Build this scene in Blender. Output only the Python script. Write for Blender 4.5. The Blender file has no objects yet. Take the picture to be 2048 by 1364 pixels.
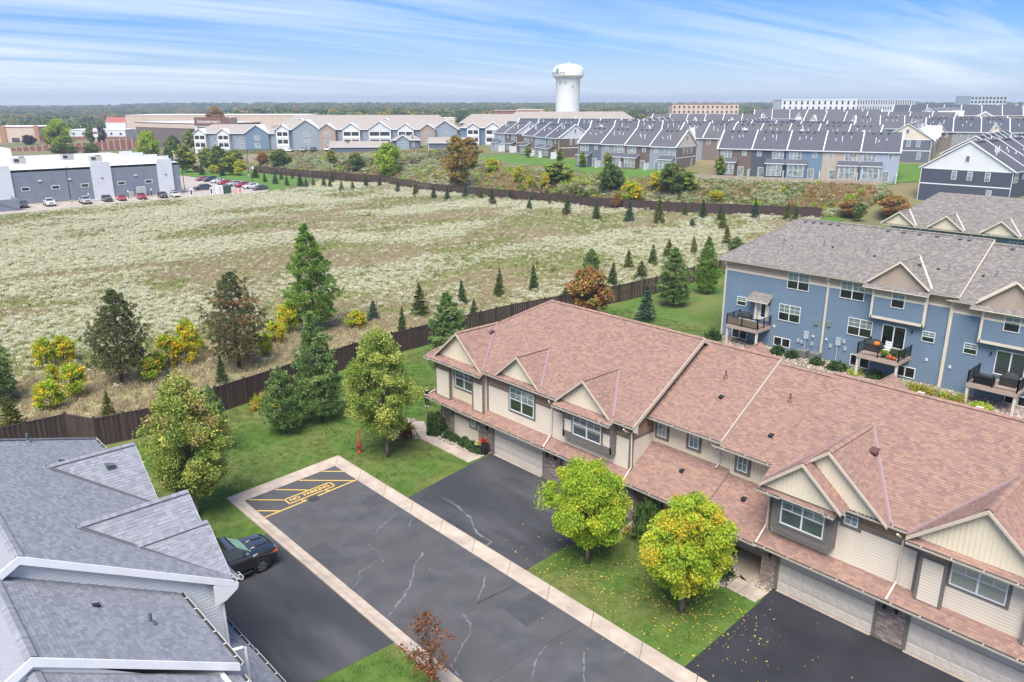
import bpy, math, random
import numpy as np
from mathutils import Vector, Matrix
R = math.radians
random.seed(7)
RNG = np.random.default_rng(11)
SC = bpy.context.scene
COL = SC.collection
# ------------------------------------------------------------------ camera
CAM_H = 24.0
PITCH, HEAD = math.atan(474.0 / 1547.0), R(42.7)
cam = bpy.data.cameras.new('camera')
cam.sensor_width = 36.0
cam.lens = 1547.0 / 2048.0 * 36.0
cam.clip_start, cam.clip_end = 0.5, 30000.0
co = bpy.data.objects.new('camera', cam)
COL.objects.link(co)
co.location = (0, 0, CAM_H)
co.rotation_euler = Vector((math.sin(HEAD) * math.cos(PITCH), math.cos(HEAD) * math.cos(PITCH), -math.sin(PITCH))).to_track_quat('-Z', 'Y').to_euler()
SC.camera = co
SUN_EL, SUN_AZ = R(60), R(236)          # azimuth of the sun seen from the scene, clockwise from +Y
# ------------------------------------------------------------------ sky
W = bpy.data.worlds.new('World'); SC.world = W; W.use_nodes = True
nt = W.node_tree; nt.nodes.clear()
def nd(t, kind, **kw):
    n = t.nodes.new(kind)
    for k, v in kw.items(): setattr(n, k, v)
    return n
def math_node(t, op, a, b=None, clamp=False):
    n = nd(t, 'ShaderNodeMath', operation=op); n.use_clamp = clamp
    for i, v in enumerate((a, b)):
        if v is None: continue
        if isinstance(v, (int, float)): n.inputs[i].default_value = v
        else: t.links.new(v, n.inputs[i])
    return n.outputs[0]
sky = nd(nt, 'ShaderNodeTexSky', sky_type='NISHITA', sun_disc=False)
sky.sun_elevation, sky.sun_rotation = SUN_EL, SUN_AZ
sky.air_density, sky.dust_density, sky.ozone_density = 1.0, 0.6, 2.5
tc = nd(nt, 'ShaderNodeTexCoord')
sep = nd(nt, 'ShaderNodeSeparateXYZ'); nt.links.new(tc.outputs['Generated'], sep.inputs[0])
zz = math_node(nt, 'ADD', math_node(nt, 'MAXIMUM', sep.outputs[2], 0.0), 0.06)
px_ = math_node(nt, 'DIVIDE', sep.outputs[0], zz); py_ = math_node(nt, 'DIVIDE', sep.outputs[1], zz)
cmb = nd(nt, 'ShaderNodeCombineXYZ'); nt.links.new(px_, cmb.inputs[0]); nt.links.new(py_, cmb.inputs[1])
mp = nd(nt, 'ShaderNodeMapping'); nt.links.new(cmb.outputs[0], mp.inputs[0])
mp.inputs['Rotation'].default_value = (0, 0, R(52)); mp.inputs['Scale'].default_value = (0.16, 0.95, 1.0)
n1 = nd(nt, 'ShaderNodeTexNoise'); n1.inputs['Scale'].default_value = 1.0; n1.inputs['Detail'].default_value = 7; n1.inputs['Roughness'].default_value = 0.58; n1.inputs['Distortion'].default_value = 0.6
nt.links.new(mp.outputs[0], n1.inputs['Vector'])
n2 = nd(nt, 'ShaderNodeTexNoise'); n2.inputs['Scale'].default_value = 0.28; n2.inputs['Detail'].default_value = 3
nt.links.new(mp.outputs[0], n2.inputs['Vector'])
cl = math_node(nt, 'ADD', math_node(nt, 'MULTIPLY', n1.outputs[0], 0.62), math_node(nt, 'MULTIPLY', n2.outputs[0], 0.5))
cl = math_node(nt, 'ADD', cl, math_node(nt, 'MULTIPLY', math_node(nt, 'SUBTRACT', 1.0, math_node(nt, 'MULTIPLY', math_node(nt, 'MAXIMUM', sep.outputs[2], 0.0), 8.0), True), 0.13))
ramp = nd(nt, 'ShaderNodeValToRGB'); nt.links.new(cl, ramp.inputs[0])
ramp.color_ramp.elements[0].position = 0.51; ramp.color_ramp.elements[1].position = 0.74
low = math_node(nt, 'SUBTRACT', 1.0, math_node(nt, 'MULTIPLY', math_node(nt, 'MAXIMUM', sep.outputs[2], 0.0), 9.0), True)   # thicker veil towards the horizon, all round
low = math_node(nt, 'MULTIPLY', math_node(nt, 'MULTIPLY', low, low), 0.95)
cf = math_node(nt, 'MAXIMUM', math_node(nt, 'MULTIPLY', ramp.outputs[0], 0.85), low, True)
mixc = nd(nt, 'ShaderNodeMix', data_type='RGBA'); nt.links.new(cf, mixc.inputs['Factor'])
tint = nd(nt, 'ShaderNodeMix', data_type='RGBA', blend_type='MULTIPLY'); tint.inputs['Factor'].default_value = 1.0; tint.inputs['B'].default_value = (0.36, 0.62, 1.05, 1)
nt.links.new(sky.outputs[0], tint.inputs['A']); nt.links.new(tint.outputs['Result'], mixc.inputs['A']); mixc.inputs['B'].default_value = (6.6, 7.2, 8.0, 1)
bg = nd(nt, 'ShaderNodeBackground'); nt.links.new(mixc.outputs['Result'], bg.inputs[0]); bg.inputs[1].default_value = 0.055
wo = nd(nt, 'ShaderNodeOutputWorld'); nt.links.new(bg.outputs[0], wo.inputs[0])
# ------------------------------------------------------------------ sun behind thin cloud
sl = bpy.data.lights.new('sun', 'SUN'); sl.energy = 2.5; sl.angle = R(40); sl.color = (1.0, 0.95, 0.88)
so = bpy.data.objects.new('sun', sl); COL.objects.link(so)
sdir = Vector((math.sin(SUN_AZ) * math.cos(SUN_EL), math.cos(SUN_AZ) * math.cos(SUN_EL), math.sin(SUN_EL)))
so.rotation_euler = sdir.to_track_quat('Z', 'Y').to_euler(); so.location = sdir * 200
SC.view_settings.view_transform = 'Standard'; SC.view_settings.look = 'None'
SC.view_settings.exposure = 1.45; SC.view_settings.gamma = 1.0; SC.view_settings.use_curve_mapping = False
SC.render.engine = 'CYCLES'
SC.cycles.max_bounces = 6; SC.cycles.diffuse_bounces = 2; SC.cycles.glossy_bounces = 2; SC.cycles.transparent_max_bounces = 12
SC.cycles.transmission_bounces = 2; SC.cycles.volume_bounces = 0
SC.cycles.use_adaptive_sampling = True; SC.cycles.adaptive_threshold = 0.02
SC.cycles.use_denoising = True
# ------------------------------------------------------------------ materials
MATS = {}
def mat(name, c, c2=None, scale=2.0, detail=4, rough=0.75, palette=None, bump=None, metal=0.0, spec=0.3, contrast=(0.35, 0.65), stretch=None, leaf=0.0, c3=None, scale3=0.3, coat=0.0):
    """Procedural Principled material; palette = colours picked per piece, c/c2 mixed by noise, c3 a second broad noise."""
    if name in MATS: return MATS[name]
    m = bpy.data.materials.new(name); m.use_nodes = True; t = m.node_tree; t.nodes.clear()
    out = nd(t, 'ShaderNodeOutputMaterial'); b = nd(t, 'ShaderNodeBsdfPrincipled')
    b.inputs['Roughness'].default_value = rough; b.inputs['Metallic'].default_value = metal
    b.inputs['Specular IOR Level'].default_value = spec; b.inputs['Coat Weight'].default_value = coat
    g = nd(t, 'ShaderNodeNewGeometry')
    pos = g.outputs['Position']
    if stretch:
        ms = nd(t, 'ShaderNodeMapping'); ms.inputs['Scale'].default_value = stretch; t.links.new(pos, ms.inputs[0]); pos = ms.outputs[0]
    def noise(sc, dt):
        n = nd(t, 'ShaderNodeTexNoise'); n.inputs['Scale'].default_value = sc; n.inputs['Detail'].default_value = dt; t.links.new(pos, n.inputs['Vector']); return n.outputs[0]
    def ramp2(v, lo, hi):
        r = nd(t, 'ShaderNodeMapRange'); r.inputs[1].default_value = lo; r.inputs[2].default_value = hi; t.links.new(v, r.inputs[0]); return r.outputs[0]
    def mix(f, a, bb):
        x = nd(t, 'ShaderNodeMix', data_type='RGBA')
        for i, v in (('Factor', f), ('A', a), ('B', bb)):
            if isinstance(v, (tuple, list)): x.inputs[i].default_value = (*v, 1)
            elif isinstance(v, (int, float)): x.inputs[i].default_value = v
            else: t.links.new(v, x.inputs[i])
        return x.outputs['Result']
    col = tuple(c)
    if palette:
        oi = nd(t, 'ShaderNodeObjectInfo')
        v = math_node(t, 'FRACT', math_node(t, 'ADD', g.outputs['Random Per Island'], oi.outputs['Random']))
        cr = nd(t, 'ShaderNodeValToRGB'); cr.color_ramp.interpolation = 'CONSTANT'
        while len(cr.color_ramp.elements) < len(palette): cr.color_ramp.elements.new(0.5)
        for i, e in enumerate(cr.color_ramp.elements): e.position = i / len(palette); e.color = (*palette[i], 1)
        t.links.new(v, cr.inputs[0]); col = cr.outputs[0]
    if c2 is not None: col = mix(ramp2(noise(scale, detail), *contrast), col, tuple(c2))
    if c3 is not None: col = mix(ramp2(noise(scale3, 3), 0.42, 0.68), col, tuple(c3))
    if isinstance(col, tuple): b.inputs['Base Color'].default_value = (*col, 1)
    else: t.links.new(col, b.inputs['Base Color'])
    if bump:
        bn = nd(t, 'ShaderNodeBump'); bn.inputs['Strength'].default_value = bump[1]; bn.inputs['Distance'].default_value = bump[2] if len(bump) > 2 else 0.02
        t.links.new(noise(bump[0], 5), bn.inputs['Height']); t.links.new(bn.outputs[0], b.inputs['Normal'])
    sh = b.outputs[0]
    if leaf:
        tr = nd(t, 'ShaderNodeBsdfTranslucent')
        if isinstance(col, tuple): tr.inputs[0].default_value = (*col, 1)
        else: t.links.new(col, tr.inputs[0])
        ms = nd(t, 'ShaderNodeMixShader'); ms.inputs[0].default_value = leaf
        t.links.new(sh, ms.inputs[1]); t.links.new(tr.outputs[0], ms.inputs[2]); sh = ms.outputs[0]
    t.links.new(sh, out.inputs[0]); MATS[name] = m
    return m
def glass_mat(name, tint=(0.86, 0.9, 0.9), refl=0.22, op=0.35):
    if name in MATS: return MATS[name]
    m = bpy.data.materials.new(name); m.use_nodes = True; t = m.node_tree; t.nodes.clear()
    out = nd(t, 'ShaderNodeOutputMaterial')
    gl = nd(t, 'ShaderNodeBsdfGlossy'); gl.inputs['Roughness'].default_value = 0.03; gl.inputs[0].default_value = (0.9, 0.95, 1, 1)
    tr = nd(t, 'ShaderNodeBsdfTransparent'); tr.inputs[0].default_value = (*tint, 1)
    fr = nd(t, 'ShaderNodeLayerWeight'); fr.inputs[0].default_value = 0.35
    f = math_node(t, 'ADD', math_node(t, 'MULTIPLY', fr.outputs['Fresnel'], 0.28), refl * 0.12, True)
    ms = nd(t, 'ShaderNodeMixShader'); t.links.new(f, ms.inputs[0]); t.links.new(tr.outputs[0], ms.inputs[1]); t.links.new(gl.outputs[0], ms.inputs[2])
    t.links.new(ms.outputs[0], out.inputs[0]); MATS[name] = m
    return m
# ------------------------------------------------------------------ mesh helpers
def tag(o, label=None, cat=None, group=None, kind=None):
    for k, v in (('label', label), ('category', cat), ('group', group), ('kind', kind)):
        if v: o[k] = v
    return o
def link(o, parent=None):
    COL.objects.link(o)
    if parent is not None: o.parent = parent
    return o
def empty(name, loc=(0, 0, 0), rz=0.0, label=None, cat=None, group=None):
    o = bpy.data.objects.new(name, None); o.location = loc; o.rotation_euler = (0, 0, rz); o.empty_display_size = 0.2
    link(o); return tag(o, label, cat, group)
def woff(p):
    v = Vector((0, 0, 0))
    while p is not None: v += p.location; p = p.parent
    return v
class MB:
    """collects shapes; build() makes ONE mesh object. mp = optional point map applied to every vertex"""
    def __init__(s, mp=None): s.v = []; s.f = []; s.m = []; s.mp = mp
    def add(s, vs, fs, mi=0):
        n = len(s.v)
        s.v += [s.mp(*p) if s.mp else tuple(p) for p in vs]
        s.f += [tuple(i + n for i in f) for f in fs]; s.m += [mi] * len(fs); return s
    def box(s, x0, x1, y0, y1, z0, z1, mi=0):
        return s.add([(x0, y0, z0), (x1, y0, z0), (x1, y1, z0), (x0, y1, z0), (x0, y0, z1), (x1, y0, z1), (x1, y1, z1), (x0, y1, z1)],
                     [(3, 2, 1, 0), (4, 5, 6, 7), (0, 1, 5, 4), (1, 2, 6, 5), (2, 3, 7, 6), (3, 0, 4, 7)], mi)
    def poly(s, pts, mi=0): return s.add(pts, [tuple(range(len(pts)))], mi)
    def slab(s, pts, d, mi=0, side=None):
        """polygon pts thickened by vector d"""
        n = len(pts); b = [(p[0] + d[0], p[1] + d[1], p[2] + d[2]) for p in pts]; k = len(s.f)
        s.add(list(pts) + b, [tuple(range(n)), tuple(range(2 * n - 1, n - 1, -1))] + [(i, i + n, (i + 1) % n + n, (i + 1) % n) for i in range(n)], mi)
        if side is not None:
            for j in range(k + 1, k + 2 + n): s.m[j] = side
        return s
    def bar(s, p, q, w, h, mi=0, up=(0, 0, 1)):
        p, q = Vector(p), Vector(q); d = (q - p).normalized(); a = d.cross(Vector(up))
        if a.length < 1e-4: a = d.cross(Vector((1, 0, 0)))
        a = a.normalized() * w / 2; c = a.cross(d).normalized() * h / 2
        vs = [p - a - c, p + a - c, p + a + c, p - a + c, q - a - c, q + a - c, q + a + c, q - a + c]
        return s.add([tuple(v) for v in vs], [(0, 1, 2, 3), (7, 6, 5, 4), (0, 4, 5, 1), (1, 5, 6, 2), (2, 6, 7, 3), (3, 7, 4, 0)], mi)
    def tube(s, pts, rs, n=8, mi=0, cap=True):
        pts = [Vector(p) for p in pts]; rings = []
        if isinstance(rs, (int, float)): rs = [rs] * len(pts)
        for i, p in enumerate(pts):
            d = (pts[min(i + 1, len(pts) - 1)] - pts[max(i - 1, 0)]).normalized()
            a = d.orthogonal().normalized() if abs(d.z) > 0.95 else d.cross(Vector((0, 0, 1))).normalized()
            if abs(d.z) > 0.95: a = (Vector((1, 0, 0)) - d * d.x).normalized()
            b = d.cross(a).normalized()
            rings.append([p + a * rs[i] * math.cos(2 * math.pi * k / n) + b * rs[i] * math.sin(2 * math.pi * k / n) for k in range(n)])
        vs = [tuple(v) for r in rings for v in r]; fs = []
        for i in range(len(pts) - 1):
            for k in range(n): fs.append((i * n + k, i * n + (k + 1) % n, (i + 1) * n + (k + 1) % n, (i + 1) * n + k))
        if cap: fs += [tuple(range(n - 1, -1, -1)), tuple((len(pts) - 1) * n + k for k in range(n))]
        return s.add(vs, fs, mi)
    def lathe(s, prof, n=16, c=(0, 0, 0), mi=0):
        vs = [(c[0] + r * math.cos(2 * math.pi * k / n), c[1] + r * math.sin(2 * math.pi * k / n), c[2] + z) for r, z in prof for k in range(n)]
        fs = [(i * n + k, i * n + (k + 1) % n, (i + 1) * n + (k + 1) % n, (i + 1) * n + k) for i in range(len(prof) - 1) for k in range(n)]
        fs += [tuple(range(n - 1, -1, -1)), tuple((len(prof) - 1) * n + k for k in range(n))]
        return s.add(vs, fs, mi)
    def mesh(s, name, mats, smooth=False, off=None):
        me = bpy.data.meshes.new(name); v = s.v
        if off is not None and off.length > 0: v = [(p[0] - off.x, p[1] - off.y, p[2] - off.z) for p in v]
        me.from_pydata(v, [], s.f)
        for m in (mats if isinstance(mats, (list, tuple)) else [mats]): me.materials.append(m)
        if any(s.m): me.polygons.foreach_set('material_index', s.m)
        if smooth: me.polygons.foreach_set('use_smooth', [True] * len(s.f))
        me.update(); return me
    def build(s, name, mats, parent=None, smooth=False, world=True, kind=None, label=None):
        o = bpy.data.objects.new(name, s.mesh(name, mats, smooth, woff(parent) if (world and parent is not None) else None))
        link(o, parent)
        if kind: o['kind'] = kind
        if label: o['label'] = label
        return o
def np_mesh(name, V, F, mats, mi=None, smooth=False):
    me = bpy.data.meshes.new(name); V = np.asarray(V, np.float32); F = np.asarray(F, np.int32); k = F.shape[1]
    me.vertices.add(len(V)); me.vertices.foreach_set('co', V.ravel())
    me.loops.add(F.size); me.loops.foreach_set('vertex_index', F.ravel())
    me.polygons.add(len(F)); me.polygons.foreach_set('loop_start', np.arange(0, F.size, k, dtype=np.int32))
    try: me.polygons.foreach_set('loop_total', np.full(len(F), k, np.int32))
    except Exception: pass
    for m in (mats if isinstance(mats, (list, tuple)) else [mats]): me.materials.append(m)
    if mi is not None: me.polygons.foreach_set('material_index', np.asarray(mi, np.int32))
    me.polygons.foreach_set('use_smooth', np.full(len(F), bool(smooth)))
    me.update(calc_edges=True); return me
def copy_tree(o, parent=None):
    c = o.copy(); COL.objects.link(c); c.parent = parent
    for ch in list(o.children): copy_tree(ch, c)
    return c
def smoothstep(a, b, x):
    t = np.clip((np.asarray(x, float) - a) / (b - a), 0, 1); return t * t * (3 - 2 * t)
_G = RNG.random((256, 256))
def vnoise(x, y):
    xi, yi = np.floor(x).astype(int), np.floor(y).astype(int); fx, fy = x - xi, y - yi
    fx, fy = fx * fx * (3 - 2 * fx), fy * fy * (3 - 2 * fy)
    g = lambda a, b: _G[a % 256, b % 256]
    return (g(xi, yi) * (1 - fx) + g(xi + 1, yi) * fx) * (1 - fy) + (g(xi, yi + 1) * (1 - fx) + g(xi + 1, yi + 1) * fx) * fy
def fbm(x, y, o=4):
    s, a, t = 0, 1.0, 0
    for i in range(o): s = s + a * vnoise(x * 2 ** i + 17 * i, y * 2 ** i + 31 * i); t += a; a *= 0.5
    return s / t
# terrain: flat street and field, a bank rising behind the far fence, wooded hills far off
FX = [165, 165, 158, 148.8, 142, 138.8, 134.5, 138.2, 132.5, 126.4, 112, 115, 150, 190, 260, 900]
FY = [-400, 79, 92, 107.3, 128.5, 152.8, 179.9, 207.9, 241, 276.7, 330, 352, 420, 520, 700, 2000]
def terr(x, y):
    x, y = np.asarray(x, float), np.asarray(y, float)
    s = x - np.interp(y, FY, FX); r = np.hypot(x, y)
    return 5.6 * smoothstep(3, 22, s) + 2.4 * smoothstep(20, 70, s) + 5.0 * smoothstep(225, 430, x) * smoothstep(330, 180, y) + 9 * smoothstep(900, 3200, r) * smoothstep(-0.2, 0.5, x / np.maximum(r, 1))
def tz(x, y): return float(terr(x, y))
TUFTS = {}
def scatter(name, P, rot, scl, idx, templates, parent=None, kind='stuff', label=None, cat=None):
    """one object of many real instances (geometry nodes), for what nobody could count"""
    key = '_'.join(t.name for t in templates)
    if key not in TUFTS:
        c = bpy.data.collections.new('lib_' + name)
        for i, me in enumerate(templates):
            o = bpy.data.objects.new('t%02d_%s' % (i, me.name), me); c.objects.link(o)
        TUFTS[key] = c
    me = bpy.data.meshes.new(name); n = len(P)
    me.vertices.add(n); me.vertices.foreach_set('co', np.asarray(P, np.float32).ravel())
    for nm, ty, d in (('rot', 'FLOAT_VECTOR', rot), ('scl', 'FLOAT_VECTOR', scl), ('idx', 'INT', idx)):
        a = me.attributes.new(nm, ty, 'POINT')
        a.data.foreach_set('vector' if ty == 'FLOAT_VECTOR' else 'value', np.asarray(d, np.float32 if ty == 'FLOAT_VECTOR' else np.int32).ravel())
    o = bpy.data.objects.new(name, me); link(o, parent)
    ng = bpy.data.node_groups.new('gn_' + name, 'GeometryNodeTree')
    ng.interface.new_socket('Geometry', in_out='INPUT', socket_type='NodeSocketGeometry'); ng.interface.new_socket('Geometry', in_out='OUTPUT', socket_type='NodeSocketGeometry')
    gi, go = ng.nodes.new('NodeGroupInput'), ng.nodes.new('NodeGroupOutput')
    ci = ng.nodes.new('GeometryNodeCollectionInfo'); ci.inputs['Collection'].default_value = TUFTS[key]; ci.inputs['Separate Children'].default_value = True; ci.inputs['Reset Children'].default_value = True
    ip = ng.nodes.new('GeometryNodeInstanceOnPoints'); ip.inputs['Pick Instance'].default_value = True
    def attr(nm, ty):
        a = ng.nodes.new('GeometryNodeInputNamedAttribute'); a.data_type = ty; a.inputs[0].default_value = nm
        return next(s for s in a.outputs if s.enabled and s.name == 'Attribute')
    L = ng.links.new
    L(gi.outputs[0], ip.inputs['Points']); L(ci.outputs[0], ip.inputs['Instance'])
    L(attr('idx', 'INT'), ip.inputs['Instance Index'])
    e2r = ng.nodes.new('FunctionNodeEulerToRotation'); L(attr('rot', 'FLOAT_VECTOR'), e2r.inputs[0]); L(e2r.outputs[0], ip.inputs['Rotation'])
    L(attr('scl', 'FLOAT_VECTOR'), ip.inputs['Scale']); L(ip.outputs[0], go.inputs[0])
    md = o.modifiers.new('scatter', 'NODES'); md.node_group = ng
    return tag(o, label, cat, None, kind)
def text_verts(s, size, bold=0.0, res=3):
    c = bpy.data.curves.new('txt', 'FONT'); c.body = s; c.size = size; c.offset = bold; c.resolution_u = res; c.align_x = 'CENTER'; c.align_y = 'CENTER'
    o = bpy.data.objects.new('txt', c); COL.objects.link(o)
    dg = bpy.context.evaluated_depsgraph_get(); me = bpy.data.meshes.new_from_object(o.evaluated_get(dg))
    V = [tuple(v.co) for v in me.vertices]; F = [tuple(p.vertices) for p in me.polygons]
    bpy.data.objects.remove(o); bpy.data.meshes.remove(me); return V, F
# ------------------------------------------------------------------ plants
def unit(a): return a / np.maximum(np.linalg.norm(a, axis=-1, keepdims=True), 1e-6)
def cards(C, D, L, Wd, fold=0.18, rng=RNG):
    """one small folded leaf per row: centre C, long axis D, length L, width Wd"""
    n = len(C); D = unit(D); S = unit(np.cross(D, unit(rng.normal(size=(n, 3))))); Nn = np.cross(D, S)
    L = np.broadcast_to(np.asarray(L, float).reshape(-1, 1), (n, 1)); Wd = np.broadcast_to(np.asarray(Wd, float).reshape(-1, 1), (n, 1))
    V = np.stack([C - D * L / 2, C + S * Wd / 2 + Nn * Wd * fold, C + D * L / 2, C - S * Wd / 2 + Nn * Wd * fold], 1).reshape(-1, 3)
    return V, np.arange(4 * n).reshape(-1, 4)
def join(parts):
    Vs, Fs, Ms, o = [], [], [], 0
    for V, F, m in parts: Vs.append(V); Fs.append(F + o); Ms.append(np.full(len(F), m)); o += len(V)
    return np.concatenate(Vs), np.concatenate(Fs), np.concatenate(Ms)
def broadleaf(seed, h, r, bole, n_clump, n_leaf, leaf, asp=1.7, droop=0.2, mats=None, bark=None, top=0.0, clump=0.3, open_=0.0, trunk_r=0.09, flat=0.8, power=1.0):
    """tree template: (trunk mesh, crown mesh)"""
    rg = np.random.default_rng(seed); rnd = random.Random(seed)
    cz, hz = (h + bole) / 2, (h - bole) / 2
    az = rg.random(n_clump) * 6.283; sz = rg.random(n_clump) * 2 - 1
    rad = (0.42 + 0.58 * rg.random(n_clump) ** (0.45 + open_)) * (0.74 + 0.26 * rg.random(n_clump) + 0.16 * np.sin(az * 3 + sz * 4 + seed) * np.cos(az * 2 - sz * 3))
    hr = np.sqrt(np.maximum(1 - np.abs(sz) ** (2 * power), 0.02)) * rad * (1 - top * np.maximum(sz, 0))
    K = np.stack([np.cos(az) * hr * r * 0.88, np.sin(az) * hr * r * 0.88, cz + sz * hz * (0.86 + 0.14 * rad)], 1)
    w = rg.random(n_clump) ** 0.7 + 0.35; cnt = np.maximum((w / w.sum() * n_leaf).astype(int), 3)
    ci = np.repeat(np.arange(n_clump), cnt); n = len(ci)
    rad_c = (clump * r * (0.6 + 0.7 * rg.random(n_clump)))[ci]
    off = unit(rg.normal(size=(n, 3))) * (rg.random((n, 1)) ** 0.5) * rad_c[:, None]; off[:, 2] *= flat
    C = K[ci] + off
    out = unit(C - np.array([0, 0, cz - 0.3 * hz])); D = unit(out * 0.5 + rg.normal(size=(n, 3)) * 0.75 + np.array([0, 0, -droop]))
    sz_ = leaf * (0.65 + 0.7 * rg.random(n))
    V, F = cards(C, D, sz_ * asp ** 0.5, sz_ / asp ** 0.5, rng=rg)
    # leaves take one of the colour slots by clump, with some strays, so that clumps read
    nm = len(mats); cm = rg.integers(0, nm, n_clump)[ci]; st = rg.random(n) < 0.3; cm[st] = rg.integers(0, nm, st.sum())
    crown = np_mesh('crown', V, F, mats, cm)
    t = MB(); b = rnd.uniform(-.05, .05) * r
    t.tube([(0, 0, -0.1), (0, 0, bole * 0.4), (b, b * .5, bole), (-b, b, cz), (0, 0, h * 0.86)], [trunk_r * 1.35, trunk_r, trunk_r * 0.85, trunk_r * 0.45, 0.015], 8)
    for k in range(0, n_clump, max(1, n_clump // 46)):
        e = Vector(K[k]); f = min(max((e.z - bole) / max(h - bole, .1) - 0.25, 0.0), 0.7); s_ = Vector((b * .5, b * .5, bole * 0.92 + f * (h - bole) * 0.8))
        m_ = s_.lerp(e, 0.5) + Vector((0, 0, 0.06 * r)); t.tube([s_, m_, e], [trunk_r * 0.34, trunk_r * 0.2, 0.012], 5, cap=False)
    return t.mesh('trunk', bark, True), crown
def conifer(seed, h, r, n_whorl, per, cards_per, needle, mats, bark, style='spruce', bare=0.04, trunk_r=0.08):
    rg = np.random.default_rng(seed); P = []; Dd = []; Ls = []; Mi = []; t = MB()
    t.tube([(0, 0, -0.1), (0, 0, h * 0.5), (0, 0, h * 0.97)], [trunk_r * 1.3, trunk_r * 0.75, 0.015], 7)
    for i in range(n_whorl):
        f = (i + 0.5) / n_whorl; z = h * (bare + (1 - bare) * f ** (0.92))
        if style == 'spruce': R_ = r * (1 - f) ** 0.85
        elif style == 'pine': R_ = r * (1 - f) ** 0.75 * (0.75 + 0.45 * rg.random()) * min(1, 0.62 + 2.4 * f)
        else: R_ = r * (1 - f ** 1.35) ** 0.85 * (0.68 + 0.45 * rg.random()) * min(1, 0.7 + 1.6 * f)
        nb = max(4, int(per * (0.45 + 0.55 * (1 - f)))); a0 = rg.random() * 6.28
        for k in range(nb):
            a = a0 + 6.283 * k / nb + rg.normal() * 0.18; Lb = max(R_ * (0.78 + 0.36 * rg.random()), 0.06)
            rise = {'spruce': -0.12 + 0.5 * f, 'pine': 0.18 + 0.55 * f, 'scots': 0.25 + 0.3 * f}[style] + rg.normal() * 0.06
            dr = np.array([math.cos(a), math.sin(a), rise]); z0 = z + rg.normal() * h / n_whorl * 0.3
            if Lb > 0.5 and h > 5: t.tube([(0, 0, z0), tuple(np.array([0, 0, z0]) + dr * Lb * 0.75)], [trunk_r * .2, 0.012], 4, cap=False)
            m = max(4, int(cards_per * (0.25 + 0.75 * Lb / r)))
            if style == 'spruce':
                u = rg.random(m) ** 0.6; side = rg.normal(size=m) * 0.22 * Lb * (1.1 - u)
                pp = np.array([0, 0, z0]) + dr * (u * Lb)[:, None] + np.stack([-math.sin(a) * side, math.cos(a) * side, -np.abs(rg.normal(size=m)) * 0.05 * Lb - 0.10 * u * u * Lb], 1)
                dd = np.broadcast_to(dr, (m, 3)) + rg.normal(size=(m, 3)) * 0.5
            else:
                tufts = max(4, m // 18); ut = 0.3 + 0.7 * rg.random(tufts) ** 0.7; sd = rg.normal(size=tufts) * 0.30 * Lb * (1.05 - 0.4 * ut)
                ctr = np.array([0, 0, z0]) + dr * (ut * Lb)[:, None] + np.stack([-math.sin(a) * sd, math.cos(a) * sd, rg.normal(size=tufts) * 0.045 * Lb + 0.10 * ut * Lb], 1)
                j = rg.integers(0, tufts, m); od = unit(rg.normal(size=(m, 3)) + np.array([0, 0, 0.5]) + dr * 0.5)
                pp = ctr[j] + od * needle * 0.55; dd = od
            P.append(pp); Dd.append(dd); Ls.append(needle * (0.7 + 0.6 * rg.random(len(pp))))
            if len(mats) > 2 and style == 'scots': mi = rg.choice(len(mats), len(pp), p=SCOTS_P(f, rg))
            else: mi = rg.integers(0, len(mats), len(pp)) if rg.random() < .5 else np.full(len(pp), rg.integers(0, len(mats)))
            Mi.append(mi)
    P, Dd, Ls, Mi = np.concatenate(P), np.concatenate(Dd), np.concatenate(Ls), np.concatenate(Mi)
    V, F = cards(P, Dd, Ls, Ls * (0.42 if style == 'spruce' else 0.24), 0.1, rg)
    return t.mesh('trunk', bark, True), np_mesh('crown', V, F, mats, Mi)
def SCOTS_P(f, rg):
    b = (np.array([0.66, 0.30, 0.04]) if f > .45 else np.array([0.45, 0.45, 0.10])) if not (0.35 < f < 0.7 and rg.random() < 0.25) else np.array([0.25, 0.2, 0.55]); return b
def shrub_mesh(seed, r, h, n, leaf, mats, asp=1.5, up=0.3):
    rg = np.random.default_rng(seed); k = 26
    K = unit(rg.normal(size=(k, 3))) * (0.55 + 0.3 * rg.random((k, 1))); K[:, 2] = np.abs(K[:, 2]) * 0.9
    ci = rg.integers(0, k, n); C = K[ci] + unit(rg.normal(size=(n, 3))) * rg.random((n, 1)) ** 0.5 * 0.36
    C = C * np.array([r, r, h * 0.82]); C[:, 2] = np.maximum(C[:, 2], 0.02) + 0.02
    D = unit(rg.normal(size=(n, 3)) + unit(C) * 0.6 + np.array([0, 0, up])); s = leaf * (0.6 + 0.8 * rg.random(n))
    V, F = cards(C, D, s * asp ** .5, s / asp ** .5, rng=rg)
    return np_mesh('foliage', V, F, mats, rg.integers(0, len(mats), k)[ci])
def lf(name, c, var=0.3, leaf=0.35):
    pal = [tuple(v * (1 + var * s) for v in c) for s in (-1, -0.45, 0, 0.4, 0.9)]
    return mat(name, c, palette=pal, rough=0.6, leaf=leaf, spec=0.25)
BARK = mat('bark_grey_brown', (0.13, 0.10, 0.08), (0.22, 0.18, 0.15), 9, rough=0.9, bump=(14, 0.6), stretch=(1, 1, 0.25))
BARKR = mat('bark_pine_orange', (0.22, 0.12, 0.07), (0.10, 0.07, 0.05), 6, rough=0.9, bump=(12, 0.6))
G_PINE = [lf('needles_white_pine', (0.146, 0.263, 0.05)), lf('needles_white_pine_light', (0.246, 0.392, 0.073))]
G_PINE2 = [lf('needles_soft_green', (0.19, 0.302, 0.095)), lf('needles_soft_green_light', (0.325, 0.448, 0.146)), lf('needles_deep_green', (0.101, 0.174, 0.056))]
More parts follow.
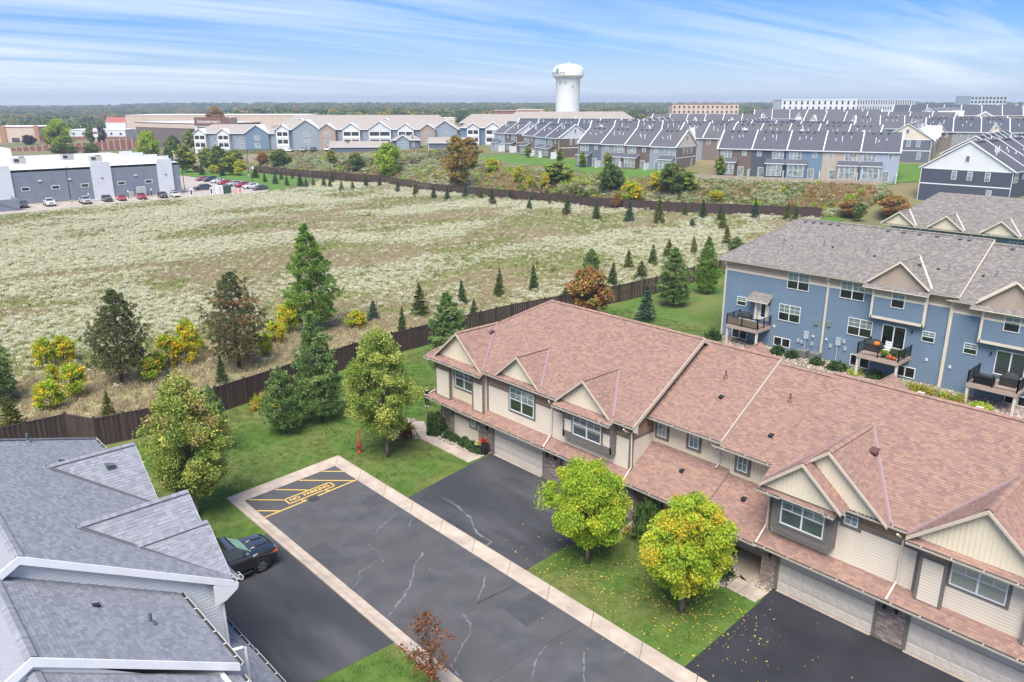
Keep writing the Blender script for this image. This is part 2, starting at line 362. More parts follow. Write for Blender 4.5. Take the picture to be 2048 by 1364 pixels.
G_SCOTS = [lf('needles_scots', (0.112, 0.162, 0.062)), lf('needles_scots_olive', (0.213, 0.213, 0.084)), lf('needles_scots_dead', (0.24, 0.2, 0.10))]
G_SCOTSO = [lf('needles_scots', (0.112, 0.162, 0.062)), lf('needles_scots_olive', (0.213, 0.213, 0.084)), lf('needles_rust', (0.56, 0.25, 0.13))]
G_SPRUCE = [lf('needles_spruce', (0.053, 0.105, 0.038)), lf('needles_spruce_light', (0.105, 0.165, 0.045))]
G_SPRUCEY = [lf('needles_spruce_yellow', (0.213, 0.225, 0.037)), lf('needles_spruce_olive', (0.112, 0.15, 0.037))]
G_BLUE = [lf('needles_blue_spruce', (0.09, 0.18, 0.135)), lf('needles_spruce', (0.053, 0.105, 0.038))]
_l = lf('leaf_lime', (0.43, 0.57, 0.055), .16, .42); _yg = lf('leaf_yellow_green', (0.60, 0.64, 0.06), .14, .42); G_LAWN = [_l, _l, _l, _yg, lf('leaf_green', (0.26, 0.42, 0.045), .2, .4), _l]
G_MAPLE = [lf('leaf_maple', (0.281, 0.386, 0.07)), lf('leaf_maple_dull', (0.386, 0.456, 0.105)), lf('leaf_maple_dark', (0.157, 0.246, 0.053)), lf('leaf_maple_light', (0.562, 0.597, 0.14))]
G_MAPLEB = G_MAPLE + [lf('leaf_buff', (0.546, 0.429, 0.156))]
G_ORANGE = [lf('leaf_orange', (0.50, 0.24, 0.09)), lf('leaf_amber', (0.40, 0.25, 0.06)), lf('leaf_olive', (0.26, 0.273, 0.065)), lf('leaf_red', (0.36, 0.15, 0.09))]
G_RUST = [lf('leaf_rust', (0.33, 0.13, 0.05)), lf('leaf_rust_dark', (0.20, 0.09, 0.04))]
G_YEL = [lf('leaf_lime', (0.43, 0.57, 0.055)), lf('leaf_yellow', (0.78, 0.56, 0.03)), lf('leaf_chartreuse', (0.46, 0.52, 0.05)), lf('leaf_green', (0.196, 0.36, 0.044))]
G_YG = [lf('leaf_chartreuse', (0.46, 0.52, 0.05)), lf('leaf_lime', (0.36, 0.51, 0.053)), lf('leaf_green', (0.196, 0.36, 0.044))]
G_GOLD = [lf('leaf_gold_dull', (0.40, 0.26, 0.06)), lf('leaf_amber', (0.40, 0.25, 0.06)), lf('leaf_olive', (0.26, 0.273, 0.065))]
G_GRN = [lf('leaf_mid_green', (0.179, 0.269, 0.067)), lf('leaf_deep_green', (0.09, 0.158, 0.045)), lf('leaf_olive', (0.26, 0.273, 0.065))]
G_BOX = [lf('leaf_box', (0.05, 0.10, 0.03)), lf('leaf_box_light', (0.09, 0.15, 0.05))]
G_PURP = [lf('leaf_purple', (0.10, 0.05, 0.06))]
TPL = {}
TPL['pine_tall'] = (*conifer(3, 11.4, 3.2, 19, 10, 300, 0.30, G_PINE, BARK, 'pine', 0.05, 0.15), 11.4, 3.2)
TPL['pine_soft'] = (*conifer(5, 8.6, 2.3, 19, 10, 260, 0.25, G_PINE2, BARK, 'pine', 0.06, 0.11), 8.6, 2.3)
TPL['pine_bushy'] = (*conifer(8, 5.2, 2.0, 14, 9, 220, 0.24, G_PINE2, BARK, 'pine', 0.10, 0.09), 5.2, 2.0)
TPL['scots'] = (*conifer(9, 8.5, 3.4, 20, 10, 270, 0.24, G_SCOTS, BARKR, 'scots', 0.10, 0.15), 8.5, 3.4)
TPL['scots_rust'] = (*conifer(12, 9.3, 3.5, 21, 10, 270, 0.24, G_SCOTSO, BARKR, 'scots', 0.07, 0.15), 9.3, 3.5)
TPL['spruce'] = (*conifer(20, 3.6, 1.0, 22, 12, 26, 0.20, G_SPRUCE, BARK, 'spruce', 0.03, 0.05), 3.6, 1.0)
TPL['spruce_b'] = (*conifer(21, 3.4, 1.1, 20, 12, 26, 0.21, G_SPRUCE + G_SPRUCEY, BARK, 'spruce', 0.03, 0.05), 3.4, 1.1)
TPL['spruce_yellow'] = (*conifer(22, 3.1, 1.1, 19, 11, 26, 0.21, G_SPRUCEY, BARK, 'spruce', 0.03, 0.05), 3.1, 1.1)
TPL['spruce_blue'] = (*conifer(23, 4.0, 1.2, 22, 13, 28, 0.20, G_BLUE, BARK, 'spruce', 0.03, 0.05), 4.0, 1.2)
TPL['maple'] = (*broadleaf(31, 9.2, 3.0, 1.9, 200, 52000, 0.105, 1.3, 0.15, G_MAPLE, BARK, 0.5, 0.2, 0.2, 0.12), 9.2, 3.0)
TPL['maple_b'] = (*broadleaf(32, 8.7, 3.0, 1.5, 200, 44000, 0.11, 1.3, 0.15, G_MAPLEB, BARK, 0.55, 0.2, 0.25, 0.12), 8.7, 3.0)
TPL['lawn'] = (*broadleaf(33, 5.9, 2.45, 1.5, 190, 52000, 0.10, 2.3, 0.75, G_LAWN, BARK, 0.2, 0.2, 0.15, 0.12), 5.9, 2.45)
TPL['lawn_b'] = (*broadleaf(37, 6.1, 2.5, 1.5, 190, 52000, 0.10, 2.3, 0.75, G_LAWN + [_yg, lf('leaf_gold', (0.72, 0.55, 0.05), .12, .4)], BARK, 0.2, 0.2, 0.15, 0.12), 6.1, 2.5)
TPL['rust'] = (*broadleaf(35, 4.0, 1.2, 0.9, 60, 1500, 0.085, 1.6, 0.2, G_RUST, BARK, 0.35, 0.26, 0.4, 0.05), 4.0, 1.2)
TPL['orange'] = (*broadleaf(36, 6.0, 3.0, 1.1, 90, 6500, 0.27, 1.3, 0.2, G_ORANGE, BARK, 0.2, 0.25, 0.1, 0.1), 6.0, 3.0)
TPL['green'] = (*broadleaf(41, 6.0, 2.6, 0.9, 70, 3600, 0.34, 1.3, 0.2, G_GRN, BARK, 0.15, 0.27, 0.15, 0.1), 6.0, 2.6)
TPL['green_b'] = (*broadleaf(42, 6.5, 2.2, 0.9, 60, 2800, 0.34, 1.3, 0.2, G_GRN + G_YG[:1], BARK, 0.3, 0.3, 0.3, 0.08), 6.5, 2.2)
TPL['yellow'] = (*broadleaf(43, 4.0, 2.2, 0.3, 60, 2600, 0.26, 1.4, 0.1, G_YEL, BARK, 0.2, 0.27, 0.25, 0.06), 4.0, 2.2)
TPL['lime'] = (*broadleaf(44, 10.0, 4.6, 1.0, 90, 5600, 0.46, 1.3, 0.2, G_YG, BARK, 0.15, 0.26, 0.1, 0.16), 10.0, 4.6)
TPL['gold'] = (*broadleaf(45, 16.0, 4.6, 2.2, 100, 5200, 0.50, 1.5, 0.3, G_GOLD, BARK, 0.2, 0.24, 0.35, 0.2), 16.0, 4.6)
TPL['purple'] = (*broadleaf(46, 5.0, 3.4, 0.6, 60, 2200, 0.5, 1.3, 0.1, G_PURP, BARK, 0.1, 0.3, 0.0, 0.15), 5.0, 3.4)
TPL['amber'] = (*broadleaf(47, 6.0, 2.6, 0.6, 60, 2200, 0.42, 1.3, 0.1, G_ORANGE[:2], BARK, 0.1, 0.3, 0.1, 0.1), 6.0, 2.6)
def tree(tpl, name, x, y, h, r, label, cat='tree', group=None, z=None):
    tr, cr, h0, r0 = TPL[tpl]
    o = empty(name, (x, y, tz(x, y) if z is None else z), random.uniform(0, 6.28), label, cat, group); o.rotation_euler = (random.gauss(0, .03), random.gauss(0, .03), o.rotation_euler[2])
    for nm, me in (('trunk', tr), ('crown', cr)):
        c = bpy.data.objects.new(nm, me); c.scale = (r / r0, r / r0, h / h0); link(c, o)
    return o
SHM = {}
def shrub(key, name, x, y, r, h, label, mats=None, leaf=0.09, n=900, cat='shrub', group=None, z=None, asp=1.5):
    if key not in SHM: SHM[key] = shrub_mesh(len(SHM) + 60, 1.0, 1.0, n, leaf / max(r, .2), mats, asp)
    o = bpy.data.objects.new(name, SHM[key]); o.location = (x, y, (tz(x, y) if z is None else z)); o.scale = (r, r, h); o.rotation_euler = (0, 0, random.uniform(0, 6.28))
    link(o); return tag(o, label, cat, group)
def tuft(name, seed, n, h, r, mats, w=0.05, head=None, hn=0, hs=0.09, lean=0.35):
    """a clump of stalks with optional flower heads: template mesh for scatter"""
    rg = np.random.default_rng(seed); parts = []
    b = np.stack([rg.normal(size=n) * r * .45, rg.normal(size=n) * r * .45, np.zeros(n)], 1)
    d = unit(np.stack([rg.normal(size=n) * lean, rg.normal(size=n) * lean, np.ones(n)], 1)); L = h * (0.6 + 0.5 * rg.random(n))
    V, F = cards(b + d * L[:, None] / 2, d, L, np.full(n, w), 0.1, rg); parts.append((V, F, 0))
    if hn:
        c = np.stack([rg.normal(size=hn) * r * .42, rg.normal(size=hn) * r * .42, h * (0.72 + 0.34 * rg.random(hn))], 1)
        D = unit(rg.normal(size=(hn, 3)) + np.array([0, 0, .2])); V, F = cards(c, D, hs * (0.7 + .6 * rg.random(hn)), hs * .8, 0.2, rg); parts.append((V, F, 1))
    V, F, M = join(parts); return np_mesh(name, V, F, mats, M)
# ------------------------------------------------------------------ ground, road, lawns, field
GZ, LZ, RZ, DZ = -0.06, 0.06, 0.0, 0.07
M_GROUND = mat('rough_ground', (0.15, 0.15, 0.06), (0.24, 0.18, 0.10), 0.08, 6, rough=0.95, c3=(0.10, 0.14, 0.05), scale3=0.02, bump=(3, 0.5, 0.1))
M_MEADOW = mat('meadow_soil', (0.30, 0.29, 0.14), (0.38, 0.31, 0.19), 0.35, 6, rough=0.95, c3=(0.22, 0.25, 0.09), scale3=0.06, bump=(4, 0.6, 0.1))
M_LAWN = mat('lawn_turf', (0.066, 0.135, 0.020), (0.105, 0.175, 0.030), 1.3, 6, rough=0.9, c3=(0.155, 0.165, 0.05), scale3=0.22, bump=(30, 0.8, 0.04))
M_LAWNF = mat('lawn_turf_far', (0.075, 0.165, 0.025), (0.11, 0.19, 0.035), 0.4, 5, rough=0.9, bump=(6, 0.6, 0.05))
M_ASPH = mat('asphalt_worn', (0.066, 0.068, 0.075), (0.100, 0.100, 0.105), 0.8, 8, rough=0.85, c3=(0.082, 0.080, 0.082), scale3=0.3, bump=(90, 0.35, 0.01))
M_ASPHD = mat('asphalt_sealed', (0.044, 0.045, 0.051), (0.078, 0.079, 0.085), 0.8, 8, rough=0.8, c3=(0.042, 0.044, 0.05), scale3=0.3, bump=(90, 0.3, 0.01), stretch=(1, 0.3, 1))
M_ASPHN = mat('asphalt_new', (0.024, 0.025, 0.030), (0.034, 0.035, 0.042), 0.5, 6, rough=0.75, bump=(90, 0.25, 0.01))
M_CONC = mat('concrete', (0.42, 0.345, 0.28), (0.50, 0.42, 0.345), 2.5, 6, rough=0.85, c3=(0.36, 0.295, 0.245), scale3=0.7, bump=(40, 0.2, 0.01))
M_LOT = mat('parking_concrete', (0.36, 0.31, 0.28), (0.42, 0.37, 0.33), 0.2, 6, rough=0.85)
M_PAINT = mat('yellow_paint', (0.70, 0.45, 0.11), (0.52, 0.36, 0.12), 7, 6, rough=0.7, contrast=(0.5, 0.8))
M_CRACK = mat('pale_crack_dust', (0.185, 0.19, 0.2), (0.10, 0.101, 0.106), 3, 6, rough=0.9, contrast=(0.4, 0.62))
def sheet(name, pts, z, m, kind='structure', parent=None):
    b = MB(); b.poly([(p[0], p[1], z) for p in pts]); o = b.build(name, m, parent)
    if kind and parent is None: o['kind'] = kind
    return o
def patch(name, q, m, dz=0.03, nu=12, nv=12, kind='structure', parent=None):
    """four-cornered sheet lying on the terrain"""
    a, b, c, d = [np.array(p, float) for p in q]; u = np.linspace(0, 1, nu + 1)[:, None, None]; v = np.linspace(0, 1, nv + 1)[None, :, None]
    P = (a * (1 - u) + b * u) * (1 - v) + (d * (1 - u) + c * u) * v; Zz = terr(P[..., 0], P[..., 1]) + dz
    V = np.dstack([P, Zz]).reshape(-1, 3); F = [(i * (nv + 1) + j, (i + 1) * (nv + 1) + j, (i + 1) * (nv + 1) + j + 1, i * (nv + 1) + j + 1) for i in range(nu) for j in range(nv)]
    o = bpy.data.objects.new(name, np_mesh(name, V, F, m, smooth=True)); link(o, parent)
    if parent is None: o['kind'] = kind
    return o
rr = np.concatenate([[0], np.linspace(12, 120, 12), np.arange(124, 330, 3.0), np.geomspace(334, 9000, 80)]); na = 540
th = np.linspace(0, 2 * math.pi, na, endpoint=False)
GX, GY = rr[:, None] * np.cos(th)[None], rr[:, None] * np.sin(th)[None]
V = np.dstack([GX, GY, terr(GX, GY) + GZ]).reshape(-1, 3)
F = [(i * na + j, i * na + (j + 1) % na, (i + 1) * na + (j + 1) % na, (i + 1) * na + j) for i in range(len(rr) - 1) for j in range(na)]
gobj = bpy.data.objects.new('ground', np_mesh('ground', V, [(f[0], f[3], f[2], f[1]) for f in F], M_GROUND, smooth=True)); link(gobj); gobj['kind'] = 'structure'
NF = [(-30, 63.5), (11.6, 61.0), (12.9, 58.6), (16.7, 58.0), (27.2, 59.9), (38.8, 62.2), (57.7, 62.6), (74.3, 60.6), (81.4, 60.3), (104.7, 61.5)]   # line of the near fence
sheet('meadow', [p for p in NF] + [(120, 66), (163, 78), (157, 92), (148, 107), (141, 128), (138, 153), (133.5, 180), (137, 208), (131, 236), (113, 214), (98, 210), (63, 211), (33, 205.5), (-40, 196)], -0.02, M_MEADOW)
LAWN = [(-30, -30), (120, -30), (120, 62), (104.7, 61.5)] + NF[::-1][1:]
sheet('lawn', LAWN, LZ, M_LAWN)
# road with two kerb strips; one grey sheet, flush concrete kerbs in cast lengths
ROAD = [(17.1, -6), (24.1, -6), (24.1, 44.2), (17.1, 43.7)]
road = sheet('road', ROAD, LZ + 0.004, M_ASPH)
kerb = empty('kerb'); kerb['kind'] = 'structure'
def kerb_run(p0, p1, q0, q1, n):
    """cast lengths of kerb between inner edge p0-p1 and outer edge q0-q1"""
    p0, p1, q0, q1 = map(Vector, (p0, p1, q0, q1))
    for i in range(n):
        a, b = i / n, (i + 1) / n - 0.0006
        ia, ib, oa, ob = p0.lerp(p1, a), p0.lerp(p1, b), q0.lerp(q1, a), q0.lerp(q1, b); B = MB(); prof = [(0, LZ + 0.008), (0.45, LZ + 0.02), (0.75, LZ + 0.085), (0.97, LZ + 0.10), (1.0, LZ + 0.09), (1.0, LZ - 0.05), (0, LZ - 0.05)]
        vs = [(ia.lerp(oa, t).x, ia.lerp(oa, t).y, z) for t, z in prof] + [(ib.lerp(ob, t).x, ib.lerp(ob, t).y, z) for t, z in prof]; k = len(prof)
        B.add(vs, [tuple(range(k)), tuple(range(2 * k - 1, k - 1, -1))] + [(j, j + k, (j + 1) % k + k, (j + 1) % k) for j in range(k)]); B.build('kerb_stone', M_CONC, kerb)
kerb_run((17.23, -6), (17.23, 43.57), (16.5, -6), (16.5, 44.53), 16)
kerb_run((23.98, -6), (23.98, 44.03), (24.95, -6), (24.95, 45.24), 17)
kerb_run((17.23, 43.57), (23.98, 44.03), (16.5, 44.53), (24.95, 45.24), 3)
def mark(name, pts, m=M_PAINT, z=LZ + 0.009, parent=None): return sheet(name, pts, z, m, None, parent or road)
def stripe(a, b, w=0.11, name='painted_line'):
    a, b = Vector(a), Vector(b); d = (b - a).normalized(); n = Vector((-d.y, d.x)) * w / 2
    return mark(name, [a - n, b - n, b + n, a + n])
for a, b in [((22.89, 43.9), (24.0, 42.9)), ((21.11, 43.78), (23.75, 41.27)), ((19.36, 43.62), (20.85, 42.16)), ((17.5, 43.5), (19.12, 41.97)), ((17.25, 41.85), (18.27, 40.88)), ((17.25, 40.77), (20.15, 40.96)), ((20.98, 41.02), (23.98, 41.24)), ((19.9, 41.22), (20.17, 40.97)), ((21.62, 41.44), (21.86, 41.14))]: stripe(a, b)
for a, b in [((19.14, 42.0), (22.5, 42.15)), ((19.14, 41.28), (22.5, 41.48)), ((19.16, 41.22), (19.16, 42.06)), ((22.46, 41.42), (22.46, 42.2))]: stripe(a, b, 0.10, 'painted_box_line')
Vt, Ft = text_verts('NO  PARKING', 0.50, 0.012)
B = MB(); x0, x1 = min(v[0] for v in Vt), max(v[0] for v in Vt); sx_ = 2.82 / (x1 - x0)
ca, sa = math.cos(R(2.6)), math.sin(R(2.6))
B.add([(20.80 + (v[0] - (x0 + x1) / 2) * sx_ * ca - v[1] * 0.98 * sa, 41.735 + (v[0] - (x0 + x1) / 2) * sx_ * sa + v[1] * 0.98 * ca, LZ + 0.0095) for v in Vt], Ft); B.build('painted_lettering', M_PAINT, road)
def ribbon(pts, w, name='crack_line', parent=None, m=M_CRACK, z=LZ + 0.0065):
    b = MB(); P = [Vector(p) for p in pts]; Q = []
    for i in range(len(P) - 1):
        for k in range(6):
            t = k / 6; p = P[i].lerp(P[i + 1], t); Q.append(p + Vector((random.uniform(-.05, .05), random.uniform(-.05, .05))))
    Q.append(P[-1]); L_ = []; R_ = []
    for i, p in enumerate(Q):
        d = (Q[min(i + 1, len(Q) - 1)] - Q[max(i - 1, 0)]).normalized(); n = Vector((-d.y, d.x)) * w * random.uniform(0.25, 1.0) * (0.3 if i in (0, len(Q) - 1) else 1)
        L_.append(p + n); R_.append(p - n)
    for i in range(len(Q) - 1): b.poly([(*R_[i], z), (*R_[i + 1], z), (*L_[i + 1], z), (*L_[i], z)])
    return b.build(name, m, parent or road)
CR = [[(23.45, 35.81), (22.32, 35.29), (21.67, 35.06), (21.13, 34.62)], [(23.75, 34.67), (23.1, 34.02)], [(20.22, 34.04), (20.2, 32.83), (19.83, 31.75)], [(19.69, 32.23), (19.0, 32.05), (18.43, 32.02), (17.99, 31.32), (17.3, 30.9)],
      [(22.02, 31.15), (21.07, 30.6), (19.75, 29.16), (18.18, 28.18), (17.34, 27.72)], [(23.23, 27.25), (22.17, 26.3), (21.3, 25.7)], [(20.25, 25.41), (19.86, 24.4), (19.47, 24.05), (18.46, 23.47), (17.5, 22.92), (17.29, 21.91)], [(21.73, 21.11), (20.47, 20.65), (19.47, 19.84)], [(22.6, 19.6), (21.8, 18.9), (21.0, 18.2)]]
for i, c in enumerate(CR): ribbon(c, 0.05 if i not in (4, 6) else 0.08)
ribbon([(23.76, 25.46), (22.11, 25.54), (21.2, 25.59)], 0.05, 'tar_seam', m=M_ASPHN)
for pts in ([(17.3, 33.2), (18.6, 33.3), (18.5, 36.0), (17.3, 35.8)], [(21.8, 22.6), (23.9, 22.7), (23.9, 24.4), (21.9, 24.3)], [(22.4, 37.4), (23.9, 37.4), (23.9, 38.6), (22.5, 38.5)]): sheet('road_patch', pts, LZ + .0052, mat('asphalt_patch', (0.060, 0.061, 0.067), (0.072, 0.073, 0.079), 1.5, 6, rough=.85), None, road)
for y_ in (33.0, 21.0): ribbon([(17.3, y_), (20.5, y_ + .1), (23.9, y_ - .05)], .018, 'tar_seam', m=M_ASPHN)
mh = MB(); mh.lathe([(0.36, 0), (0.36, 0.006), (0.33, 0.008), (0.31, 0.004)], 24, (20.57, 40.79, LZ + 0.006)); mh.build('manhole_cover', mat('cast_iron', (0.05, 0.05, 0.052), rough=0.6, bump=(60, .5)), road)
# driveways, walks
d1 = sheet('driveway', [(24.9, 26.0), (28.2, 26.2), (31.5, 25.1), (33.3, 25.7), (33.3, 38.25), (24.9, 36.9)], LZ + 0.012, M_ASPHD)
ribbon([(26.69, 35.4), (26.64, 33.9), (26.38, 32.38), (25.52, 30.7), (25.54, 29.39), (24.98, 29.28)], 0.08, parent=d1, z=LZ + 0.016)
sheet('driveway', [(24.9, -10), (33.3, -10), (33.3, 16.2), (31.6, 16.05), (24.9, 15.85)], LZ + 0.012, M_ASPHN)
sheet('driveway', [(9.4, 26.2), (12.7, 26.1), (16.55, 25.95), (16.55, 39.0), (15.2, 38.3), (9.4, 38.3)], LZ + 0.012, M_ASPHD)
walk = empty('footpath'); walk['kind'] = 'structure'
for q in [[(31.08, 38.2), (32.3, 38.2), (32.0, 40.2), (31.06, 40.2)], [(31.06, 40.23), (32.0, 40.23), (31.95, 42.0), (31.05, 42.0)], [(31.05, 42.03), (31.95, 42.03), (31.95, 43.9), (31.02, 43.6)], [(31.02, 43.63), (31.95, 43.93), (33.2, 46.2), (32.4, 46.9)],
          [(31.55, 16.2), (32.75, 16.15), (32.75, 17.2), (31.55, 17.2)], [(31.55, 17.23), (32.75, 17.23), (33.1, 17.95), (31.6, 17.9)], [(32.78, 17.0), (36.3, 17.0), (36.3, 19.3), (32.9, 19.3)], [(31.5, 24.5), (33.6, 24.4), (33.6, 25.5), (31.6, 25.1)], [(33.6, 22.0), (36.2, 22.0), (36.2, 25.6), (33.6, 25.6)]]:
    B = MB(); B.slab([(x, y, LZ + 0.03) for x, y in q], (0, 0, -0.08)); B.build('paving_slab', M_CONC, walk)
for y0, y1 in ((37.95, 33.2), (31.35, 26.4), (16.0, 11.2), (9.7, 4.8)):
    B = MB(); B.slab([(33.2, y1, LZ + 0.028), (33.62, y1, LZ + 0.028), (33.62, y0, LZ + 0.028), (33.2, y0, LZ + 0.028)], (0, 0, -0.1)); B.build('paving_slab', M_CONC, walk)
# stone mulch beds
M_ROCK = mat('river_rock', (.4, .34, .3), palette=[(0.46, 0.38, 0.32), (0.34, 0.28, 0.25), (0.52, 0.46, 0.40), (0.25, 0.22, 0.21), (0.42, 0.30, 0.25)], rough=0.8)
def rock_template(seed):
    rg = np.random.default_rng(seed); b = MB(); b.lathe([(0.5, 0.0), (0.85, 0.3), (0.6, 0.75), (0.15, 0.95)], 6); b.v = [(x * rg.uniform(.75, 1.2), y * rg.uniform(.75, 1.2), z * rg.uniform(.8, 1.1)) for x, y, z in b.v]; return b.mesh('pebble', M_ROCK)
ROCKS = [rock_template(i) for i in range(3)]
def in_poly(x, y, pts):
    ins = np.zeros(len(x), bool); n = len(pts)
    for i in range(n):
        (xa, ya), (xb, yb) = pts[i], pts[(i + 1) % n]
        if ya == yb: continue
        c = ((ya > y) != (yb > y)) & (x < (xb - xa) * (y - ya) / (yb - ya) + xa); ins ^= c
    return ins
def rnd_in(pts, n):
    xs, ys = [p[0] for p in pts], [p[1] for p in pts]; x = RNG.uniform(min(xs), max(xs), n); y = RNG.uniform(min(ys), max(ys), n); k = in_poly(x, y, pts); return x[k], y[k]
def rock_bed(name, pts, dens, s=0.07, z=LZ, label='pale river stones spread as mulch'):
    a = abs(sum(pts[i][0] * pts[(i + 1) % len(pts)][1] - pts[(i + 1) % len(pts)][0] * pts[i][1] for i in range(len(pts)))) / 2
    bb = (max(p[0] for p in pts) - min(p[0] for p in pts)) * (max(p[1] for p in pts) - min(p[1] for p in pts))
    x, y = rnd_in(pts, int(dens * bb)); n = len(x)
    sheet('stone_bed', pts, z + 0.006, mat('bed_soil', (0.20, 0.15, 0.12), (0.3, 0.24, 0.2), 8, rough=.95))
    sc = RNG.uniform(0.6, 1.4, (n, 1)) * s * np.array([1, 1, .8])
    scatter(name, np.stack([x, y, np.full(n, z)], 1), np.stack([np.zeros(n), np.zeros(n), RNG.uniform(0, 6.28, n)], 1), sc, RNG.integers(0, 3, n), ROCKS, label=label, cat='stones')
rock_bed('river_stones', [(32.05, 38.3), (33.35, 38.3), (33.35, 44.0), (32.7, 44.4), (32.0, 43.4)], 60, label='pale river stones under the row of shrubs beside the garage')
rock_bed('river_stones', [(30.9, 43.7), (31.8, 45.8), (33.1, 47.2), (31.5, 48.6), (29.6, 47.2), (29.6, 44.9)], 60, label='pale river stones in the round bed beyond the footpath')
rock_bed('river_stones', [(31.5, 17.95), (33.3, 17.95), (33.3, 20.8), (31.6, 20.4), (31.2, 19.0)], 60, label='dark river stones in the shrub bed by the porch')
rock_bed('river_stones', [(32.8, 16.2), (33.4, 16.2), (33.4, 17.0), (32.8, 17.0)], 60, label='pale river stones at the foot of the stone pier')
rock_bed('river_stones', [(67.6, 8), (71.2, 8), (71.2, 44), (69.0, 44.5), (67.6, 40)], 22, 0.10, label='grey river stones along the foot of the blue house')
# turf blades and fallen leaves near the camera
BL = [tuft('turf_%d' % i, 70 + i, 26, 0.075, 0.30, [m, m], 0.016, lean=0.6) for i, m in enumerate([lf('turf_blade', (0.085, 0.175, 0.024)), lf('turf_blade_pale', (0.17, 0.21, 0.05)), lf('turf_blade_deep', (0.06, 0.145, 0.018))])]
HOLES = [[(16.4, -10), (33.6, -10), (33.6, 16.2), (25.0, 16.2), (25.0, 25.9), (33.6, 25.9), (33.6, 38.3), (25.0, 37.0), (25.0, 45.3), (16.45, 44.6)], [(9, 26), (16.6, 26), (16.6, 39), (9, 38.4)], [(33.4, -20), (47, -20), (47, 44.3), (33.4, 44.3)], [(31.0, 38), (33.5, 38), (33.5, 47), (31, 47)], [(-20, -20), (9.4, -20), (9.4, 44.3), (-20, 44.3)]]
x, y = rnd_in([(11, 14), (34, 14), (50, 44), (72, 30), (72, 58), (55, 62), (27, 59.5), (14, 57.5), (8, 50), (8, 20)], 34000); k = np.ones(len(x), bool)
for hpol in HOLES: k &= ~in_poly(x, y, hpol)
x, y = x[k], y[k]; n = len(x); ti = np.where(fbm(x * .3, y * .3) > 0.56, 1, np.where(fbm(x * .5 + 9, y * .5) > 0.5, 0, 2))
scatter('turf_blades', np.stack([x, y, np.full(n, LZ)], 1), np.stack([np.zeros(n), np.zeros(n), RNG.uniform(0, 6.28, n)], 1), np.repeat(RNG.uniform(0.8, 1.4, (n, 1)), 3, 1), ti, BL, label='short mown grass blades on the lawns', cat='grass')
FL = [np_mesh('fallen_leaf_%d' % i, *cards(np.zeros((1, 3)), np.array([[1.0, 0, 0]]), [0.13], [0.075]), m) for i, m in enumerate([lf('leaf_gold', (0.55, 0.42, 0.04)), lf('leaf_amber_pale', (0.55, 0.38, 0.14))])]
P = []
for cx, cy, s_, n in ((28.0, 24.3, 1.7, 330), (28.2, 18.3, 2.0, 620), (28.5, 15.0, 2.0, 8), (21, 30, 9, 12), (29, 12, 3, 9)): P.append(np.stack([RNG.normal(cx, s_, n), RNG.normal(cy, s_, n)], 1))
P = np.concatenate(P); P = P[(P[:, 0] < 33)]; n = len(P); zl = np.where((P[:, 1] < 16) | (P[:, 0] < 25), LZ + 0.03, LZ + 0.06)
scatter('fallen_leaves', np.column_stack([P, zl]), np.column_stack([RNG.uniform(-.5, .5, (n, 2)), RNG.uniform(0, 6.28, n)]), np.repeat(RNG.uniform(.6, 1.2, (n, 1)), 3, 1), RNG.integers(0, 2, n), FL, label='yellow fallen leaves under the two lawn trees', cat='leaves')
# the flowering field
C_W = [lf('stalk_sage', (0.42, 0.43, 0.21), .2), lf('flower_cream', (0.76, 0.74, 0.55), 0.12)]
C_T = [lf('stalk_tan', (0.50, 0.41, 0.25), .2), lf('seed_tan', (0.52, 0.44, 0.31), .2)]
C_G = [lf('stalk_green', (0.33, 0.37, 0.13), .2), lf('flower_pale_yellow', (0.50, 0.46, 0.22), .25)]
C_B = [lf('stalk_brown', (0.15, 0.10, 0.065)), lf('seed_dark', (0.12, 0.07, 0.05))]
TF = [tuft('wild_0', 1, 16, 0.75, 0.55, C_W, 0.09, True, 34, 0.135), tuft('wild_1', 2, 14, 0.85, 0.6, C_W, 0.09, True, 38, 0.135), tuft('wild_2', 3, 26, 0.6, 0.6, C_T, 0.09, True, 10, 0.13), tuft('wild_3', 4, 24, 0.55, 0.6, C_G, 0.10, True, 7, 0.12), tuft('wild_4', 5, 14, 0.9, 0.3, C_B, 0.07, True, 8, 0.16), tuft('wild_5', 6, 22, 0.35, 0.7, [C_T[0], C_W[1]], 0.08, True, 5, 0.10)]
FIELD = [(-6, 63), (12, 62), (27, 61), (38.8, 63), (57.7, 63.5), (80, 62), (104, 63), (163, 78), (157, 92), (148, 107), (141, 128), (138, 153), (133.5, 180), (137, 208), (124, 216), (113, 211), (98, 208.5), (63, 210), (30, 204), (-6, 160)]
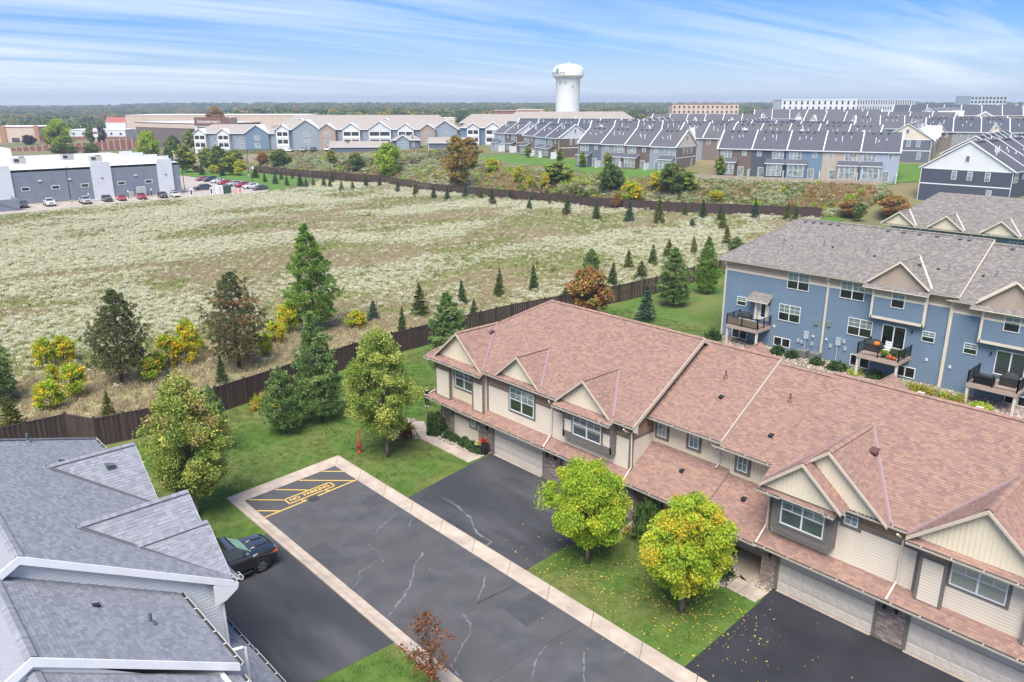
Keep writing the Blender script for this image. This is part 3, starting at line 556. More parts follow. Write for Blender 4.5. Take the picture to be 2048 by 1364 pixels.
def field_scatter(name, poly, n0, label, white=1.0, sc=(0.42, 0.95), zoff=0.0, near=True):
    x, y = rnd_in(poly, n0)
    d = fbm(x * 0.035 + 3, y * 0.075 + 8, 5); e = fbm(x * 0.16 + 40, y * 0.25 + 2, 3); r = RNG.random(len(x))
    band = smoothstep(60, 74, y) * smoothstep(10, 2, np.abs(0)) if False else 1.0
    strip = np.clip((x - 60) / 40, 0, 1) * smoothstep(88, 66, y)          # trodden, barer strip inside the young spruces
    edge = smoothstep(84, 70, y + 4 * (fbm(x * .2, y * .2, 2) - .5)) * smoothstep(60, 42, x)                   # brown grass along the fence on the left
    pw = np.clip((d - 0.48) * 6.5 + (e - 0.5) * 2.0 + 0.42, 0.06, 0.92) * (1 - 0.93 * edge) * (1 - 0.4 * strip) * white
    ix = np.where(r < pw, np.where(RNG.random(len(x)) < .5, 0, 1), np.where(fbm(x * .06 + 90, y * .1 + 5, 3) > 0.53, np.where(RNG.random(len(x)) < .75, 2, 3), np.where(RNG.random(len(x)) < 0.02, 4, np.where(RNG.random(len(x)) < .7, 3, 5))))
    ix = np.where((edge > .4) & (r > pw), np.where(RNG.random(len(x)) < .6, 2, 5), ix)
    keep = RNG.random(len(x)) < (1 - 0.35 * strip); x, y, ix = x[keep], y[keep], ix[keep]; n = len(x)
    s = RNG.uniform(*sc, (n, 1)) * np.array([1, 1, 1]); s[:, 2] *= RNG.uniform(.7, 1.25, n)
    scatter(name, np.stack([x, y, terr(x, y) + zoff - .02], 1), np.stack([RNG.normal(0, .08, n), RNG.normal(0, .08, n), RNG.uniform(0, 6.28, n)], 1), s, ix, TF, label=label, cat='wildflowers')
field_scatter('wildflower_field', FIELD, 125000, 'field of cream flowering weeds and tan dry grass behind the fence')
# ------------------------------------------------------------------ building kit: every wall has a frame P(along, outward, up)
def frame(o, u, n): 
    o, u, n = Vector(o), Vector(u), Vector(n)
    return lambda a, b, c: tuple(o + u * a + n * b + Vector((0, 0, c)))
CAMP = Vector((0, 0, CAM_H))
class Roof:
    def __init__(s, root, P, name, m_top, m_edge, m_trim, expo=0.145, seed=1, wr=(0.14, 0.32), hr=(0.008, 0.022)):
        s.root, s.P, s.mt, s.me, s.tr, s.e, s.wr, s.hr = root, P, m_top, m_edge, m_trim, expo, wr, hr
        s.deck = MB(P); s.tabs = []; s.caps = MB(); s.fl = []; s.rnd = random.Random(seed); s.name = name
    def plane(s, pts, u=None, thick=0.12, tabs=True):
        """pts in (along, outward, up); first edge is the eave unless u is given"""
        W_ = [Vector(s.P(*p)) for p in pts]
        s.deck.slab(pts, (0, 0, -thick), 0, 1)
        N = Vector((0, 0, 0))
        for i in range(len(W_)): N += W_[i].cross(W_[(i + 1) % len(W_)])
        N.normalize()
        if N.z < 0: N = -N
        U = (W_[1] - W_[0]) if u is None else Vector(s.P(*u)) - Vector(s.P(0, 0, 0))
        U = (U - N * U.dot(N)).normalized(); Vv = N.cross(U)
        if Vv.z < 0: U = -U; Vv = -Vv
        if not tabs: return
        O = W_[0]; uv = [((w - O).dot(U), (w - O).dot(Vv)) for w in W_]; v = min(t[1] for t in uv); vm = max(t[1] for t in uv)
        while v < vm - 0.02:
            c = v + s.e * 0.5; xs = []
            for i in range(len(uv)):
                (a, b), (a2, b2) = uv[i], uv[(i + 1) % len(uv)]
                if (b > c) != (b2 > c): xs.append(a + (a2 - a) * (c - b) / (b2 - b))
            xs.sort()
            for k in range(0, len(xs) - 1, 2):
                x = xs[k]; x1 = xs[k + 1]
                while x < x1 - 0.01:
                    w = min(s.rnd.uniform(*s.wr), x1 - x)
                    if x1 - x - w < 0.08: w = x1 - x
                    s.tabs.append((O + U * x + Vv * v, U, Vv, N, w, s.rnd.uniform(*s.hr))); x += w
            v += s.e
    def cap(s, p, q, w=0.16):
        p, q = Vector(s.P(*p)), Vector(s.P(*q)); d = q - p; L = d.length; d.normalize(); a = d.cross(Vector((0, 0, 1))).normalized()
        n = max(1, int(L / 0.15))
        for i in range(n):
            c0 = p + d * (L * i / n); c1 = p + d * (L * (i + 1.25) / n); z0, z1 = 0.030, 0.055; dz = -w * 0.52
            s.caps.add([tuple(c0 + a * w + Vector((0, 0, dz + z0))), tuple(c0 + Vector((0, 0, z0))), tuple(c0 - a * w + Vector((0, 0, dz + z0))), tuple(c1 + a * w + Vector((0, 0, dz + z1))), tuple(c1 + Vector((0, 0, z1))), tuple(c1 - a * w + Vector((0, 0, dz + z1)))], [(0, 1, 4, 3), (1, 2, 5, 4)])
    def flashing(s, p, q, w=0.2):
        p, q = Vector(s.P(*p)) + Vector((0, 0, .05)), Vector(s.P(*q)) + Vector((0, 0, .05)); f = MB(); f.bar(tuple(p), tuple(q), w, 0.03); f.bar(tuple(p + Vector((0, 0, .03))), tuple(q + Vector((0, 0, .03))), 0.03, 0.05); s.fl.append(f)
    def finish(s, n_obj=300, m_flash=None, capname='ridge_caps'):
        r = s.deck.build('roof', [s.mt, s.tr], s.root); off = woff(s.root)
        s.tabs.sort(key=lambda t: (t[0] - CAMP).length * (1.0 if t[3].dot((CAMP - t[0]).normalized()) > 0.12 else 9.0))
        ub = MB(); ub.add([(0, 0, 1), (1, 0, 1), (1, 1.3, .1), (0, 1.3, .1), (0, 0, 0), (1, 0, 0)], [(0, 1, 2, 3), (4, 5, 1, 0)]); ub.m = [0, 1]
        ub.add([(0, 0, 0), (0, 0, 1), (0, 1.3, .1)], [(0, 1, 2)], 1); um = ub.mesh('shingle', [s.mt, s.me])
        for p, U, Vv, N, w, h in s.tabs[:n_obj]:
            o = bpy.data.objects.new('shingle', um); o.parent = r; COL.objects.link(o)
            m = Matrix((U * w, Vv * s.e, N * h)).transposed().to_4x4(); m.translation = p - off; o.matrix_local = m
        T_ = s.tabs[n_obj:]
        if T_:
            p = np.array([t[0] for t in T_]) - np.array(off); U = np.array([t[1] * t[4] for t in T_]); Vv = np.array([t[2] * s.e for t in T_]); N = np.array([t[3] * t[5] for t in T_])
            V = np.stack([p + N, p + U + N, p + U + Vv * 1.3 + N * .1, p + Vv * 1.3 + N * .1, p, p + U], 1).reshape(-1, 3)
            k = np.arange(len(T_))[:, None] * 6; F = np.stack([k + [0, 1, 2, 3], k + [4, 5, 1, 0]], 1).reshape(-1, 4)
            o = bpy.data.objects.new('shingle_courses', np_mesh('shingle_courses', V, F, [s.mt, s.me], np.tile([0, 1], len(T_)))); link(o, r); o['kind'] = 'stuff'
        if s.caps.v: s.caps.build(capname, s.mt, r, kind='stuff')
        for f in s.fl: f.build('valley_flashing', m_flash or s.tr, r)
        return r
def siding(b, a0, a1, c0, c1, off=0.0, e=0.15, mi=0, lim=None):
    """lapped boards; lim(c) may return the (a0,a1) span at height c"""
    c = c0
    while c < c1 - 0.01:
        t = min(c + e, c1); x0, x1 = (a0, a1) if lim is None else lim((c + t) / 2)
        k = c + (t - c) * .68
        if x1 - x0 > 0.02: b.add([(x0, off + 0.030, c), (x1, off + 0.030, c), (x1, off + 0.030, k), (x0, off + 0.030, k), (x1, off + 0.004, t), (x0, off + 0.004, t), (x0, off, c), (x1, off, c)], [(0, 1, 2, 3), (3, 2, 4, 5), (6, 7, 1, 0)], mi)
        c = t
def battens(b, a0, a1, c0, top, off=0.0, step=0.2, mi=0):
    a = a0 + step / 2
    while a < a1:
        t = top(a)
        if t > c0 + 0.03: b.box(a - .018, a + .018, off - .005, off + 0.02, c0, t, mi)
        a += step
M_WHITE = mat('white_vinyl', (0.78, 0.79, 0.80), (0.72, 0.73, 0.74), 3, rough=0.45)
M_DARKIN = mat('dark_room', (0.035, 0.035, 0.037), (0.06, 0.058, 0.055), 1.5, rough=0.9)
M_BLIND = mat('window_blind', (0.46, 0.47, 0.45), (0.40, 0.42, 0.40), 2, rough=0.8)
M_SCREEN = mat('insect_screen', (0.22, 0.22, 0.215), (0.17, 0.17, 0.17), 2, rough=0.9)
M_GLASS = glass_mat('window_glass')
def window(root, P, a0, a1, c0, c1, off=0.03, n=2, grid=(2, 2), trim=None, tw=0.13, f=0.055, lower=None, blind=True, sill_only=False, mw=None, name='window', rail=True, label=None):
    """double-hung window(s): frame with glazing bars; each pane is a sub-part"""
    b = MB(P); mw = mw or M_WHITE; lower = lower or M_SCREEN
    if trim is not None:
        for q in ((a0 - tw, a0, c0 - tw, c1 + tw), (a1, a1 + tw, c0 - tw, c1 + tw), (a0, a1, c1, c1 + tw), (a0, a1, c0 - tw, c0)): b.box(q[0], q[1], off - 0.02, off + 0.035, q[2], q[3], 3)
    b.box(a0, a1, off - 0.03, off, c0, c1, 1); hm = (c0 + c1) / 2 if rail else c0
    if blind: b.box(a0 + f, a1 - f, off, off + 0.012, hm, c1 - f, 2)
    D = off + 0.06
    for q in ((a0, a0 + f, c0, c1), (a1 - f, a1, c0, c1), (a0 + f, a1 - f, c1 - f, c1), (a0 + f, a1 - f, c0, c0 + f)): b.box(q[0], q[1], off, D, q[2], q[3])
    w = (a1 - a0) / n; g = 0.016; panes = []
    for i in range(n):
        x0, x1 = a0 + i * w, a0 + (i + 1) * w; l = x0 + (f if i == 0 else f * .75); r = x1 - (f if i == n - 1 else f * .75)
        if i: b.box(x0 - f * .75, x0 + f * .75, off, D, c0 + f, c1 - f)
        if rail: b.box(l, r, off, D - 0.012, hm - f * .5, hm + f * .5)
        top0 = hm + f * .5 if rail else c0 + f
        for k in range(1, grid[0]): u = l + (r - l) * k / grid[0]; b.box(u - g, u + g, off + .014, D - 0.02, top0, c1 - f)
        for k in range(1, grid[1]): u = top0 + (c1 - f - top0) * k / grid[1]; b.box(l, r, off + .016, D - 0.022, u - g, u + g)
        panes.append((l, r, top0, c1 - f))
        if rail: panes.append((l, r, c0 + f, hm - f * .5))
    o = b.build(name, [mw, lower, M_BLIND, trim or mw], root, label=label)
    for l, r, z0, z1 in panes:
        q = MB(P); q.box(l, r, off + 0.026, off + 0.032, z0, z1); q.build('pane', M_GLASS, o)
    return o
def gutter(root, P, p, q, m, w=0.13, h=0.11, straps=0.0, out=(0, 1, 0)):
    """open eaves gutter along p-q, hung on the outer side"""
    p, q = Vector(p), Vector(q); o_ = Vector(out); b = MB(P); k = []
    for e in (p, q):
        k += [tuple(e + Vector((0, 0, -h))), tuple(e + o_ * w * .8 + Vector((0, 0, -h))), tuple(e + o_ * w), tuple(e + o_ * (w - .018)), tuple(e + o_ * .018 + Vector((0, 0, -h * .55))), tuple(e)]
    b.add(k, [(0, 1, 7, 6), (1, 2, 8, 7), (2, 3, 9, 8), (5, 0, 6, 11), (0, 5, 4, 3, 2, 1), (6, 7, 8, 9, 10, 11)], 0); b.add(k, [(3, 4, 10, 9), (4, 5, 11, 10)], 1)
    if straps:
        L = (q - p).length; n = max(1, int(L / straps))
        for i in range(n): c = p.lerp(q, (i + .5) / n); d = (q - p).normalized() * .02; b.slab([tuple(c - d), tuple(c + d), tuple(c + d + o_ * w), tuple(c - d + o_ * w)], (0, 0, -.012))
    return b.build('gutter', [m, mat('gutter_inside', (0.05, 0.045, 0.04), rough=.9)], root)
def downspout(root, P, pts, m, w=0.05):
    b = MB(); b.tube([P(*p) for p in pts], w, 6); return b.build('downspout', m, root)
def gable(roof, root, P, yc, zr, bf, half, pg, main, m_face, m_fascia, m_soffit, face_in=0.28, batten=True, thick=0.14, flash=True, fw_=0.2, m_batten=None, full_base=None):
    """cross gable standing on main plane z = z0 + p*(b0 - b); bf = outward position of its rake"""
    b0, z0, p = main; zb = lambda z: b0 - (z - z0) / p
    br = zb(zr)
    for sg in (-1, 1):
        zw = zr - pg * half; bw = min(zb(zw), bf - 0.02)
        pts = [(yc + sg * half, bw, zw), (yc + sg * half, bf, zw), (yc, bf, zr), (yc, br, zr)]
        roof.plane([(a, b, c + 0.05) for a, b, c in pts], u=(0, 1, 0), thick=thick)
        if flash: roof.flashing((yc + sg * half, bw, zw + 0.03), (yc, br, zr + 0.03))
        q = MB(P); q.slab([(yc + sg * half, bf + .003, zw - fw_ + .05), (yc, bf + .003, zr - fw_ + .05), (yc, bf + .003, zr - .01), (yc + sg * half, bf + .003, zw - .01)], (0, .035, 0)); q.build('rake_board', m_fascia, roof_of(roof))
        q = MB(P); q.slab([(yc + sg * (half - .15), bf - face_in + .01, zw - fw_ * .3), (yc, bf - face_in + .01, zr - fw_ * .75 + .06), (yc, bf - face_in + .01, zr - .1), (yc + sg * half, bf - face_in + .01, zw - .1)], (0, .03, 0)); q.build('gable_trim', m_soffit, roof_of(roof))
    roof.cap((yc, bf, zr + 0.06), (yc, br - 0.1, zr + 0.06))
    ff = bf - face_in; zbase = z0 + p * (b0 - ff) if full_base is None else full_base; hb = (zr - zbase) / pg
    q = MB(P); q.poly([(yc - hb, ff, zbase - .05), (yc + hb, ff, zbase - .05), (yc, ff, zr)])
    if batten: battens(q, yc - hb, yc + hb, zbase - .05, lambda a: zr - pg * abs(a - yc) - .12, ff)
    q.build('gable_face', m_face, roof_of(roof))
ROOFP = {}
def roof_of(r): return r.root
def stone_pier(root, P, a0, a1, b0, b1, c0, c1, seed, m):
    """veneer pier: each stone is a piece of its own, mortar core behind"""
    rd = random.Random(seed); q = MB(P); q.box(a0 + .03, a1 - .03, b0 + .02, b1 - .03, c0, c1); core = q.build('stone_pier', mat('mortar', (0.30, 0.27, 0.25), (0.22, 0.2, 0.19), 12, rough=.95), root)
    c = c0
    while c < c1 - 0.03:
        h = min(rd.choice((0.07, 0.10, 0.13)), c1 - c); a = a0
        while a < a1 - 0.02:
            w = min(rd.uniform(0.14, 0.42), a1 - a)
            if a1 - a - w < 0.09: w = a1 - a
            d = rd.uniform(0, .028); s = MB(P); g = .006
            s.box(a + g, a + w - g, b1 - .06, b1 - d, c + g, c + h - g); s.v = [tuple(Vector(v) + Vector((rd.uniform(-.007, .007), rd.uniform(-.007, .007), rd.uniform(-.006, .006)))) for v in s.v]
            s.build('stone', m, core); a += w
        for bb in ((a0, -1), (a1, 1)):
            s = MB(P); x = bb[0]; s.box(min(x, x - bb[1] * .05), max(x, x - bb[1] * .05), b0, b1 - .07, c + .006, c + h - .006)
            s.build('stone', m, core)
        c += h
def garage_door(root, P, a0, a1, c0, c1, off, m, cols=8, rows=4):
    q = MB(P); q.box(a0, a1, off - .06, off, c0, c1)
    d = q.build('garage_door', m, root)
    rh = (c1 - c0) / rows; cw = (a1 - a0) / cols; base = None
    for r in range(rows):
        g = MB(P); g.box(a0 + .01, a1 - .01, off, off + .012, c0 + r * rh + .012, c0 + (r + 1) * rh - .012); sec = g.build('door_section', m, d)
    for r in range(rows):
        for k in range(cols):
            x0, x1, z0, z1 = a0 + k * cw + .07, a0 + (k + 1) * cw - .07, c0 + r * rh + .10, c0 + (r + 1) * rh - .09
            s = MB(P); n = off + .012; i_ = .035
            s.add([(x0, n, z0), (x1, n, z0), (x1, n, z1), (x0, n, z1), (x0 + i_, n + .016, z0 + i_), (x1 - i_, n + .016, z0 + i_), (x1 - i_, n + .016, z1 - i_), (x0 + i_, n + .016, z1 - i_)], [(4, 5, 6, 7), (0, 1, 5, 4), (1, 2, 6, 5), (2, 3, 7, 6), (3, 0, 4, 7)]); s.build('raised_panel', m, d)
def wall_lamp(root, P, a, b, c):
    q = MB(P); q.box(a - .05, a + .05, b - .01, b + .03, c - .1, c + .12); q.box(a - .015, a + .015, b + .02, b + .12, c + .09, c + .11)
    q.add([(a - .07, b + .05, c + .08), (a + .07, b + .05, c + .08), (a + .07, b + .19, c + .08), (a - .07, b + .19, c + .08), (a, b + .12, c + .17)], [(0, 1, 4), (1, 2, 4), (2, 3, 4), (3, 0, 4), (3, 2, 1, 0)]); q.box(a - .05, a + .05, b + .07, b + .17, c - .14, c + .08)
    q.build('wall_lamp', mat('black_metal', (0.02, 0.02, 0.022), rough=.4), root)
def roof_vent(root, P, a, b, c, m, s=1.0, slope=0.59):
    q = MB(P); q.box(a - .16 * s, a + .16 * s, b - .16 * s, b + .16 * s, c - .05, c + .12 * s); q.add([(a - .2 * s, b - .2 * s, c + .22 * s), (a + .2 * s, b - .2 * s, c + .22 * s), (a + .2 * s, b + .24 * s, c + .12 * s), (a - .2 * s, b + .24 * s, c + .12 * s), (a - .2 * s, b - .2 * s, c + .16 * s), (a + .2 * s, b - .2 * s, c + .16 * s), (a + .2 * s, b + .24 * s, c + .05 * s), (a - .2 * s, b + .24 * s, c + .05 * s)], [(0, 1, 2, 3), (4, 7, 6, 5), (0, 4, 5, 1), (1, 5, 6, 2), (2, 6, 7, 3), (3, 7, 4, 0)]); return q.build('roof_vent', m, root)
def vent_pipe(root, P, a, b, c, m, h=0.42, r=0.055):
    q = MB(); p = Vector(P(a, b, c)); q.tube([p - Vector((0, 0, .1)), p + Vector((0, 0, h))], r, 8); q.lathe([(0.17, -.02), (0.1, .06), (r, .1)], 10, p); return q.build('vent_pipe', m, root)
# ------------------------------------------------------------------ beige townhouse row
M_SID = mat('siding_cream', (0.70, 0.61, 0.495), (0.73, 0.64, 0.525), 0.6, rough=0.6, c3=(0.655, 0.57, 0.465), scale3=0.5)
M_BB = mat('board_batten_cream', (0.76, 0.67, 0.51), (0.72, 0.63, 0.47), 0.8, rough=0.6)
M_TAN = mat('siding_tan', (0.29, 0.19, 0.115), (0.33, 0.22, 0.14), 0.8, rough=0.65)
M_TRIM = mat('trim_taupe', (0.19, 0.17, 0.155), (0.165, 0.15, 0.135), 3, rough=0.6)
M_FAS = mat('fascia_beige', (0.55, 0.46, 0.37), (0.50, 0.42, 0.34), 3, rough=0.55)
M_GUT = mat('gutter_beige', (0.68, 0.60, 0.50), (0.62, 0.55, 0.46), 5, rough=0.4)
M_GAR = mat('garage_almond', (0.64, 0.575, 0.505), (0.60, 0.54, 0.47), 1, rough=0.55)
M_RB = mat('shingle_brick_red', (.3, .2, .16), palette=[(0.295, 0.178, 0.140), (0.255, 0.157, 0.126), (0.325, 0.20, 0.152), (0.285, 0.173, 0.138), (0.235, 0.147, 0.125), (0.33, 0.205, 0.155), (0.275, 0.178, 0.150)], c2=(0.215, 0.13, 0.105), scale=28, rough=0.92, contrast=(0.5, 0.8))
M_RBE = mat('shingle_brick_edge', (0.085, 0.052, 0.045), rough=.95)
M_FLB = mat('flashing_plum', (0.30, 0.21, 0.22), rough=.45)
M_STONE = mat('ledge_stone', (.3, .24, .2), palette=[(0.30, 0.24, 0.20), (0.22, 0.18, 0.165), (0.38, 0.31, 0.26), (0.31, 0.21, 0.165), (0.19, 0.17, 0.165), (0.42, 0.35, 0.30), (0.27, 0.19, 0.16)], c2=(0.16, 0.14, 0.13), scale=14, rough=.9, contrast=(.5, .75), bump=(30, .6))
M_BLK = mat('black_metal', (0.02, 0.02, 0.022), rough=.4)
P = frame((33.45, 0, 0), (0, 1, 0), (-1, 0, 0))
hb = empty('townhouse_row', (33.45, 20, 0), 0, 'beige townhouse row with brick red shingle roof and almond garage doors', 'townhouse')
PM = 0.593
w = MB(P)                                                       # wall mass
w.box(25.85, 44.2, -12.6, -.005, -.3, 6.2); w.box(17.0, 25.85, -12.6, -2.005, -.3, 6.3); w.box(-12, 17.0, -12.6, -.005, -.3, 6.1)
w.poly([(25.85, 0, 6.0), (25.85, -6.25, 9.95), (25.85, -12.6, 6.0)]); w.poly([(20.85, -2, 6.2), (20.85, -7, 9.6), (20.85, -12, 6.2)]); w.poly([(17.0, -.1, 6.0), (17.0, -6.2, 9.9), (17.0, -12.4, 6.0)])
w.build('wall', [M_SID], hb)
s = MB(P)
for a0, a1 in ((25.85, 44.2), (-12, 16.9)): siding(s, a0, a1, 3.0, 5.12); siding(s, a0, a1, .1, 2.9)
s.build('lap_siding', M_SID, hb, kind='stuff')
s = MB(P)
for a0, a1 in ((25.85, 44.2), (-12, 16.9)): siding(s, a0, a1, 5.27, 6.15, mi=0)
s.build('lap_siding_upper', M_TAN, hb, kind='stuff', label='tan lap siding band under the eaves')
s = MB(P)
for a0, a1 in ((25.85, 44.2), (-12, 16.9)): s.box(a0, a1, 0, .035, 5.12, 5.27)
for a in (44.1, 38.72, 25.95, 16.8, 9.75): s.box(a - .09, a + .09, 0, .045, .1, 6.1)
s.box(39.8, 42.6, 0, .035, 1.72, 1.86); s.build('trim_boards', M_TRIM, hb)
PS = frame((33.45, 25.85, 0), (1, 0, 0), (0, -1, 0))            # end wall of the tall block above the porch roof
s = MB(PS); siding(s, 0, 2.1, 2.9, 5.12, lim=lambda c: (0, 2.05)); s.build('lap_siding', M_SID, hb, kind='stuff')
s = MB(PS); siding(s, 0, 12, 5.27, 10.0, lim=lambda c: (max(0.02, (c - 6.25) / PM), min(12.5, 12.5 - (c - 6.25) / PM))); s.build('lap_siding_upper', M_TAN, hb, kind='stuff', label='tan lap siding on the end gable')
s = MB(PS); s.box(0, 2.1, 0, .04, 5.12, 5.27); s.box(0, .12, 0, .045, 2.9, 6.1); s.build('trim_boards', M_TRIM, hb)
s = MB(P); s.poly([(17.0, -1.995, 2.5), (25.85, -1.995, 2.5), (25.85, -1.995, 6.35), (17.0, -1.995, 6.35)]); battens(s, 17.0, 25.85, 4.0, lambda a: 6.35, -1.99, .22); s.build('batten_siding', M_BB, hb)
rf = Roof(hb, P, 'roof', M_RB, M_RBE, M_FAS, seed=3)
mA, mD = (.45, 6.19, PM), (.45, 6.15, PM)
def main_roof(a0, a1, be, ze, br, hip=None, back=True):
    zr = ze + PM * (be - br); rl = a1 if hip is None else hip
    rf.plane([(a0, be, ze), (a1, be, ze), (rl, br, zr), (a0, br, zr)])
    bb = 2 * br - be
    rf.plane([(a1, bb, ze), (a0, bb, ze), (a0, br, zr), (rl, br, zr)], tabs=False)
    if hip is not None: rf.plane([(a1, be, ze), (a1, bb, ze), (rl, br, zr)], tabs=False); rf.cap((a1, be, ze + .03), (rl, br, zr + .03))
    rf.cap((a0, br, zr + .02), (rl, br, zr + .02)); return zr
zA = main_roof(25.5, 44.9, .45, 6.19, -6.25, 38.7)
main_roof(20.75, 25.9, -1.17, 6.4, -7.0); main_roof(16.9, 20.9, -1.17, 6.13, -7.0); zD = main_roof(-14, 17.2, .45, 6.15, -6.2)
for a0, a1, zt, zb_ in ((25.6, 44.95, 3.22, 2.72), (-14, 17.15, 3.16, 2.66)): rf.plane([(a0, .85, zb_), (a1, .85, zb_), (a1, .0, zt), (a0, .0, zt)], thick=.1)
rf.plane([(20.5, .85, 2.80), (25.75, .85, 2.80), (25.75, -2.0, 4.55), (20.5, -2.0, 4.55)], thick=.12); rf.plane([(17.0, .85, 2.58), (20.55, .85, 2.58), (20.55, -2.0, 4.30), (17.0, -2.0, 4.30)], thick=.12)
rf.plane([(38.6, 0.86, 5.96), (45.0, 0.86, 5.96), (45.0, .5, 6.16), (38.6, .5, 6.16)], thick=.1)     # eaves carried over the projecting bays
rf.plane([(26.9, 0.86, 5.96), (31.6, 0.86, 5.96), (31.6, .5, 6.16), (26.9, .5, 6.16)], thick=.1)
rf.plane([(13.2, 1.08, 5.81), (17.1, 1.08, 5.81), (17.1, .5, 6.14), (13.2, .5, 6.14)], thick=.1); rf.plane([(4.0, 0.86, 5.92), (10.1, 0.86, 5.92), (10.1, .5, 6.12), (4.0, .5, 6.12)], thick=.1)
GA = (M_BB, M_FAS, M_TRIM)
gable(rf, hb, P, 41.5, 8.40, .62, 2.70, .84, mA, *GA); gable(rf, hb, P, 35.4, 8.07, .42, 2.05, .84, mA, *GA); gable(rf, hb, P, 29.3, 8.10, .66, 2.20, .84, mA, *GA)
gable(rf, hb, P, 14.0, 8.72, .72, 3.0, .86, mD, *GA); gable(rf, hb, P, 14.92, 7.93, 1.22, 2.06, .86, mD, *GA, full_base=6.05, flash=False); gable(rf, hb, P, 7.3, 8.50, .85, 2.85, .86, mD, *GA); gable(rf, hb, P, -1.0, 8.4, .7, 2.8, .86, mD, *GA)
for yc in (25.35, 16.6):                                        # peaks of the rear cross gables just showing over the ridge
    for sg in (-1, 1): rf.plane([(yc + sg * 2.0, -8.2, 6.9), (yc + sg * 2.0, -13.0, 6.9), (yc, -13.0, 8.55), (yc, -8.2, 8.55)], u=(0, 1, 0))
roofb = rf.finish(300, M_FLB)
for a0, a1 in ((25.5, 25.56), (20.75, 20.81)):                   # rake boards on the two stepped ends
    be, ze, br = ((.45, 6.19, -6.25) if a0 > 25 else (-1.17, 6.4, -7.0)); zr = ze + PM * (be - br); q = MB(P)
    q.slab([(a0 - .004, be, ze - .24), (a0 - .004, br, zr - .24), (a0 - .004, br, zr + .03), (a0 - .004, be, ze + .03)], (-.05, 0, 0)); q.build('rake_board', M_FAS, roofb)
    q = MB(P); q.slab([(a0 - .004, 2 * br - be, ze - .24), (a0 - .004, br, zr - .24), (a0 - .004, br, zr + .03), (a0 - .004, 2 * br - be, ze + .03)], (-.05, 0, 0)); q.build('rake_board', M_FAS, roofb)
q = MB(P); q.slab([(25.5, .45, 6.1), (25.5, .0, 6.35), (25.5, .0, 5.66), (25.5, .42, 5.86)], (-.05, 0, 0)); q.build('eave_return', M_GUT, roofb)
for a, b, c in ((41.0, -2.3, 7.95), (14.7 - 1.6, -2.2, 8.05)): roof_vent(roofb, P, a, b, c, mat('vent_maroon', (0.13, 0.06, 0.06), rough=.5))
for a, b in ((23.2, -4.6), (21.9, -2.2)): pass
def zroof(a, b): return (6.4 + PM * (-1.17 - b)) if 20.8 < a < 25.5 else (6.13 + PM * (-1.17 - b)) if 17.2 < a <= 20.8 else 6.08 + PM * (.6 - b)
M_VB = mat('vent_black', (0.025, 0.025, 0.028), rough=.5); M_VP = mat('vent_pipe_rust', (0.23, 0.09, 0.06), rough=.6)
for a, b in ((22.4, -3.6), (18.6, -2.6)): roof_vent(roofb, P, a, b, zroof(a, b), M_VB, .62)
for a, b in ((23.0, -4.9), (18.9, -4.9)): vent_pipe(roofb, P, a, b, zroof(a, b), M_VP)
roof_vent(roofb, P, 22.9, -.9, 3.9, M_VB, .6); roof_vent(roofb, P, 18.9, -.9, 3.7, M_VB, .6)
for a in (12.9, 7.6, 3.2, 10.2): roof_vent(roofb, P, a, -6.55, zD - .2, M_FAS, .8)
# projecting bays
b = MB(P); b.box(42.55, 44.2, 0, .42, 3.05, 5.95); b.box(38.8, 39.9, 0, .42, 3.05, 5.95); b.box(39.9, 42.55, 0, .12, 3.05, 5.95); b.box(27.1, 30.95, 0, .42, 3.87, 5.95); b.box(13.5, 16.5, 0, .47, 3.7, 5.95); b.box(8.55, 9.55, 0, .32, 3.02, 5.95); b.box(4.4, 5.4, 0, .32, 3.02, 5.95); b.box(5.4, 8.55, 0, .1, 3.02, 5.95)
bay = b.build('bay_wall', M_SID, hb)
s = MB(P)
for a0, a1, o_ in ((42.6, 44.15, .42), (38.85, 39.85, .42), (8.6, 9.5, .32), (4.45, 5.35, .32)): siding(s, a0, a1, 3.05, 5.12, o_)
for a0, a1, o_ in ((30.2, 30.9, .42), (27.15, 27.8, .42)): siding(s, a0, a1, 4.32, 5.12, o_)
siding(s, 5.4, 8.55, 3.02, 5.9, .1)
for o_, a0 in ((38.8, 1), (27.1, 1), (13.5, 1)): pass
s.build('lap_siding', M_SID, hb, kind='stuff')
s = MB(P)
for a0, a1, o_ in ((42.6, 44.15, .42), (38.85, 39.85, .42), (8.6, 9.5, .32), (4.45, 5.35, .32), (27.15, 30.9, .42)): siding(s, a0, a1, 5.27, 5.95, o_)
s.build('lap_siding_upper', M_TAN, hb, kind='stuff')
s = MB(P); s.poly([(39.9, .125, 3.05), (42.55, .125, 3.05), (42.55, .125, 4.1), (39.9, .125, 4.1)]); battens(s, 39.9, 42.55, 3.05, lambda a: 4.05, .125, .2); s.build('batten_siding', M_BB, hb)
s = MB(P)
for a0, a1, o_ in ((42.55, 44.2, .42), (38.8, 39.9, .42), (8.55, 9.55, .32), (4.4, 5.4, .32), (27.1, 30.95, .42)):
    s.box(a0, a1, o_, o_ + .03, 5.12, 5.26)
    for a in (a0, a1): s.box(a - .07, a + .07, o_ - .10, o_ + .035, 3.05 if a0 > 31 or a0 < 10 else 3.9, 5.95)
s.box(27.02, 31.03, .40, .455, 3.85, 4.34); s.box(27.03, 27.1, 0, .4, 3.85, 4.3)
for a0, a1 in ((27.0, 27.15), (30.9, 31.05)): s.box(a0, a1, .0, .45, 3.85, 5.95)
s.box(13.42, 16.55, 0, .50, 3.65, 5.95); s.build('trim_boards', M_TRIM, hb)
s = MB(P); s.box(16.58, 16.75, .0, .05, 3.3, 5.2); s.build('trim_panel', M_SID, hb)
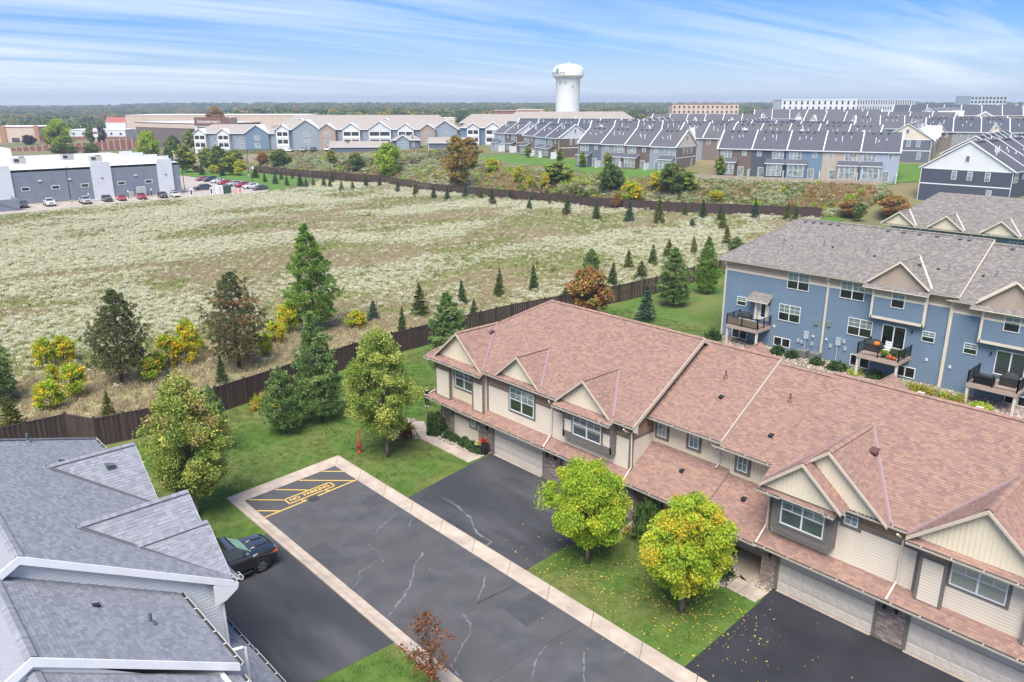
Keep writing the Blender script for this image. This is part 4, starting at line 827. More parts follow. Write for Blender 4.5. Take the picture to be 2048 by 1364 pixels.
for q in ((40.15, 42.2, 4.12, 5.55, .14, 2), (34.05, 36.4, 3.98, 5.66, .03, 2), (27.85, 30.15, 4.30, 5.76, .43, 2), (13.85, 16.05, 4.12, 5.72, .505, 2), (6.25, 8.4, 4.28, 5.64, .11, 2)):
    window(hb, P, q[0], q[1], q[2], q[3], q[4], q[5], trim=M_TRIM, tw=.14)
for a0, a1, c0, c1, o_ in ((24.85, 25.5, 4.98, 5.9, -1.98), (22.6, 23.26, 5.02, 5.92, -1.98), (19.43, 20.06, 4.7, 5.6, -1.98), (12.5, 13.15, 5.14, 5.66, .03), (39.75 + .35, 40.35 + .3, 1.4, 2.1, .03)):
    window(hb, P, a0, a1, c0, c1, o_, 1, grid=(2, 2), trim=M_TRIM, tw=.17, rail=False)
# garage level
for a0, a1 in ((33.15, 38.05), (26.4, 31.3), (11.2, 16.05), (4.85, 9.65)):
    garage_door(hb, P, a0, a1, .1, 2.13, .03, M_GAR); q = MB(P); q.box(a0 - .14, a0, -.02, .1, .1, 2.3); q.box(a1, a1 + .14, -.02, .1, .1, 2.3); q.box(a0 - .14, a1 + .14, -.02, .1, 2.13, 2.32); q.build('door_frame', M_TRIM, hb)
for i, (a0, a1) in enumerate(((42.62, 43.75), (38.2, 39.75), (31.5, 33.0), (25.4, 26.25), (16.2, 16.95), (9.8, 11.05))): stone_pier(hb, P, a0, a1, 0, .14, .06, 2.6, 90 + i, M_STONE)
for a in (38.6, 31.85, 32.6, 16.5, 10.2, 10.75): wall_lamp(hb, P, a, .15, 1.95)
# porch
b = MB(P); b.box(17.0, 25.4, -2.6, -2.45, .05, 3.6); b.box(20.55, 20.75, -2.5, .35, .05, 2.9); b.box(17.0, 17.06, -2.5, 0, .05, 2.6); b.box(25.35, 25.45, -2.5, 0, .05, 2.6); b.build('porch_wall', mat('porch_tan', (0.42, 0.33, 0.24), (0.46, 0.36, 0.27), 1, rough=.7), hb)
for a in (18.3, 23.4):
    q = MB(P); q.box(a, a + .95, -2.45, -2.40, .1, 2.15); q.build('front_door', mat('door_sand', (0.50, 0.42, 0.33), rough=.5), hb); q = MB(P); q.box(a - .12, a, -2.45, -2.37, .1, 2.27); q.box(a + .95, a + 1.07, -2.45, -2.37, .1, 2.27); q.box(a, a + .95, -2.45, -2.37, 2.15, 2.27); q.build('door_frame', M_TRIM, hb)
window(hb, P, 21.4, 22.5, .9, 2.1, -2.42, 1, trim=M_TRIM, tw=.1, rail=False)
# gutters and downspouts
for p, q_ in (((25.5, .45, 6.17), (26.9, .45, 6.17)), ((31.6, .45, 6.17), (38.6, .45, 6.17)), ((38.6, 0.86, 5.94), (45.05, 0.86, 5.94)), ((26.9, 0.86, 5.94), (31.6, 0.86, 5.94)), ((25.6, .85, 2.70), (45.0, .85, 2.70)), ((20.75, -1.17, 6.38), (25.8, -1.17, 6.38)), ((17.2, -1.17, 6.11), (21.2, -1.17, 6.11)), ((20.5, .85, 2.78), (25.75, .85, 2.78)), ((17.0, .85, 2.56), (20.5, .85, 2.56)), ((10.1, .45, 6.13), (13.2, .45, 6.13)), ((-14, .85, 2.64), (17.15, .85, 2.64)), ((4.0, 0.86, 5.90), (10.1, 0.86, 5.90)), ((-14, .45, 6.13), (4.0, .45, 6.13)), ((15.9, 1.08, 5.79), (17.2, 1.08, 5.79)), ((13.2, 1.08, 5.79), (13.7, 1.08, 5.79))): gutter(hb, P, p, q_, M_GUT, straps=1.2)
for pts in ([(32.1, .66, 5.98), (32.1, .6, 5.82), (32.3, .14, 5.62), (32.35, .12, 3.5), (32.4, .2, 3.3), (32.35, .86, 2.78)], [(26.0, .66, 5.98), (26.0, .5, 5.8), (25.8, .14, 5.65), (25.75, .12, 3.45), (25.8, .3, 3.2), (25.75, .88, 2.82)], [(21.0, -1.1, 6.0), (21.0, -1.2, 5.85), (21.15, -1.86, 5.6), (21.15, -1.86, 4.75), (21.15, -1.6, 4.55)], [(17.1, .7, 5.85), (17.0, .3, 5.7), (16.9, .12, 5.5), (16.95, .12, 3.5), (17.0, .3, 3.2), (17.05, .86, 2.7)], [(10.55, .7, 5.95), (10.5, .4, 5.7), (10.45, .14, 5.5), (10.45, .14, 3.4), (10.5, .3, 3.15), (10.55, .86, 2.7)], [(44.5, 1.0, 5.8), (44.35, .5, 5.6), (44.3, .3, 5.4), (44.3, .3, 3.3), (44.6, .4, 3.15), (44.95, .6, 2.9)]): downspout(hb, P, pts, M_GUT)
# ------------------------------------------------------------------ grey-roofed townhouse row on the near side of the street
M_WSID = mat('siding_white', (0.72, 0.73, 0.74), (0.68, 0.69, 0.71), 0.7, rough=0.55)
M_WFAS = mat('fascia_white', (0.80, 0.80, 0.81), (0.75, 0.75, 0.76), 2, rough=0.45)
M_RG = mat('shingle_slate_grey', (.2, .2, .22), palette=[(0.25, 0.258, 0.29), (0.225, 0.233, 0.264), (0.275, 0.283, 0.315), (0.24, 0.248, 0.28), (0.21, 0.217, 0.247), (0.285, 0.293, 0.325)], c2=(0.16, 0.167, 0.19), scale=30, rough=0.92, contrast=(.5, .8))
M_RGE = mat('shingle_slate_edge', (0.10, 0.103, 0.118), rough=.95)
M_RGF = mat('flashing_slate', (0.13, 0.135, 0.15), rough=.5)
PG = frame((9.3, 0, 0), (0, 1, 0), (1, 0, 0))
hg = empty('townhouse_row', (9.3, 30, 0), 0, 'white sided townhouse row with slate grey shingle roof beside the black truck', 'townhouse')
w = MB(PG); w.box(26.95, 44.3, -12.6, -.005, -.3, 6.15); w.box(8, 26.95, -12.6, -2.0, -.3, 6.3); w.poly([(26.95, 0, 6.0), (26.95, -6.25, 9.95), (26.95, -12.6, 6.0)]); w.box(8, 26.95, -2.1, -.005, -.3, 2.75); w.build('wall', M_WSID, hg)
PSG = frame((9.3, 26.95, 0), (-1, 0, 0), (0, -1, 0))
s = MB(PSG); siding(s, 0, 12.5, 2.9, 10.0, lim=lambda c: (max(0.1, (c - 6.2) / PM), min(12.4, 12.5 - (c - 6.2) / PM)), e=.15); s.build('lap_siding', M_WSID, hg, kind='stuff')
s = MB(PG); siding(s, 26.95, 44.3, .1, 6.1, e=.15); s.build('lap_siding', M_WSID, hg, kind='stuff')
s = MB(PSG); s.box(0, .13, -.02, .05, 2.6, 6.0); s.build('corner_board', M_WFAS, hg)
s = MB(PG); s.box(26.9, 27.05, -.02, .05, 2.6, 6.0); s.build('corner_board', M_WFAS, hg)
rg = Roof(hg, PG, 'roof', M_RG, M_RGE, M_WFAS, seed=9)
rf_save, rf = rf, rg
main_roof(26.6, 44.9, .45, 6.19, -6.25, 38.7)
zr = 6.4 + PM * (-1.5 + 7.0)
rg.plane([(21.7, -1.5, 6.4), (26.95, -1.5, 6.4), (26.95, -7.0, zr), (21.7, -7.0, zr)]); rg.plane([(26.95, -12.5, 6.4), (21.7, -12.5, 6.4), (21.7, -7.0, zr), (26.95, -7.0, zr)], tabs=False); rg.cap((21.7, -7, zr + .02), (26.95, -7, zr + .02))
rg.plane([(8, -1.5, 5.9), (21.75, -1.5, 5.9), (21.75, -7.0, zr - .5), (8, -7.0, zr - .5)]); rg.plane([(21.75, -12.5, 5.9), (8, -12.5, 5.9), (8, -7.0, zr - .5), (21.75, -7.0, zr - .5)], tabs=False); rg.cap((8, -7, zr - .48), (21.75, -7, zr - .48))
rg.plane([(26.7, .85, 2.72), (44.95, .85, 2.72), (44.95, 0, 3.22), (26.7, 0, 3.22)], thick=.1); rg.plane([(8, .85, 2.78), (26.9, .85, 2.78), (26.9, -2.0, 4.5), (8, -2.0, 4.5)], thick=.12)
rg.plane([(27.0, 0.86, 5.94), (31.5, 0.86, 5.94), (31.5, .5, 6.16), (27.0, .5, 6.16)], thick=.1)
GG = (M_WSID, M_WFAS, M_WFAS)
gable(rg, hg, PG, 30.1, 8.75, .30, 3.0, .86, mA, *GG, batten=False); gable(rg, hg, PG, 28.94, 7.75, .54, 1.9, .86, mA, *GG, full_base=6.05, flash=False, batten=False); gable(rg, hg, PG, 37.3, 8.42, .45, 2.7, .84, mA, *GG, batten=False)
w = MB(PG); w.poly([(21.76, -1.6, 5.6), (21.76, -7, zr - .15), (21.76, -12.4, 5.6)]); w.build('gable_end', M_WSID, hg)
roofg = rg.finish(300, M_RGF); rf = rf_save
for a0, be, ze, br in ((26.6, .45, 6.19, -6.25), (21.7, -1.5, 6.4, -7.0)):
    z1 = ze + PM * (be - br)
    for e in (be, 2 * br - be):
        q = MB(PG); q.slab([(a0 - .004, e, ze - .26), (a0 - .004, br, z1 - .26), (a0 - .004, br, z1 + .03), (a0 - .004, e, ze + .03)], (-.06, 0, 0)); q.build('rake_board', M_WFAS, roofg)
q = MB(PG); q.slab([(26.6, .62, 6.05), (26.6, 0, 6.4), (26.6, -.35, 6.3), (26.6, -.35, 5.45), (26.6, .05, 5.5), (26.6, .55, 5.82)], (-.055, 0, 0)); q.build('eave_return', M_WFAS, roofg)
M_GW = mat('gutter_white', (0.74, 0.74, 0.74), (0.68, 0.68, 0.68), 5, rough=.4)
for p, q_ in (((26.6, .45, 6.17), (27.2, .45, 6.17)), ((31.5, .45, 6.17), (45.05, .45, 6.17)), ((21.7, -1.5, 6.38), (26.9, -1.5, 6.38)), ((8, -1.5, 5.88), (21.7, -1.5, 5.88)), ((8, .85, 2.76), (26.6, .85, 2.76)), ((26.7, .85, 2.70), (44.9, .85, 2.70)), ((27.0, 0.86, 5.92), (27.5, 0.86, 5.92))): gutter(hg, PG, p, q_, M_GW, w=.15, straps=.75)
for pts in ([(26.75, .66, 5.95), (26.7, .5, 5.75), (26.72, .05, 5.55), (26.74, -.02, 5.35), (26.76, .02, 3.3)], [(22.6, -1.4, 6.3), (22.6, -1.0, 6.22), (22.62, -.9, 6.15), (22.62, -.88, 5.3), (22.62, -.88, 3.9)]): downspout(hg, PG, pts, M_GW, .055)
def zg(b): return 6.19 + PM * (.45 - b)
M_VG = mat('vent_pipe_slate', (0.10, 0.13, 0.15), rough=.5)
vent_pipe(roofg, PG, 41.2, -3.2, zg(-3.2), M_VG); roof_vent(roofg, PG, 38.7, -2.4, zg(-2.4), M_VB, .6); roof_vent(roofg, PG, 36.6, -.9, 7.9, M_VG, .9)
vent_pipe(roofg, PG, 24.2, -3.3, 6.4 + PM * 1.8, M_VG); roof_vent(roofg, PG, 25.2, -4.6, 6.4 + PM * 3.1, M_VB, .5); vent_pipe(roofg, PG, 20.6, -2.9, 5.9 + PM * 1.4, M_VG)
# ------------------------------------------------------------------ blue townhouse row (rear side with decks)
KB = 0.973
PB = lambda a, b, c: (71.4 - b * KB, a * KB, CAM_H - (CAM_H - c) * KB)
M_BLUE = mat('siding_blue', (0.15, 0.215, 0.295), (0.165, 0.23, 0.31), 0.5, rough=0.6)
M_BTAN = mat('siding_buff', (0.42, 0.33, 0.26), (0.46, 0.36, 0.29), 0.8, rough=0.65)
M_BTR = mat('trim_ivory', (0.70, 0.62, 0.51), (0.64, 0.57, 0.47), 3, rough=0.55)
M_RW = mat('shingle_weathered', (.3, .28, .26), palette=[(0.205, 0.187, 0.17), (0.17, 0.155, 0.145), (0.245, 0.223, 0.203), (0.195, 0.17, 0.155), (0.16, 0.15, 0.145), (0.23, 0.20, 0.18), (0.265, 0.243, 0.222)], c2=(0.2, 0.18, 0.165), scale=20, rough=0.92, contrast=(.5, .8))
M_RWE = mat('shingle_weathered_edge', (0.10, 0.09, 0.083), rough=.95)
M_DECK = mat('deck_boards', (0.40, 0.29, 0.245), (0.44, 0.33, 0.28), 2, rough=.7)
hu = empty('townhouse_row', (71.4, 30, -.3), 0, 'blue sided townhouse row with raised decks and grey weathered shingle roof', 'townhouse')
w = MB(PB); w.box(22.2, 45.1, -13, -.005, -1.2, 8.0); w.box(2, 22.2, -13, -.005, -1.2, 7.6); w.poly([(22.2, 0, 7.7), (22.2, -6.5, 11.8), (22.2, -13, 7.7)]); w.build('wall', M_BLUE, hu)
s = MB(PB); siding(s, 22.2, 45.1, -1.0, 6.75, e=.15); siding(s, 2, 22.15, -1.0, 6.4, e=.15); s.build('lap_siding', M_BLUE, hu, kind='stuff')
s = MB(PB); siding(s, 22.2, 45.1, 6.95, 8.0, e=.15); siding(s, 2, 22.15, 6.6, 7.6, e=.15); s.build('lap_siding_upper', M_BTAN, hu, kind='stuff', label='buff lap siding band under the eaves')
s = MB(PB); s.box(22.2, 45.1, 0, .04, 6.75, 6.95); s.box(2, 22.15, 0, .04, 6.4, 6.6)
for a in (45.03, 33.55, 22.2): s.box(a - .11, a + .11, 0, .05, -1.1, 7.9)
s.build('trim_boards', M_BTR, hu)
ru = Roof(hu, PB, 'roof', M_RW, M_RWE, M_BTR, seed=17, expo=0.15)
eb, ez, rb_ = .48, 7.95, -6.5; zu = ez + .605 * (eb - rb_)
ru.plane([(21.7, eb, ez), (46.0, eb, ez), (40.6, rb_, zu), (21.7, rb_, zu)]); ru.plane([(46.0, -13.5, ez), (21.7, -13.5, ez), (21.7, rb_, zu), (40.6, rb_, zu)], tabs=False); ru.plane([(46.0, eb, ez), (46.0, -13.5, ez), (40.6, rb_, zu)], tabs=False)
ru.cap((46.0, eb, ez + .03), (40.6, rb_, zu + .03)); ru.cap((21.7, rb_, zu + .02), (40.6, rb_, zu + .02))
ru.plane([(2, eb, ez - .35), (22.5, eb, ez - .35), (22.5, rb_, zu - .35), (2, rb_, zu - .35)]); ru.plane([(22.5, -13.5, ez - .35), (2, -13.5, ez - .35), (2, rb_, zu - .35), (22.5, rb_, zu - .35)], tabs=False); ru.cap((2, rb_, zu - .33), (21.7, rb_, zu - .33))
ru.plane([(24.0, 1.0, 7.66), (29.9, 1.0, 7.66), (29.9, .4, 8.0), (24.0, .4, 8.0)], thick=.1); ru.plane([(14.7, 1.0, 7.31), (20.6, 1.0, 7.31), (20.6, .4, 7.65), (14.7, .4, 7.65)], thick=.1)
GB = (M_BTAN, M_BTR, M_BTR)
gable(ru, hu, PB, 26.85, 10.35, .72, 2.75, .80, (eb, ez, .605), *GB); gable(ru, hu, PB, 17.5, 10.0, .72, 2.75, .80, (eb, ez - .35, .605), *GB)
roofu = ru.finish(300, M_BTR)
q = MB(PB); q.slab([(21.68, eb, ez - .2), (21.68, rb_, zu - .2), (21.68, rb_, zu + .03), (21.68, eb, ez + .03)], (-.05, 0, 0)); q.build('rake_board', M_BTR, roofu)
def zb2(b, d=0): return ez + d + .605 * (eb - b)
M_VS = mat('vent_grey', (0.16, 0.16, 0.165), rough=.5)
for a in (39.65, 38.75, 37.85, 36.95, 36.05, 31.0, 29.5, 28.0, 26.4, 24.4, 23.6): roof_vent(roofu, PB, a, -6.1, zb2(-6.1), M_VS, .85)
for a in (20.0, 18.7): roof_vent(roofu, PB, a, -6.1, zb2(-6.1, -.35), M_VS, .85)
for a, b in ((40.2, -2.9), (36.0, -3.2), (31.4, -3.0), (23.8, -2.4), (20.0, -2.8)): vent_pipe(roofu, PB, a, b, zb2(b, -.35 if a < 22 else 0), M_VS, .5, .045)
for a, b in ((35.0, -3.1), (30.6, -2.7), (24.6, -2.2), (21.0, -2.6)): roof_vent(roofu, PB, a, b, zb2(b, -.35 if a < 22 else 0), M_VB, .5)
roof_vent(roofu, PB, 26.0, -1.6, 9.9, M_VS, .8)
gutter(hu, PB, (22.0, eb, ez - .02), (24.0, eb, ez - .02), M_BTR); gutter(hu, PB, (29.9, eb, ez - .02), (46.0, eb, ez - .02), M_BTR); gutter(hu, PB, (20.6, eb, ez - .37), (22.6, eb, ez - .37), M_BTR)
for a in (22.3, 33.55, 44.95): downspout(hu, PB, [(a, .5, 7.6), (a, .2, 7.4), (a, .13, 7.2), (a, .13, -1.0)], M_BTR)
b = MB(PB); b.box(24.25, 28.95, 0, .5, 4.75, 7.7); b.box(14.9, 19.6, 0, .5, 4.4, 7.35); b.build('bay_wall', M_BLUE, hu)
s = MB(PB); siding(s, 24.4, 28.8, 4.95, 6.75, .5, .15); siding(s, 15.1, 19.45, 4.6, 6.4, .5, .15); s.build('lap_siding', M_BLUE, hu, kind='stuff')
s = MB(PB); siding(s, 24.4, 28.8, 6.93, 7.7, .5, .15); siding(s, 15.1, 19.45, 6.58, 7.35, .5, .15); s.build('lap_siding_upper', M_BTAN, hu, kind='stuff')
s = MB(PB)
for a0, a1, z0, zt in ((24.25, 28.95, 4.75, 6.75), (14.9, 19.6, 4.4, 6.4)):
    s.box(a0, a1, .45, .55, z0 - .05, z0 + .2); s.box(a0, a1, .5, .535, zt, zt + .18)
    for a in (a0, a1): s.box(a - .1, a + .1, .3, .55, z0 - .05, 7.7 if a0 > 20 else 7.35)
s.build('trim_boards', M_BTR, hu)
M_SCR2 = mat('screen_taupe', (0.15, 0.14, 0.13), rough=.9)
for a0, a1, c0, c1, o_, n in ((35.5, 37.85, 5.93, 7.65, .03, 2), (29.95, 32.3, 5.95, 7.67, .03, 2), (36.1, 38.45, 2.47, 4.2, .03, 2), (28.8, 31.15, 2.5, 4.2, .03, 2), (26.05, 27.25, 6.03, 7.7, .53, 1), (16.75, 17.95, 5.75, 7.42, .53, 1), (42.28, 43.4, 3.13, 4.1, .03, 1), (23.22, 24.32, 3.3, 4.28, .03, 1), (19.68, 20.78, 3.0, 3.97, .03, 1)):
    window(hu, PB, a0, a1, c0, c1, o_, n, lower=M_SCR2)
for a0, a1, c0, c1 in ((41.85, 43.7, -.55, .45), (36.85, 38.7, -.35, .62), (28.6, 30.5, -.55, .62), (24.4, 26.2, -.45, .6), (15.0, 17.0, -.6, .3)): window(hu, PB, a0, a1, c0, c1, .03, 2, grid=(1, 1), rail=False, lower=M_DARKIN, blind=False, f=.07)
for a0, a1 in ((25.72, 27.85), (15.9, 18.2)): window(hu, PB, a0, a1, 2.06 if a0 > 20 else 1.75, 4.2 if a0 > 20 else 3.9, .03, 2, grid=(1, 1), rail=False, lower=M_DARKIN if a0 > 20 else M_BLIND, blind=False, name='sliding_door', f=.07)
# back door under its little canopy
q = MB(PB); q.box(39.85, 40.75, .0, .05, 2.05, 4.05); q.build('back_door', M_WHITE, hu); q = MB(PB); q.box(40.0, 40.45, .05, .06, 2.4, 3.9); q.build('pane', mat('dark_glass', (0.02, 0.025, 0.03), rough=.08, spec=.6), hu)
q = MB(PB); q.box(40.75, 41.0, 0, .5, 2.1, 4.2); q.box(39.6, 39.85, 0, .06, 2.05, 4.15); q.build('door_frame', M_BTR, hu)
rc = Roof(hu, PB, 'canopy', M_RW, M_RWE, M_BTR, seed=21, expo=.15); rc.plane([(39.3, 1.0, 4.2), (41.75, 1.0, 4.2), (41.75, 0, 4.95), (39.3, 0, 4.95)], thick=.14); o = rc.finish(0); o.name = 'door_canopy'
# decks
def deck(a0, a1, b1, zt, lattice=False, privacy=False):
    d = MB(PB); d.box(a0, a1, 0.02, b1, zt - .36, zt - .05); o = d.build('deck', M_DECK, hu)
    n = int((a1 - a0) / .16)
    for i in range(n): q = MB(PB); q.box(a0 + (a1 - a0) * i / n + .006, a0 + (a1 - a0) * (i + 1) / n - .006, .03, b1, zt - .05, zt); q.build('board', M_DECK, o)
    for a in (a0 + .12, a1 - .12): q = MB(PB); q.box(a - .1, a + .1, b1 - .3, b1 - .1, -1.4, zt - .36); q.build('post', M_BTR, o)
    runs = [((a0 + .05, .1), (a0 + .05, b1 - .06)), ((a0 + .05, b1 - .06), (a1 - .05, b1 - .06)), ((a1 - .05, b1 - .06), (a1 - .05, .1))]
    for (p, r_) in runs:
        q = MB(PB); q.bar((*p, zt + 1.05), (*r_, zt + 1.05), .06, .05); q.bar((*p, zt + .12), (*r_, zt + .12), .04, .04); L = math.dist(p, r_); k = max(2, int(L / .115))
        q.build('railing', M_BLK, o)
        q = MB(PB)
        for i in range(k): t = (i + .5) / k; x, y = p[0] + (r_[0] - p[0]) * t, p[1] + (r_[1] - p[1]) * t; q.box(x - .01, x + .01, y - .01, y + .01, zt + .12, zt + 1.05)
        q.build('balusters', M_BLK, o, kind='stuff')
        for t in (0, .5, 1):
            x, y = p[0] + (r_[0] - p[0]) * t, p[1] + (r_[1] - p[1]) * t; q = MB(PB); q.box(x - .045, x + .045, y - .045, y + .045, zt, zt + 1.12); q.build('rail_post', M_BLK, o)
    if lattice:
        q = MB(PB); q.box(a0 + .1, a1 - .1, b1 - .13, b1 - .11, zt + .12, zt + .8); q.build('privacy_screen', mat('screen_reed', (0.33, 0.25, 0.17), (0.25, .19, .13), 20, rough=.9, stretch=(1, 6, 0.3)), o)
    return o
deck(39.2, 42.9, 2.75, 1.62, True); deck(25.0, 28.8, 2.9, 1.66); deck(15.5, 19.3, 2.9, 1.33)
for a, c in ((35.0, 2.95), (34.0, 2.65), (32.7, 2.65)): pass
def utility(name, a, b0, b1, w, c0, c1, m): q = MB(PB); q.box(a - w / 2, a + w / 2, b0, b1, c0, c1); q.box(a - w / 2 - .01, a + w / 2 + .01, b0, b1 + .02, c1 - .03, c1 + .01); return q.build(name, m, hu)
M_UT = mat('utility_grey', (0.42, 0.46, 0.50), rough=.5); M_UG = mat('utility_olive', (0.20, 0.23, 0.20), rough=.6)
utility('electric_box', 35.2, .02, .16, .5, 1.1, 1.85, M_UT); utility('electric_box', 31.85, .02, .16, .5, 1.15, 1.9, M_UT)
for a, c in ((36.0, .55), (35.6, .5), (34.5, .55), (32.6, .75), (31.3, 1.5), (31.1, .8)): utility('meter_box', a, .02, .12, .28, c, c + .34, M_UT)
for a, c in ((34.3, 2.75), (33.0, 2.85)): utility('vent_hood', a, .02, .15, .42, c, c + .5, M_UG)
for a in (34.4, 33.0): downspout(hu, PB, [(a + .1, .05, 1.5), (a, .3, 1.62), (a - .15, .45, 1.55)], M_WHITE, .06)
for a in (35.25, 31.9): downspout(hu, PB, [(a, .1, 1.1), (a, .1, -.9)], M_UT, .05)
for a, c in ((39.3 - .5, 1.55), (23.6, 1.55), (21.6, 1.35)): utility('vent_hood', a, .02, .1, .2, c, c + .22, M_WHITE)
for a, c in ((39.55, 3.9), (25.2, 4.0), (18.6, 3.5)): wall_lamp(hu, PB, a, .03, c)
# ------------------------------------------------------------------ second blue row behind
P2 = frame((111.2, 0, 0), (0, 1, 0), (-1, 0, 0))
h2 = empty('townhouse_row', (111.2, 25, 0), 0, 'far blue townhouse row with three small cream gables on its grey roof', 'townhouse')
w = MB(P2); w.box(-20, 43.2, -13, 0, -.5, 8.0); w.build('wall', M_BLUE, h2)
s = MB(P2); siding(s, -20, 43.2, 4.4, 7.1, e=.14); s.build('lap_siding', M_BLUE, h2, kind='stuff'); s = MB(P2); s.box(-20, 43.2, 0, .04, 7.1, 7.25)
for a in (43, 39.2, 33, 31.5, 26): s.box(a - .1, a + .1, 0, .05, 3, 8)
s.build('trim_boards', M_BTR, h2)
r2 = Roof(h2, P2, 'roof', M_RW, M_RWE, M_BTR, seed=33, expo=.17, wr=(.25, .5))
z2 = 8.15 + .58 * 7.0
r2.plane([(-20, .6, 8.15), (44, .6, 8.15), (39.8, -6.4, z2), (-20, -6.4, z2)]); r2.plane([(44, -13.4, 8.15), (-20, -13.4, 8.15), (-20, -6.4, z2), (39.8, -6.4, z2)], tabs=False); r2.plane([(44, .6, 8.15), (44, -13.4, 8.15), (39.8, -6.4, z2)], tabs=False)
for yc in (42.0, 36.0, 29.6, 22): gable(r2, h2, P2, yc, 10.0, .7, 2.3, .75, (.6, 8.15, .58), M_BB, M_BTR, M_BTR)
r2.finish(120, M_BTR)
for a in (38.0, 34.2, 31.6, 27.6): window(h2, P2, a - .9, a + .9, 6.0, 7.6, .05, 2)
gutter(h2, P2, (-20, .6, 8.13), (44, .6, 8.13), M_BTR)
# ------------------------------------------------------------------ fences
M_FEN = mat('fence_brown', (.06, .04, .04), palette=[(0.062, 0.040, 0.037), (0.070, 0.045, 0.041), (0.056, 0.037, 0.035), (0.078, 0.051, 0.047)], rough=.65, spec=.4)
def seg_points(line, step):
    P_ = [Vector(p) for p in line]; out = []
    for i in range(len(P_) - 1):
        L = (P_[i + 1] - P_[i]).length; n = max(1, round(L / step))
        out += [(P_[i].lerp(P_[i + 1], k / n), P_[i].lerp(P_[i + 1], (k + 1) / n)) for k in range(n)]
    return out
def fence(line, label, h, boards_for, group=None, z=tz):
    p0 = line[len(line) // 2]; root = empty('fence', (p0[0], p0[1], z(*p0)), 0, label, 'fence', group); base = woff(root)
    bm = MB(); bm.box(-.5, .5, -.012, .012, 0, 1); board = bm.mesh('board', M_FEN); pm = MB(); pm.box(-.07, .07, -.07, .07, 0, 1); pm.add([(-.09, -.09, 1), (.09, -.09, 1), (.09, .09, 1), (-.09, .09, 1), (0, 0, 1.03)], [(0, 1, 4), (1, 2, 4), (2, 3, 4), (3, 0, 4)]); post = pm.mesh('post', M_FEN)
    cache = {}; segs = seg_points(line, 2.42)
    for i, (a, b) in enumerate(segs):
        d = b - a; L = d.length; an = math.atan2(d.y, d.x); za = z(a.x, a.y); zb_ = z(b.x, b.y); zl = min(za, zb_)
        o = bpy.data.objects.new('post', post); link(o, root); o.location = Vector((a.x, a.y, za - .1)) - base; o.scale = (1, 1, h + .22); o.rotation_euler = (0, 0, an)
        key = round(L, 2); m = (a + b) / 2
        if boards_for(m.x, m.y):
            q = MB(); q.box(-L / 2 + .07, L / 2 - .07, -.045, .045, h - .09, h); q.box(-L / 2 + .07, L / 2 - .07, -.04, .04, .04, .14); pn = q.build('fence_panel', M_FEN, root, world=False)
            n = int((L - .14) / .15)
            for k in range(n):
                c = bpy.data.objects.new('board', board); link(c, pn); c.location = (-L / 2 + .07 + (k + .5) * (L - .14) / n, .022 if k % 2 else -.022, .12); c.scale = ((L - .14) / n + .012, 1, h - .2)
        else:
            if key not in cache:
                q = MB(); q.box(-L / 2 + .07, L / 2 - .07, -.045, .045, h - .09, h); q.box(-L / 2 + .07, L / 2 - .07, -.04, .04, .04, .14); n = int((L - .14) / .15)
                for k in range(n): x = -L / 2 + .07 + k * (L - .14) / n; y = .03 if k % 2 else -.03; q.box(x, x + (L - .14) / n + .01, y - .012, y + .012, .12, h - .05)
                cache[key] = q.mesh('fence_panel', M_FEN)
            pn = bpy.data.objects.new('fence_panel', cache[key]); link(pn, root); pn['kind'] = 'stuff'
        pn.location = Vector((m.x, m.y, zl)) - base; pn.rotation_euler = (0, 0, an)
    return root
fence([(-6, 62.2)] + NF[1:], 'dark brown board fence running behind the beige house and the lawn', 2.3, lambda x, y: 9 < x < 47, z=lambda x, y: -.02)
fence([(165, 79), (158, 92), (148.8, 107.3), (142, 128.5), (138.8, 152.8), (134.5, 179.9), (138.2, 207.9), (132.5, 241), (126.4, 276.7)], 'long dark brown board fence on the far side of the flowering field', 2.4, lambda x, y: False)
# ------------------------------------------------------------------ trees and shrubs near the houses
for a in [('pine_tall', 39.8, 75.0, 11.6, 3.2, 'tallest white pine, bright green, standing alone in the field behind the fence'), ('scots', 18.5, 71.6, 8.6, 3.4, 'broad dark scots pine with bare lower branches left of the rusty one'), ('scots_rust', 28.0, 68.4, 9.3, 3.5, 'scots pine with patches of rust coloured dead needles'),
          ('pine_soft', 8.6, 73.8, 7.0, 2.9, 'green pine cut by the left edge of the view'), ('pine_soft', 27.4, 51.8, 8.8, 2.3, 'soft green white pine on the lawn in front of the fence'), ('pine_bushy', 24.1, 51.5, 5.2, 1.9, 'small bushy pine on the lawn beside the taller white pine'), ('pine_bushy', 18.8, 51.9, 4.9, 1.3, 'slim dark pine half hidden behind the yellowing maple'),
          ('pine_soft', 43.1, 55.1, 7.3, 2.6, 'white pine at the left rear corner of the beige house'), ('pine_soft', 77.9, 54.9, 7.3, 2.5, 'full white pine on the lawn left of the blue house'), ('pine_tall', 86.4, 55.7, 7.5, 2.0, 'white pine close to the corner of the blue house roof')]:
    tree(a[0], 'pine_tree', *a[1:5], a[5], 'pine')
for a in [('maple_b', 14.3, 43.6, 8.8, 3.0, 'young maple turning buff yellow beside the grey roof'), ('maple', 27.5, 42.8, 9.3, 2.9, 'green maple on the lawn behind the fire hydrant'), ('orange', 65.3, 57.6, 6.0, 3.0, 'orange and olive maple behind the beige roof ridge')]: tree(a[0], 'maple_tree', *a[1:5], a[5], z=LZ)
tree('lawn', 'lawn_tree', 28.05, 24.3, 6.0, 2.5, 'lime green round lawn tree next to the worn driveway', z=LZ); tree('lawn_b', 'lawn_tree', 28.25, 18.3, 6.2, 2.55, 'yellow topped round lawn tree nearest the new black driveway', z=LZ)
